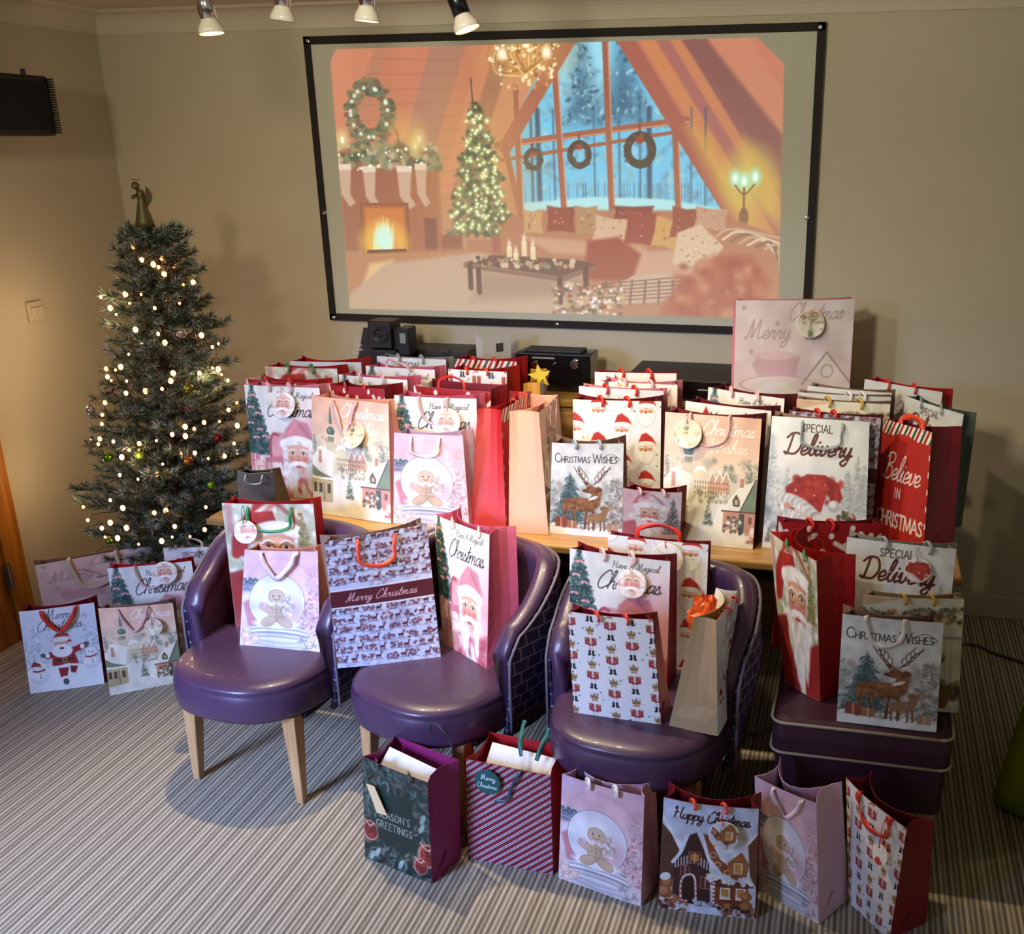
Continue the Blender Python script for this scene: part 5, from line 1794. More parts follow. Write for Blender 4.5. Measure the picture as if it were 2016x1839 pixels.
# white card
a, m_, b_ = eq((937, 680), 3.9), eq((948, 670), 3.87), eq((985, 662), 3.97)
t = thing('greeting_card', (m_[0], 3.87, SBZ), 'open white card with a small dark square, standing between the case and the amplifier', 'card')
zt = m_[2]
for nm, p0, p1 in (('front_leaf', (m_[0], 3.87), (m_[0] + .085, 3.97)), ('back_leaf', (m_[0], 3.87), (m_[0] - .035, 3.9))):
    q = MB(); q.add([(p0[0], p0[1], SBZ), (p1[0], p1[1], SBZ), (p1[0], p1[1], zt + .02), (p0[0], p0[1], zt)], [(0, 1, 2, 3)])
    lf = q.build(nm, mat('white_card', 'd8d4c8', .6), t, solid=.0015)
    if nm == 'front_leaf':
        dx, dy = (p1[0] - p0[0]), (p1[1] - p0[1])
        q = MB(); q.add([(p0[0] + dx * .5 - .0, p0[1] + dy * .5 - .003, zt - .055), (p0[0] + dx * .75, p0[1] + dy * .75 - .003, zt - .055), (p0[0] + dx * .75, p0[1] + dy * .75 - .003, zt - .02), (p0[0] + dx * .5, p0[1] + dy * .5 - .003, zt - .02)], [(0, 1, 2, 3)])
        q.build('printed_square', mat('dark_print', '4a443c', .6), lf)
# amplifier
a, b_ = eq((1014, 694), YE), eq((1172, 735), YE)
t = thing('amplifier', (a[0], YE, SBZ), 'black stereo amplifier with two silver knobs, standing under the middle of the screen', 'amplifier')
q = MB(); q.box2((a[0], YE, SBZ), (b_[0] - .02, YE + .13, a[2] - .0)); q.build('chassis', M_GLOSS, t, bevel=.004)
q = MB(); q.box2((a[0] + .03, YE + .02, a[2]), (b_[0] - .06, YE + .11, a[2] + .01)); q.build('top_vent', M_BLK, t, bevel=.003)
for px_, r_ in ((1054, .013), (1092, .005), (1132, .017)):
    c_ = eq((px_, 717), YE)
    q = MB(); q.lathe((c_[0], YE, c_[2]), [(r_, 0), (r_, .014), (r_ * .85, .016), (.0001, .016)], 20, M=Matrix.Rotation(math.pi / 2, 3, 'X'))
    q.build('knob', M_CHROME, t, smooth=False)
q = MB(); q.box2((a[0] + .07, YE - .002, a[2] - .02), (a[0] + .16, YE + .001, a[2] - .014)); q.build('marking', mat('pale_display', '8c9690', .3), t)
# flat player
a, b_ = eq((1200, 745), 3.80), eq((1425, 778), 3.80)
t = thing('disc_player', (a[0] + .2, 3.8, SBZ), 'flat black disc player box between the amplifier and the big snowman bag', 'disc player')
zt = SBZ + .085
p_ = onz((1240, 709), zt); p2 = onz((1420, 716), zt); f0_ = onz((1196, 748), zt); f1_ = onz((1426, 770), zt)
q = MB(); q.box2((f0_[0] + .05, 3.8, SBZ), (f1_[0], 4.12, zt)); q.build('chassis', M_BLK, t, bevel=.004)
q = MB(); q.box2((f0_[0] + .05, 3.795, SBZ + .006), (f1_[0], 3.802, zt - .006)); q.build('fascia', M_GLOSS, t, bevel=.002)
q = MB(); q.box2((f1_[0] - .12, 3.792, SBZ + .045), (f1_[0] - .05, 3.796, SBZ + .05)); q.build('marking', mat('pale_display', '8c9690', .3), t)
# cables
q = MB(); q.tube(catmull([(-1.02, 3.93, SBZ + .01), (-.98, 3.88, SBZ + .02), (-.93, 3.86, SBZ + .04), (-.88, 3.9, SBZ + .03), (-.84, 3.98, SBZ + .01)]), .004, 6)
tag(q.build('audio_cable', M_BLK, None, smooth=True, at=(-.95, 3.9, SBZ)), 'black looped cable between amplifier and disc player', 'cable')
q = MB(); q.tube(catmull([onz((1425, 1422), .006), onz((1512, 1438), .006), onz((1700, 1300), .006), onz((1893, 1268), .006), onz((1960, 1287), .006), onz((2016, 1305), .006), onz((2100, 1340), .006)]), .006, 6)
tag(q.build('floor_cable', mat('grey_cable', '6c6868', .5), None, smooth=True, at=(.4, 3.6, 0)), 'thin grey cable lying on the carpet to the right of the table', 'cable')

# green cloth over a small table, at the right edge
M_GREEN = mat('lime_tablecloth', '8f9c1e', .8, noise=.12, nscale=20, bump=.3, bscale=500)
gc = thing('side_table', (1.02, 2.72, 0), 'small round table hidden under a lime green cloth at the right edge', 'table')
q = MB(); q.lathe((1.02, 2.72, 0), [(.0001, .02), (.18, .02), (.18, 0.0), (.02, .03), (.02, .69), (.40, .69), (.40, .71), (.0001, .71)], 32)
q.build('pedestal', mat('dark_wood', '2c1c14', .5), gc)
q = MB(); vs, fs = [], []
N = 96
for j in range(14):
    z = .716 - .7 * (j / 13) if j else .718
    for k in range(N):
        a_ = 2 * math.pi * k / N
        fold = .05 * math.sin(a_ * 9) + .02 * math.sin(a_ * 17 + 1)
        r_ = .44 + (j / 13) * (.04 + fold)
        vs.append((1.02 + r_ * math.cos(a_), 2.72 + r_ * math.sin(a_), z))
fs = [(i * N + k, i * N + (k + 1) % N, (i + 1) * N + (k + 1) % N, (i + 1) * N + k) for i in range(13) for k in range(N)] + [tuple(range(N))]
q.add(vs, fs)
tag(q.build('tablecloth', M_GREEN, None, smooth=True, solid=.002, at=(1.02, 2.72, 0)), 'lime green cloth hanging in folds to the floor at the right edge', 'tablecloth')
# ------------------------------------------------------------------ Christmas tree
TX, TY = -2.645, 3.40
TOPZ = 1.62
tree = thing('christmas_tree', (TX, TY, 0), 'frosted artificial Christmas tree with warm lights in the left corner of the room', 'Christmas tree')
q = MB(); q.tube([(TX, TY, .0), (TX + .09, TY, .8), (TX + .12, TY, TOPZ)], [.022, .018, .006], 10)
q.build('trunk', mat('trunk_brown', '3c2c20', .8), tree, smooth=True)
q = MB()
for k in range(3):
    a = k * 2.094 + .4
    q.tube([(TX, TY, .12), (TX + .12 * math.cos(a), TY + .12 * math.sin(a), .06), (TX + .22 * math.cos(a), TY + .22 * math.sin(a), .012)], .01, 8)
q.build('stand', mat('green_metal', '1c3424', .5), tree, smooth=True)


def tree_axis(z):
    return TX + .12 * min(1, z / 1.1)


def tree_r(z):
    t = (TOPZ - z) / TOPZ
    return .02 + .35 * min(1, t * 1.18) ** .72


R_ = random.Random(11)
nv_, nf_, nc_ = [], [], []
greens = [(.05, .085, .045), (.075, .115, .06), (.035, .06, .035), (.1, .14, .085), (.06, .1, .07)]
frost = [(.42, .48, .46), (.3, .37, .35), (.5, .54, .52)]
tips = []


def needle(p, d, l, w_, c):
    s_ = d.orthogonal().normalized()
    s_ = Matrix.Rotation(R_.random() * 6.28, 3, d) @ s_
    i = len(nv_)
    nv_.extend([p - s_ * w_, p + s_ * w_, p + d * l])
    nf_.append((i, i + 1, i + 2))
    c2 = [x * R_.uniform(.7, 1.3) for x in c]
    nc_.extend([c2, c2, [min(1, x * 1.15) for x in c2]])


def twig(a, b, n, l, fr):
    ax = (b - a).normalized()
    for k in range(n):
        t = R_.random() ** .8
        p = a.lerp(b, t)
        u_ = ax.orthogonal().normalized()
        u_ = Matrix.Rotation(R_.random() * 6.28, 3, ax) @ u_
        d = (ax * R_.uniform(.5, 1.0) + u_ * R_.uniform(.5, .95)).normalized()
        c = frost[R_.randrange(3)] if R_.random() < fr * (.3 + .7 * t) else greens[R_.randrange(5)]
        needle(p, d, l * R_.uniform(.7, 1.15), .0016, c)


br = MB()
for k in range(175):
    z = .12 + (TOPZ - .2) * (k / 175) ** 1.0
    a = k * 2.39996 + R_.uniform(-.2, .2)
    r = tree_r(z) * R_.uniform(.82, 1.12)
    if math.cos(a) > .2:
        r *= 1.13
    if z < .46 and math.sin(a) < -.2:
        r *= .62
    base = Vector((tree_axis(z), TY, z))
    d = Vector((math.cos(a), math.sin(a), .28 + .25 * z / TOPZ)).normalized()
    end = base + d * r
    end.z -= r * .12
    br.tube([base, base.lerp(end, .5) + Vector((0, 0, .01)), end], [.004, .003, .002], 5)
    nt_ = max(5, int(r * 38))
    for j in range(nt_):
        t = .12 + .88 * (j + R_.random() * .6) / nt_
        p = base.lerp(end, t)
        side = Vector((-d.y, d.x, 0)) * (1 if j % 2 else -1)
        dd = (d * R_.uniform(.6, 1) + side * R_.uniform(.4, 1) + Vector((0, 0, R_.uniform(-.15, .5)))).normalized()
        L = R_.uniform(.05, .085) * (1.1 - .35 * t)
        if j == nt_ - 1:
            dd = d
        twig(p, p + dd * L, 95, .034, .33)
        tips.append((p + dd * L, d, t))
br.build('branches', mat('branch_brown', '2e2a1c', .8), tree, smooth=True)
me = bpy.data.meshes.new('foliage')
me.from_pydata([(v.x - TX, v.y - TY, v.z) for v in nv_], [], nf_)
ca = me.color_attributes.new('Col', 'FLOAT_COLOR', 'POINT')
arr = np.ones((len(nv_), 4), np.float32)
arr[:, :3] = np.array(nc_)
ca.data.foreach_set('color', arr.ravel())
me.materials.append(print_mat('pine_needles', .75))
o = bpy.data.objects.new('foliage', me); COL.objects.link(o); o.parent = tree

def surf(px, off=1.03):
    """a point on the room side of the tree seen at this spot"""
    best = None
    for y in np.linspace(TY - .42, TY + .1, 60):
        p = ony(px, y)
        rr_ = math.hypot(p[0] - tree_axis(p[2]), p[1] - TY)
        if rr_ <= tree_r(p[2]) * off:
            return Vector(p)
        if best is None or rr_ < best[0]:
            best = (rr_, p)
    return Vector(best[1])


# fairy lights: one string of warm bulbs wound round the tree
M_GLOW = emit_mat('fairy_glow', 'ff9c54', 8)
fl_ = thing('fairy_lights', (TX, TY, .1), 'string of small warm white fairy lights wound round the Christmas tree', 'fairy lights')
wire = []
bulb0 = None
bpos = []
BP = """635,350 675,415 770,408 782,482 827,443 730,437 755,450 920,523 873,533 672,580 597,578 617,622 525,645 553,675 480,592 795,618 855,622 737,645 645,748 753,768 785,810 675,812 613,865 960,775 1040,815
1012,830 505,935 575,925 550,940 512,972 530,990 603,993 825,955 813,992 1012,930 1040,935 1055,962 1085,990 600,1050 693,1040 772,1030 950,955 500,1095 487,1153 485,1197 435,1273 475,1268 468,1293 540,1280 663,1290
745,1277 615,1320 580,1355 820,1247 882,1210 925,1220 972,1190 883,1255 1088,1130 1130,1100 1045,1185 1130,1205 1115,1290 928,1335 862,1335 992,1362 1070,1350 1130,1330 775,1388 745,1437 657,1460 570,1440 397,1592
585,1597 525,1560 735,1620 790,1610 980,1593 525,1667 485,1693 602,1692 418,1655 832,1685 905,1733 770,1755 975,1700 820,1735 560,1740 500,1735 660,1770"""
for s_ in BP.split():
    x_, y_ = map(float, s_.split(','))
    bpos.append(surf((x_ * .4134, 340 + y_ * .4134), 1.06))
for p in bpos:
    if bulb0 is None:
        q = MB(); q.ball((0, 0, 0), .0075, 6, sz=1.25)
        bulb0 = q.build('bulb', M_GLOW, fl_, smooth=True, at=(0, 0, 0))
        bulb0.location = p - Vector(fl_.location)
    else:
        c = bulb0.copy(); COL.objects.link(c); c.parent = fl_
        c.location = p - Vector(fl_.location)
        c.scale = [R_.choice([.55, .75, .95, 1.15])] * 3
pts = []
for k in range(420):
    t = k / 419
    z = .2 + 1.22 * t
    a = t * 44
    r = tree_r(z) * (.9 + .07 * math.sin(k * 1.7))
    pts.append((tree_axis(z) + r * math.cos(a), TY + r * math.sin(a), z + .012 * math.sin(k * .9)))
q = MB(); q.tube(pts, .0013, 4)
q.build('wire', mat('green_wire', '16261a', .5), fl_, smooth=True)
# the light the bulbs give, gathered at a few places along the string
for p, e in (((-.30, -.16, .62), .7), ((.16, -.3, .8), .6), ((-.22, -.12, .98), .9), ((.03, -.2, 1.3), .6), ((.26, .04, 1.02), .8), ((-.28, .04, 1.22), .7), ((-.1, .3, .6), .5)):
    d = bpy.data.lights.new('fairy_light_glow', 'POINT')
    d.energy = e * 1.15
    d.color = (1.0, .66, .36)
    d.shadow_soft_size = .03
    o = bpy.data.objects.new('fairy_light_glow', d); COL.objects.link(o)
    o.parent = fl_
    o.location = Vector(p) + Vector((TX, TY, 0)) - Vector(fl_.location)


BA = [((417, 628), .019, '5a7a1c', 'shiny lime green bauble at the upper right side of the tree'), ((178, 808), .017, 'b4b4b4', 'silver bauble hanging at the far left of the tree'),
      ((371, 765), .018, '8c9440', 'pale olive bauble right of the middle of the tree'), ((366, 803), .016, '6a1c24', 'dark red bauble below the olive one'),
      ((212, 900), .018, '4c7a1c', 'green bauble among the lower left branches'), ((275, 895), .017, '6c8c2c', 'yellow-green bauble low in the middle of the tree'),
      ((371, 908), .017, 'a86430', 'copper bauble hanging low, right of centre'), ((416, 955), .014, '7cc018', 'bright green bauble at the lower right of the tree'),
      ((356, 655), .02, 'c8c4bc', 'clear silvery bauble high on the right'), ((430, 862), .015, '7c2028', 'dark red bauble near the right edge of the tree'),
      ((215, 1065), .014, '5c8c1c', 'green bauble at the bottom left of the tree')]
for px, r, col_, lab in BA:
    p = surf(px, 1.1)
    t = thing('bauble', p, lab, 'bauble', 'tree baubles')
    q = MB(); q.ball(p, r, 12); q.build('ball', mat('bauble_' + col_, col_, .08, .75, noise=0), t, smooth=True)
    q = MB(); q.lathe(p + Vector((0, 0, r * .95)), [(r * .3, 0), (r * .3, r * .3), (.0001, r * .35)], 12); q.tube([p + Vector((0, 0, r * 1.2)), p + Vector((0, .004, r * 2.2))], .0008, 4)
    q.build('cap', mat('gold_cap', 'b89850', .25, 1.0), t)
for px, n in (((247, 505), 9), ((335, 490), 8), ((180, 868), 9), ((215, 770), 7), ((330, 520), 6)):
    p = surf(px, 1.05)
    q = MB()
    for k in range(n):
        q.ball(p + Vector((R_.uniform(-.018, .018), R_.uniform(-.01, .01), R_.uniform(-.018, .018))), .0065, 6)
    q.build('berries', mat('dark_berries', '4a1c1c', .35), tree, smooth=True)
# angel on top
p = Vector(ony((285, 440), TY))
AX = p.x
t = thing('angel_topper', (AX, TY, TOPZ - .04), 'small gold-green angel figure with wings on top of the Christmas tree', 'angel')
zb = ony((285, 447), TY)[2]
MG = mat('antique_gold', '6c6440', .45, .4)
q = MB(); q.lathe((AX, TY, zb), [(.0001, 0), (.034, 0), (.03, .02), (.018, .07), (.011, .1), (.014, .115), (.012, .125), (.005, .13)], 18)
q.build('gown', MG, t, smooth=True)
q = MB(); q.ball((AX - .012, TY - .004, zb + .142), .0145, 8); q.build('head', MG, t, smooth=True)
q = MB(); q.tube([(AX - .012 + .016 * math.cos(k * .63), TY + .006 * math.sin(k * .63), zb + .163) for k in range(11)], .0016, 5); q.build('halo', MG, t, smooth=True)
for s_ in (-1, 1):
    q = MB()
    vs = [(AX + .004, TY + .008, zb + .085)] + [(AX + s_ * (.008 + .03 * math.sin(k * .35) * (1 if s_ > 0 else .6)), TY + .012, zb + .065 + .075 * k / 8) for k in range(9)]
    q.add(vs, [(0, k, k + 1) for k in range(1, 9)]); q.build('wing', MG, t, solid=.003)
    q = MB(); q.tube([(AX + s_ * .01, TY, zb + .115), (AX - .012 + s_ * .012, TY - .014, zb + .1), (AX - .016, TY - .022, zb + .108)], .0045, 6); q.build('arm', MG, t, smooth=True)
# ------------------------------------------------------------------ gift bags
M_PRINT = print_mat('printed_paper', .4)
SIDE = dict(red=('bag_side_red', 'b0141c'), dred=('bag_side_dark_red', '7c1420'), pink=('bag_side_pink', 'e08a96'), rose=('bag_side_rose', 'd2607c'), peach=('bag_side_peach', 'e89c84'),
            lilac=('bag_side_lilac', 'd8b4cc'), maroon=('bag_side_maroon', '6a1c28'), grey=('bag_side_grey', '8c8a80'), brown=('bag_side_brown', '8a6a58'), kraft=('bag_side_kraft', 'ab9068'), magenta=('bag_side_magenta', '8c1c5c'),
            gold=('bag_side_gold', 'c08a34'), card=('bag_side_card', '6e6a60'), green=('bag_side_green', '47544a'))
RIB = dict(pink=('ribbon_pink', 'e8b4b4'), white=('ribbon_white', 'ece4e0'), red=('ribbon_red', 'd8281c'), orange=('ribbon_orange', 'e8441c'), grey=('ribbon_grey', '9ca4a4'), green=('ribbon_green', '1c8448'),
           teal=('ribbon_teal', '2c6460'), black=('ribbon_black', '20241f'), gold=('ribbon_gold', 'c8a040'), cream=('ribbon_cream', 'd8d0b8'), lilac=('ribbon_lilac', 'e0c8d8'), yellow=('ribbon_yellow', 'e0c030'))


def ribbon(P, path, wd, m, name, root):
    """strip of ribbon following (u, v, off) on the bag's front"""
    pts = [Vector(P(*p)) for p in catmull(path, 7)]
    n0 = (Vector(P(.5, .5, .01)) - Vector(P(.5, .5, 0))).normalized()
    vs = []
    for i, p in enumerate(pts):
        t = (pts[min(i + 1, len(pts) - 1)] - pts[max(i - 1, 0)])
        t = t.normalized() if t.length > 1e-7 else Vector((0, 0, 1))
        s_ = t.cross(n0)
        if s_.length < .15:
            s_ = Vector((1, 0, 0))
        s_ = s_.normalized() * wd / 2
        s_ = Matrix.Rotation(.5 * math.sin(i * .35), 3, t) @ s_
        vs += [p - s_, p + s_]
    q = MB()
    q.add(vs, [(2 * i, 2 * i + 1, 2 * i + 3, 2 * i + 2) for i in range(len(pts) - 1)])
    return q.build(name, m, root, smooth=True, solid=.0007)


def bag(label, design, zs, h, TLp, TRp, BRp=None, BLp=None, side='red', d=.11, td=None, rib='pink', hand='drop', tagd=None, res=90, bulge=.008, lean=.022, group=None, inner='side', wd=.009, aspect_crop=None, hu=(.33, .67), cat='gift bag', side_both=None, cr=.018, base=None, tdir=None, pinch=1.0):
    tl_, tr_ = onz(TLp, zs + h), onz(TRp, zs + h)
    ax = (tr_ - tl_); ax[2] = 0; wdt = np.linalg.norm(ax); ax /= wdt
    back = np.array([-ax[1], ax[0], 0.0])
    if BLp is not None:
        bl, brr = onz(BLp, zs), onz(BRp, zs)
        bx = brr - bl; bx[2] = 0; bx /= np.linalg.norm(bx)
        bback = np.array([-bx[1], bx[0], 0.0])
    else:
        bl = tl_ - np.array([0, 0, h]) - back * lean; brr = tr_ - np.array([0, 0, h]) - back * lean
        bback = back
    td = d * .8 if td is None else td
    root = thing('gift_bag', ((bl[0] + brr[0]) / 2, (bl[1] + brr[1]) / 2, zs), label, cat, group)
    at = np.array(root.location)
    Bl, Br = bl + bback * d, brr + bback * d
    Tl, Tr = tl_ + back * td, tr_ + back * td
    nf = np.cross(brr - bl, tl_ - bl); nf /= np.linalg.norm(nf)
    if nf @ (CAM - bl) < 0 and False:
        nf = -nf

    def PF(u, v, off=0.0):
        """front panel; u left to right, v top to bottom in units of the width"""
        A_ = h / wdt
        w_ = v / A_
        p = (1 - w_) * ((1 - u) * tl_ + u * tr_) + w_ * ((1 - u) * bl + u * brr)
        wc = min(max(w_, 0), 1)
        bu = bulge * math.sin(math.pi * min(max(u, 0), 1)) * (1 - .75 * wc)
        return p + nf * (bu + off)
    A_ = h / wdt
    # printed front
    img = artwork(design, res)
    nv, nu = img.shape[:2]
    uu, vv = np.meshgrid(np.linspace(0, 1, nu), np.linspace(0, 1, nv))
    Pp = (1 - vv)[..., None] * ((1 - uu)[..., None] * tl_ + uu[..., None] * tr_) + vv[..., None] * ((1 - uu)[..., None] * bl + uu[..., None] * brr)
    sd = abs(hash(label)) if False else sum(map(ord, label))
    ph = (sd % 17) / 3
    dent = .0025 * np.sin(uu * 5 + ph) * np.sin(vv * 4 + ph) * np.sin(np.pi * uu)
    bu = bulge * np.sin(np.pi * uu) * (1 - .75 * vv) + dent + .0012
    Pp = Pp + nf * bu[..., None]
    Pp[..., 2] = np.maximum(Pp[..., 2], zs + .0008)
    colour_grid('front_panel', Pp, img, M_PRINT, root, at=at)
    # sides, back, floor and the backing of the front
    cs_ = SIDE[side]
    ms = mat(cs_[0], cs_[1], .5, noise=.03, nscale=8)
    mi = mat('bag_lining', 'e6e0d6', .6, noise=.02) if inner == 'fff' else (ms if inner == 'side' else mat('bag_lining_grey', '8c8880', .6))
    q = MB()
    n = 8
    vs, fs = [], []
    for j in range(n + 1):
        for i in range(n + 1):
            u, w_ = i / n, j / n
            p = PF(u, w_ * A_, .0025 * math.sin(u * 5 + ph) * math.sin(w_ * 4 + ph) * math.sin(math.pi * u) - .0006)
            vs.append((p[0], p[1], max(p[2], zs + .001)))
    fs = [(j * (n + 1) + i, j * (n + 1) + i + 1, (j + 1) * (n + 1) + i + 1, (j + 1) * (n + 1) + i) for j in range(n) for i in range(n)]
    q.add(vs, fs)
    for (f0, f1, b0, b1, sg) in ((tr_, brr, Tr, Br, -1), (tl_, bl, Tl, Bl, 1)):
        vs = []
        m = 9
        for j in range(m + 1):
            w_ = j / m
            f_ = f0 * (1 - w_) + f1 * w_; b__ = b0 * (1 - w_) + b1 * w_
            mid = (f_ + b__) / 2
            g = max(0, 1 - w_ / .78) * cr + .004
            if w_ > .86:
                g = 0
            mid = mid + ax * sg * g
            q1 = f_ * .55 + mid * .45 + ax * sg * g * .25
            q2 = b__ * .55 + mid * .45 + ax * sg * g * .25
            for p in (f_, q1, mid, q2, b__):
                vs.append((p[0], p[1], max(p[2], zs + .001)))
        fs = [(j * 5 + i, j * 5 + i + 1, (j + 1) * 5 + i + 1, (j + 1) * 5 + i) if sg > 0 else (j * 5 + i + 1, j * 5 + i, (j + 1) * 5 + i, (j + 1) * 5 + i + 1) for j in range(m) for i in range(4)]
        q.add(vs, fs)
    bpts = []
    for j in range(7):
        w_ = j / 6
        for i in range(9):
            u = i / 8
            p = (1 - w_) * ((1 - u) * Tr + u * Tl) + w_ * ((1 - u) * Br + u * Bl)
            p = p - back * (td * .86 - .004) * math.sin(math.pi * u) ** .8 * (1 - w_) ** 1.6 * pinch
            bpts.append((p[0], p[1], max(p[2], zs + .001)))
    q.add(bpts, [(j * 9 + i, j * 9 + i + 1, (j + 1) * 9 + i + 1, (j + 1) * 9 + i) for j in range(6) for i in range(8)])
    fl_z = zs + .0015
    q.add([(bl[0], bl[1], fl_z), (brr[0], brr[1], fl_z), (Br[0], Br[1], fl_z), (Bl[0], Bl[1], fl_z)], [(3, 2, 1, 0)])
    q.build('bag_body', [ms, mi], root, solid=.0011, at=at, solid_mi=1)
    # triangular fold at the foot of the right side
    mid0 = (brr + Br) / 2
    f_ = brr + (tr_ - brr) * .001; e1 = brr * .999 + tr_ * .001
    q = MB()
    up = ((tr_ + Tr) / 2 - mid0); up /= np.linalg.norm(up)
    tp = mid0 + up * d * .5 + ax * .0018
    q.add([brr + ax * .0015 + [0, 0, .002], Br + ax * .0015 + [0, 0, .002], tp], [(0, 1, 2)])
    q.build('side_fold', ms, root, solid=.0006, at=at)
    # handles
    if rib:
        mr = mat(RIB[rib][0], RIB[rib][1], .35, noise=.05, sheen=.2)
        a_, b_ = hu
        if hand == 'drop':       # loop falls down over the front
            path = [(a_, .015, -.003), (a_ - .005, -.012, .004), (a_, .03, .012), (a_ + .02, .14, .01), (a_ + .07, .26, .008), ((a_ + b_) / 2, .3, .008), (b_ - .06, .26, .009), (b_ - .01, .14, .01), (b_, .03, .012), (b_ + .004, -.012, .004), (b_, .015, -.003)]
            ribbon(PF, path, wd, mr, 'handle', root)
        elif hand == 'V':
            path = [(a_, .015, -.003), (a_, .05, .01), (a_ + .06, .18, .012), ((a_ + b_) / 2 - .04, .36, .01), ((a_ + b_) / 2 + .03, .34, .014), (b_ - .05, .16, .014), (b_, .04, .01), (b_, .01, -.003)]
            ribbon(PF, path, wd * 1.15, mr, 'handle', root)
        elif hand == 'U':
            path = [(a_, .04, .002), (a_ - .01, .05, .006), (a_ - .01, .16, .012), (a_ + .01, .26, .012), ((a_ + b_) / 2, .3, .014), (b_ - .02, .25, .014), (b_, .14, .012), (b_ + .01, .05, .006), (b_ + .01, .04, .002)]
            ribbon(PF, path, wd, mr, 'handle', root)
        elif hand == 'arch':
            path = [(a_, .04, -.003), (a_, .0, -.004), (a_ + .02, -.09, -.006), ((a_ + b_) / 2, -.14, -.008), (b_ - .02, -.09, -.006), (b_, 0, -.004), (b_, .04, -.003)]
            ribbon(PF, path, wd, mr, 'handle', root)
        elif hand == 'stub':     # two short loops over the rim
            for c_ in hu:
                path = [(c_ - .02, .02, -.004), (c_ - .03, -.03, -.002), (c_, -.045, .006), (c_ + .03, .0, .012), (c_ + .02, .07, .008)]
                ribbon(PF, path, wd, mr, 'handle', root)
        elif hand == 'stand':    # loop standing up above the rim and flopping forward
            path = [(a_, .03, -.003), (a_ - .02, -.05, -.004), (a_ + .05, -.11, .01), ((a_ + b_) / 2, -.1, .03), (b_ - .03, -.06, .03), (b_ + .02, .0, .02), (b_, .04, .01)]
            ribbon(PF, path, wd, mr, 'handle', root)
        # the handle of the back panel
        if False:
            def PB(u, v, off=0.0):
                return np.array(PF(u, v, off)) + back * td
            path = [(a_, .05, .002), (a_, .0, .006), (a_ + .04, .03, .016), ((a_ + b_) / 2, .05, .02), (b_ - .04, .03, .016), (b_, .0, .006), (b_, .05, .002)]
            if td > .04:
                ribbon(PB, path, wd, mr, 'handle', root)
    # gift tag: small printed disc
    if tagd:
        cu, cv, r, ad, (su, sv, sr), tilt = tagd
        src = artwork(ad, 180)
        K = 26
        gy, gx = np.meshgrid(np.linspace(-1, 1, K), np.linspace(-1, 1, K), indexing='ij')
        # disc from a squashed square grid
        dx = gx * np.sqrt(1 - gy ** 2 / 2); dy = gy * np.sqrt(1 - gx ** 2 / 2)
        H_, W_ = src.shape[:2]
        iu = np.clip(((su + dx * sr) * W_).astype(int), 0, W_ - 1); iv = np.clip(((sv + dy * sr) * W_).astype(int), 0, H_ - 1)
        im2 = src[iv, iu]
        rr_ = np.sqrt(dx ** 2 + dy ** 2)
        im2 = np.where((rr_ > .93)[..., None], np.array([.95, .9, .86]), im2)
        PT = np.zeros((K, K, 3))
        for a1 in range(K):
            for b1 in range(K):
                PT[a1, b1] = PF(cu + dx[a1, b1] * r, cv + dy[a1, b1] * r * .96, .02 + tilt * dy[a1, b1] * r * wdt)
        tg = colour_grid('gift_tag', PT, im2, M_PRINT, root, at=at)
        md = tg.modifiers.new('thickness', 'SOLIDIFY'); md.thickness = .001; md.offset = -1
        if rib:
            ribbon(PF, [(cu - .02, .02, .002), (cu - .03, (cv - r) * .4, .012), (cu - .01, cv - r * .7, .022)], .003, mr, 'tag_string', root)
    return root, PF


ST_A = (.66, .84, .24)          # where the tags take their little picture from
ST_B = (.3, .5, .3)
ST_C = (.46, .66, .3)
G = {'A': 'Have A Magical Christmas bags', 'B': 'pink village bags', 'C': 'snow globe bags', 'D': 'stag and Christmas Wishes bags', 'E': 'Special Delivery gnome bags', 'F': 'Santa face pattern bags', 'G': 'nutcracker pattern bags',
     'H': 'bearded Santa portrait bags', 'I': 'red Believe bags', 'J': 'red dotted bags', 'K': 'stag toile bags'}
LG = .385
# ---- front row on the table
bag('large Have A Magical Christmas bag with pink Santa, at the left front of the table', 'A', TZ, LG, (481, 757), (629, 764), None, None, 'pink', tagd=(.55, .21, .16, 'A', ST_A, .3), hand='stub', hu=(.34, .62), res=190, group=G['A'])
bag('large pink snowy village bag on table, second in front row, pink ribbon with round tag', 'B', TZ, .37, (614, 779), (765, 795), (770, 1031), (617, 1008), 'peach', tagd=(.6, .36, .14, 'B', ST_B, .5), hand='V', hu=(.33, .62), rib='pink', res=190, d=.1, td=.09, group=G['B'], bulge=.012)
bag('Have A Magical Christmas bag behind the snow globe bag on table, tag covering the word', 'A', TZ, LG, (776, 778), (938, 785), None, None, 'rose', tagd=(.66, .27, .17, 'A', ST_A, .25), hand='drop', res=170, bulge=.013, group=G['A'])
bag('pink snow globe bag with gingerbread biscuit, standing at the front edge of the table', 'C', TZ, .295, (776, 852), (911, 858), (925, 1043), (775, 1030), 'lilac', hand='U', hu=(.28, .67), rib='white', res=180, d=.1, td=.1, group=G['C'])
bag('white Christmas Wishes stag bag at front centre of the table', 'D', TZ, .30, (1087, 871), (1228, 873), (1225, 1060), (1082, 1050), 'brown', hand='stub', rib='grey', res=190, d=.1, td=.1, group=G['D'])
bag('white bag patterned with Santa faces and stars behind the stag bag on table', 'F', TZ, LG, (1128, 786), (1302, 790), None, None, 'dred', hand='stub', rib='red', hu=(.32, .62), res=180, group=G['F'])
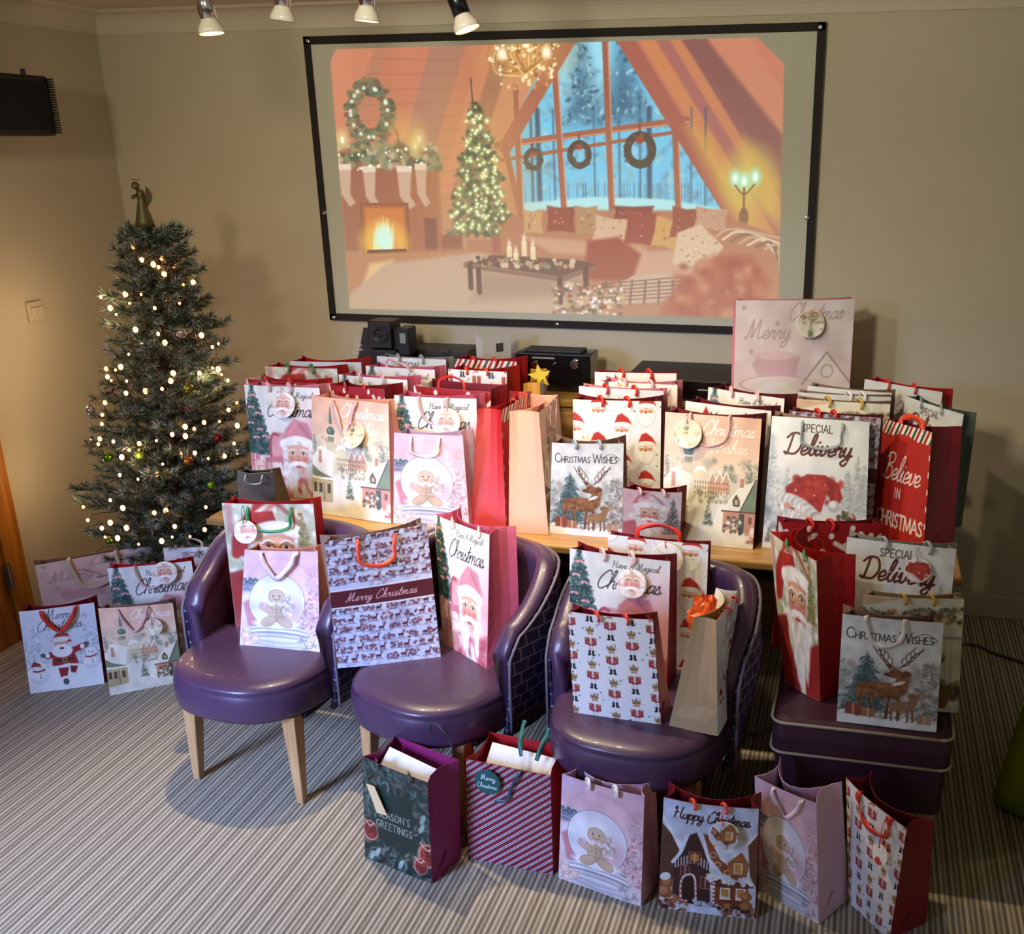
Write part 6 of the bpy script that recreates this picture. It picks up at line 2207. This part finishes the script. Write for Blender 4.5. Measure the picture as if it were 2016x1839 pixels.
bag('large pink village bag right of centre on table, with round tag at upper left', 'B', TZ, .38, (1310, 811), (1500, 825), (1482, 1082), (1303, 1065), 'maroon', tagd=(.26, .2, .15, 'B', ST_B, .2), hand='drop', hu=(.28, .68), res=200, d=.1, td=.08, group=G['B'])
bag('small pink Santa bag with little tree, tucked between the stag bag and the village bag', 'a', TZ, .2, (1227, 960), (1343, 969), (1338, 1076), (1226, 1066), 'dred', hand='stub', rib='pink', hu=(.3, .7), res=130, d=.07, td=.07)
bag('white Special Delivery gnome bag at the right front of the table', 'E', TZ, .38, (1520, 819), (1712, 831), (1703, 1090), (1500, 1078), 'brown', hand='U', rib='grey', hu=(.33, .72), res=200, d=.1, td=.07, group=G['E'])
# bags turned side-on
def side_on(label, design, zs, h, side, near_top, far_top, near_bot, left_bot, left_top, rib, hand, w_, res=80, group=None, inner='side', cr=.012):
    """corner points: the near vertical edge, the far top corner of the print, and the left edge of the narrow side"""
    t0, t1 = onz(near_top, zs + h), onz(far_top, zs + h)
    ax = t1 - t0; ax[2] = 0; ax /= np.linalg.norm(ax)
    b0 = onz(near_bot, zs)
    bl_ = onz(left_bot, zs)
    d_ = bl_ - b0; d_[2] = 0; dd = np.linalg.norm(d_); bk = d_ / dd
    ax = np.array([bk[1], -bk[0], 0.0])
    td = np.linalg.norm((onz(left_top, zs + h) - t0)[:2])
    P2 = lambda P: proj(P)
    return bag(label, design, zs, h, P2(t0), P2(t0 + ax * w_), P2(b0 + ax * w_), P2(b0), side, d=dd, td=td, rib=rib, hand=hand, res=res, group=group, inner=inner, lean=0, bulge=.004, cr=cr)


def proj(P):
    c = RW.T @ (np.asarray(P, float) - CAM)
    return (CX + FPX * c[0] / -c[2], CY - FPX * c[1] / -c[2])


side_on('red Believe bag turned side-on in the middle of the table, left of the peach one', 'I', TZ, .35, 'red', (986, 808), (1040, 768), (997, 1047), (925, 1040), (937, 808), 'orange', 'stub', .28, group=G['I'])
side_on('peach bag turned side-on at the table centre with pink ribbon handles', 'B', TZ, .35, 'peach', (1061, 812), (1100, 770), (1080, 1054), (1002, 1049), (1004, 809), 'pink', 'drop', .25)
# ---- second row and back rows
bag('pale winter-scene bag with red lining at the back left corner of the table', 'R', TZ, LG, (571, 711), (711, 713), None, None, 'red', rib=None, td=.12)
bag('Special Delivery bag at the back of the left group, below the dark case', 'E', TZ, LG, (742, 701), (878, 708), None, None, 'grey', rib='grey', hand='stub', td=.07, group=G['E'])
bag('red Believe bag with striped rim at the back beside the amplifier', 'I', TZ, LG, (895, 706), (1017, 712), None, None, 'red', rib='red', hand='stub', td=.12, group=G['I'])
bag('bearded Santa bag with green ribbons in the left group, behind the red dotted bag', 'H', TZ, LG, (522, 721), (664, 726), None, None, 'red', rib='green', hand='stub', group=G['H'])
bag('Have A Magical Christmas bag with rose side, in front of the left Special Delivery bag', 'A', TZ, LG, (720, 720), (856, 728), None, None, 'rose', rib='pink', hand='stand', group=G['A'])
bag('nutcracker bag with red side standing behind the peach side-on bag', 'G', TZ, LG, (882, 726), (998, 732), None, None, 'red', rib='orange', hand='stub', d=.14, td=.13, group=G['G'])
bag('Have A Magical Christmas bag between two red dotted bags', 'A', TZ, LG, (667, 737), (802, 748), None, None, 'rose', rib='pink', hand='stub', group=G['A'])
bag('red bag with white dots at the far left of the table, behind the pink Santa', 'J', TZ, LG, (485, 745), (622, 755), None, None, 'red', rib='red', hand='stub', inner='fff', td=.1, group=G['J'], bulge=.014)
bag('red dotted bag with red ribbon bows behind the left village bag', 'J', TZ, LG, (648, 756), (757, 766), None, None, 'dred', rib='red', hand='stub', group=G['J'], td=.11)
bag('open red dotted bag behind the snow globe and Magical Christmas bags', 'J', TZ, LG, (815, 759), (966, 772), None, None, 'dred', rib='red', hand='arch', td=.12, group=G['J'], inner='fff', pinch=.2)
bag('cream Merry bag with little red hats, at the back centre under the disc player', 'S', TZ, LG, (1171, 732), (1332, 735), None, None, 'dred', rib='red', hand='stub', td=.05)
bag('Have A Magical Christmas bag at the back centre, just before the cream Merry bag', 'A', TZ, LG, (1180, 750), (1334, 758), None, None, 'pink', rib='pink', hand='stub', tagd=(.28, .1, .13, 'A', ST_A, .8), group=G['A'])
bag('pale snow scene bag directly behind the Santa face pattern bag', 'R', TZ, LG, (1140, 760), (1307, 770), None, None, 'pink', rib='red', hand='stub', td=.05)
bag('cream Merry bag with red hats behind the right pink village bag', 'S', TZ, LG, (1350, 789), (1519, 809), None, None, 'maroon', rib=None, td=.08)
bag('Have A Magical Christmas bag in front of the big snowman bag', 'A', TZ, LG, (1395, 762), (1545, 785), None, None, 'maroon', rib='pink', hand='stub', group=G['A'])
bag('tall plain white bag with grey lining right of the snowman bag', 'R', TZ, LG, (1590, 759), (1756, 774), None, None, 'brown', rib=None, td=.06, inner='grey')
bag('off-white bag with a clear window, behind the mantelpiece bag', 'R', TZ, LG, (1572, 772), (1754, 782), None, None, 'brown', rib='white', hand='stub', hu=(.55, .7), td=.04)
bag('cream mantelpiece bag with yellow ribbons behind the right stag toile bag', 'Q', TZ, LG, (1569, 785), (1753, 796), None, None, 'brown', rib='gold', hand='stub', hu=(.34, .68), td=.05)
bag('stag toile bag with dark red lining behind the gnome bag', 'K', TZ, LG, (1554, 808), (1735, 823), None, None, 'maroon', rib='red', hand='stub', hu=(.32, .5), td=.05, group=G['K'])
bag('white bag with red bow ribbons at the far right back of the table', 'R', TZ, LG, (1703, 746), (1856, 772), None, None, 'red', rib='red', hand='stub', td=.07)
bag('Special Delivery bag with dark green-grey side at the right end, behind the Believe bag', 'E', TZ, .37, (1783, 779), (1898, 816), None, None, 'green', rib='grey', hand='stub', d=.06, td=.05, group=G['E'])
bag('big pink and cream snowman gift bag towering at the right of the table', 'X', TZ, .62, (1449, 591), (1683, 589), None, None, 'pink', rib=None, res=180, d=.07, td=.06, tagd=(.62, .19, .12, 'B', (.5, .9, .2), .2), bulge=.02)
# Believe bag at the right end, print turned left, narrow side to the room
def believe_right():
    zs, h = TZ, .35
    t1 = onz((1835, 851), zs + h); t0 = onz((1763, 838), zs + h)
    b1 = onz((1817, 1100), zs)
    s_ = onz((1897, 1112), zs) - b1; s_[2] = 0; dd = np.linalg.norm(s_); s_ /= dd
    ax = np.array([s_[1], -s_[0], 0.0])       # along the print, left to right
    # keep the print plane between the seen direction and the square one
    seen = t1 - t0; seen[2] = 0; seen /= np.linalg.norm(seen)
    ax = ax * .25 + seen * .75; ax /= np.linalg.norm(ax)
    w_ = .25
    t0 = t1 - ax * w_ * .75
    b0 = b1 - ax * w_ * .9
    bag('red Believe Christmas bag at the right end of the table, orange ribbon loop on top', 'I', zs, h, proj(t0), proj(t1), proj(b1), proj(b0), 'dred', d=.13, td=.13, rib='orange', hand='arch', hu=(.35, .8), res=150, group=G['I'], wd=.02)


believe_right()
# grey and gold bags
bag('small plain grey bag with white rope handles at the table corner beside the tree', 'P', TZ, .2, (467, 927), (538, 929), (542, 1008), (470, 1000), 'card', rib='cream', hand='U', hu=(.28, .72), res=60, d=.09, td=.05, wd=.005, inner='side')
side_on('gold-sided bag with stag print and yellow ribbon behind the peach side-on bag', 'D', TZ, .36, 'gold', (1063, 755), (1114, 721), (1075, 985), (1030, 985), (1031, 755), 'yellow', 'stub', .26, inner='side')
# ---- on the chairs
bag('bearded Santa bag with green ribbon at the back of the left chair', 'H', SZ, .41, (437, 990), (617, 992), None, None, 'red', rib='green', hand='U', hu=(.3, .75), res=180, d=.09, td=.07, group=G['H'], tagd=(.26, .3, .13, 'H', (.5, .6, .26), .2))
bag('pink snow globe bag standing on the seat of the left chair', 'C', SZ, .305, (482, 1082), (626, 1086), (630, 1285), (472, 1273), 'peach', rib='lilac', hand='V', hu=(.25, .72), res=190, d=.1, td=.07, group=G['C'], wd=.014)
bag('stag toile bag with maroon Merry Christmas band, propped between left and middle chairs', 'K', SZ, .38, (639, 1066), (840, 1031), (868, 1297), (665, 1316), 'brown', rib='orange', hand='U', hu=(.32, .66), res=210, d=.07, td=.06, group=G['K'], wd=.012)
bag('Have A Magical Christmas bag turned right, leaning on the arm of the middle chair', 'A', SZ, .38, (855, 1012), (964, 1053), (959, 1320), (872, 1267), 'rose', rib='pink', hand='stub', hu=(.4, .85), res=200, d=.12, td=.1, group=G['A'])
bag('white nutcracker bag on the front of the right chair', 'G', SZ, .30, (1118, 1203), (1286, 1220), (1302, 1429), (1130, 1404), 'dred', rib='red', hand='stub', hu=(.36, .7), res=200, d=.1, td=.05, group=G['G'])
bag('Have A Magical Christmas bag on the right chair, behind the nutcracker bag', 'A', SZ, .38, (1122, 1079), (1320, 1105), None, None, 'dred', rib='pink', hand='stub', hu=(.35, .64), tagd=(.66, .24, .14, 'A', ST_A, .2), res=190, d=.09, td=.06, group=G['A'])
bag('Santa face pattern bag with red ribbon at the back of the right chair', 'F', SZ, .39, (1197, 1051), (1395, 1072), None, None, 'dred', rib='red', hand='arch', hu=(.3, .72), tagd=(.62, .16, .16, 'F', (.29, .32, .13), .1), res=150, d=.04, td=.03, group=G['F'], wd=.014)
side_on('brown kraft bag turned side-on beside the nutcracker bag, with a red ribbon loop', 'O', SZ, .30, 'kraft', (1411, 1222), (1446, 1160), (1413, 1450), (1317, 1431), (1366, 1226), 'red', 'stub', .2, res=110, cr=.004, inner='fff')
# ---- on the stool
bag('bearded Santa portrait bag with glasses and red side on the left of the stool', 'H', STZ, .40, (1515, 1046), (1608, 1105), (1615, 1382), (1545, 1345), 'red', rib='green', hand='stub', hu=(.45, .8), res=190, d=.13, td=.12, group=G['H'])
bag('Special Delivery gnome bag at the back of the stool', 'E', STZ, .40, (1668, 1057), (1883, 1081), None, None, 'grey', rib='grey', hand='stub', hu=(.35, .75), res=170, d=.07, td=.05, group=G['E'], tagd=(.68, .22, .12, 'E', (.45, .72, .24), .2))
bag('cream mantelpiece bag at the right rear of the stool behind the stag bag', 'Q', STZ, .34, (1700, 1170), (1898, 1179), (1886, 1404), (1694, 1385), 'kraft', rib='gold', hand='stub', hu=(.4, .68), res=170, d=.05, td=.04)
bag('Christmas Wishes stag bag on the front right of the stool, white ribbon', 'D', STZ, .30, (1659, 1208), (1858, 1226), (1843, 1442), (1647, 1420), 'brown', rib='white', hand='drop', hu=(.24, .62), res=210, d=.07, td=.06, group=G['D'], wd=.012)
bag('red dotted bag with bow ribbons behind the Santa portrait bag at the stool', 'J', STZ, .40, (1533, 1027), (1736, 1031), None, None, 'dred', rib='red', hand='stub', hu=(.3, .5), res=130, d=.07, td=.05, group=G['J'], lean=.0)
# ---- on the floor, left
bag('white bag with dancing Santa and snowmen on the carpet, far left', 'O', 0, .32, (37, 1204), (185, 1186), (206, 1346), (60, 1366), 'dred', rib='red', hand='V', hu=(.3, .75), res=190, d=.09, td=.07, wd=.013)
bag('pink snowy village bag on the carpet, left of the purple chairs', 'B', 0, .32, (193, 1198), (340, 1187), (361, 1341), (217, 1370), 'brown', rib='pink', hand='V', hu=(.25, .65), tagd=(.7, .32, .12, 'B', ST_B, .3), res=180, d=.08, td=.05, group=G['B'])
bag('wide pale snowman bag reading Merry on the carpet beside the door', 'X', 0, .36, (68, 1113), (299, 1071), None, None, 'brown', rib='cream', hand='drop', hu=(.28, .68), res=150, d=.08, td=.06, wd=.016)
bag('Have A Magical Christmas bag on the carpet behind the left village bag', 'A', 0, .41, (211, 1119), (377, 1104), None, None, 'red', rib='pink', hand='drop', tagd=(.68, .1, .15, 'A', ST_A, .2), res=150, d=.07, td=.05, group=G['A'])
bag('Special Delivery bag on the carpet between the tree and the left chair', 'E', 0, .40, (321, 1078), (437, 1075), None, None, 'grey', rib='cream', hand='arch', res=110, d=.08, td=.06, group=G['E'])
# ---- on the floor, front row
F1 = bag("dark green Season's Greetings bag with pomegranates, first of the row on the carpet", 'L', 0, .32, (714, 1489), (842, 1541), (852, 1740), (719, 1688), 'magenta', rib='black', hand='stub', hu=(.25, .75), res=200, d=.125, td=.12, wd=.007, inner='side', bulge=.004, pinch=0)
F2 = bag('open bag with red, navy and white diagonal stripes on the carpet', 'M', 0, .315, (918, 1494), (1084, 1527), (1089, 1722), (922, 1690), 'red', rib=None, res=230, d=.13, td=.14, inner='side', bulge=.002, cr=.01, pinch=0)
bag('pink snow globe bag on the carpet beside the striped bag', 'C', 0, .325, (1107, 1524), (1269, 1568), (1262, 1785), (1100, 1728), 'lilac', rib='white', hand='stub', hu=(.35, .68), res=210, d=.11, td=.07, group=G['C'], wd=.013)
bag('gingerbread house bag reading Happy Christmas on the carpet', 'N', 0, .333, (1307, 1569), (1494, 1592), (1486, 1810), (1296, 1786), 'dred', rib='orange', hand='stub', hu=(.32, .65), tagd=(.66, .3, .16, 'N', (.75, .72, .2), .2), res=220, d=.08, td=.07, bulge=.012)
bag('pink snow globe bag with lilac side on the carpet, right of the gingerbread bag', 'C', 0, .345, (1486, 1528), (1608, 1582), (1612, 1820), (1495, 1750), 'lilac', rib='lilac', hand='V', hu=(.35, .8), res=190, d=.13, td=.12, group=G['C'], wd=.01)
bag('white nutcracker bag with red side, last of the row on the carpet', 'G', 0, .345, (1666, 1530), (1786, 1632), (1752, 1850), (1672, 1778), 'dred', rib='red', hand='drop', hu=(.3, .8), tagd=(.75, .46, .12, 'F', (.29, .32, .13), .2), res=190, d=.12, td=.08, group=G['G'], wd=.014)

# ---- loose things in and on the bags
# white boxes showing in the green and in the striped bag
for (root, PF), lab, nm, back_in in ((F1, 'white folded paper insert sticking up in the dark green bag', 'paper_insert', .075), (F2, 'white folded paper insert in the striped bag', 'paper_insert', .1)):
    a_ = np.array(PF(.12, .06)); b_ = np.array(PF(.9, .06))
    ax = b_ - a_; ax[2] = 0; ax /= np.linalg.norm(ax); bk = np.array([-ax[1], ax[0], 0])
    q = MB()
    p0 = a_ + bk * back_in; p1 = b_ + bk * back_in
    vs = [p0 + [0, 0, .012], p1 + [0, 0, -.002], p1 - [0, 0, .2], p0 - [0, 0, .2], p0 - bk * .05 - [0, 0, .03], p1 - bk * .05 - [0, 0, .035]]
    q.add(vs, [(0, 1, 2, 3), (0, 4, 5, 1)])
    tag(q.build(nm, mat('white_paper', 'dcdfe4', .6), None, solid=.001, at=tuple(p0)), lab, 'paper')
# kraft luggage tag and black cord on the green bag
root, PF = F1
q = MB()
c4 = [PF(.1, .3, .012), PF(.24, .28, .014), PF(.42, .62, .012), PF(.26, .64, .012)]
vs = [tuple(p) for p in c4]
q.add(vs, [(3, 2, 1, 0)])
q.build('gift_tag', mat('kraft_tag', 'd8b888', .6), root, solid=.0012, at=tuple(root.location))['label'] = 'plain kraft tag'
mr = mat('ribbon_black', '20241f', .35)
ribbon(PF, [(.05, .28, .004), (.1, .24, .014), (.2, .14, .018), (.33, .08, .014), (.4, .07, .006)], .006, mr, 'handle', root)
ribbon(PF, [(.62, -.14, -.13), (.6, -.35, -.13), (.72, -.4, -.12), (.9, -.28, -.12), (.93, -.1, -.125), (.93, .0, -.12)], .004, mr, 'handle', root)
# teal tag and ribbons on the striped bag
root, PF = F2
mt = mat('ribbon_teal', '2c6460', .35)
ribbon(PF, [(.5, -.28, -.13), (.49, -.22, -.115), (.52, -.12, -.08), (.56, .0, -.06)], .013, mt, 'handle', root)
ribbon(PF, [(.78, -.24, -.13), (.78, -.18, -.115), (.76, -.08, -.08), (.74, .02, -.06)], .013, mt, 'handle', root)
ribbon(PF, [(.67, -.02, .004), (.63, .06, .012), (.56, .22, .012), (.5, .38, .01), (.36, .44, .012)], .009, mat('ribbon_dark_teal', '3c4c5c', .35), 'handle', root)
q = MB()
K = 40
vs = [tuple(PF(.28, .2, .014))] + [tuple(PF(.28 + .15 * math.cos(2 * math.pi * k / K) * (1 + .04 * (k % 2)), .2 + .15 * math.sin(2 * math.pi * k / K) * (1 + .04 * (k % 2)), .014)) for k in range(K)]
q.add(vs, [(0, 1 + k, 1 + (k + 1) % K) for k in range(K)])
tg = q.build('gift_tag', mat('teal_card', '1c5450', .5), root, solid=.0012, at=tuple(root.location))
tg['label'] = 'round teal Merry Christmas tag'


def tag_text(PF, t_, u0, v0, hgt, wd, off, parent, font=SCRIPT):
    q = MB()
    x = u0
    for ch in t_:
        if ch == ' ':
            x += hgt * .3; continue
        g = font[ch]
        for st in g[1].split('|'):
            p = [tuple(map(float, s.split(','))) for s in st.split()]
            p = catmull(p, 3) if len(p) > 2 else p
            for a_, b_ in zip(p[:-1], p[1:]):
                ux, uy = b_[0] - a_[0], b_[1] - a_[1]
                L = math.hypot(ux, uy) or 1
                nx_, ny_ = -uy / L * wd / hgt / 2, ux / L * wd / hgt / 2
                pts = [(a_[0] - nx_, a_[1] - ny_), (b_[0] - nx_, b_[1] - ny_), (b_[0] + nx_, b_[1] + ny_), (a_[0] + nx_, a_[1] + ny_)]
                q.add([tuple(PF(x + a * hgt, v0 - b * hgt, off)) for a, b in pts], [(0, 1, 2, 3)])
        x += g[0] * hgt
    q.build('lettering', mat('pale_lettering', 'c8dcd8', .5), parent, at=parent_loc(parent))


tag_text(PF, 'Merry', .2, .17, .07, .008, .0155, tg)
tag_text(PF, 'Christmas', .16, .27, .06, .007, .0155, tg)
# orange net of satsumas in the kraft bag
p = onz((1386, 1200), SZ + .285)
q = MB()
rf = np.random.RandomState(5)
n_, m_ = 11, 18
vs, fs = [], []
for i in range(n_ + 1):
    for j in range(m_):
        th, ph = math.pi * i / n_, 2 * math.pi * j / m_
        r_ = (.036 + rf.uniform(-.008, .012)) * (1 if 0 < i < n_ else .5)
        vs.append((p[0] + r_ * math.sin(th) * math.cos(ph), p[1] + r_ * math.sin(th) * math.sin(ph) * .8, p[2] - .02 - r_ * 1.5 * math.cos(th)))
for i in range(n_):
    for j in range(m_):
        a_, b_, c_, d_ = i * m_ + j, i * m_ + (j + 1) % m_, (i + 1) * m_ + (j + 1) % m_, (i + 1) * m_ + j
        fs += [(a_, b_, c_), (a_, c_, d_)]
q.add(vs, fs)
tag(q.build('foil_packet', mat('orange_foil', 'e85a1c', .3, .2), None, smooth=False, at=(p[0], p[1], p[2] - .07)), 'crinkled orange foil packet poking out of the kraft bag beside the Magical Christmas bag', 'sweets')
# yellow paper star on the gold-sided bag
c_ = ony((1063, 741), 3.5)
q = MB()
vs = []
for y in (-.003, .003):
    for k in range(10):
        r_ = .045 if k % 2 == 0 else .02
        an = k * math.pi / 5 + .5
        vs.append((c_[0] + r_ * math.cos(an), c_[1] + y, c_[2] + r_ * math.sin(an)))
q.add(vs, [tuple(range(10)), tuple(range(10, 20))[::-1]] + [(k, 10 + k, 10 + (k + 1) % 10, (k + 1) % 10) for k in range(10)])
tag(q.build('star_bow', mat('yellow_foil', 'e0c030', .4), None, at=tuple(c_)), 'yellow star-shaped bow on top of the gold-sided bag', 'bow')
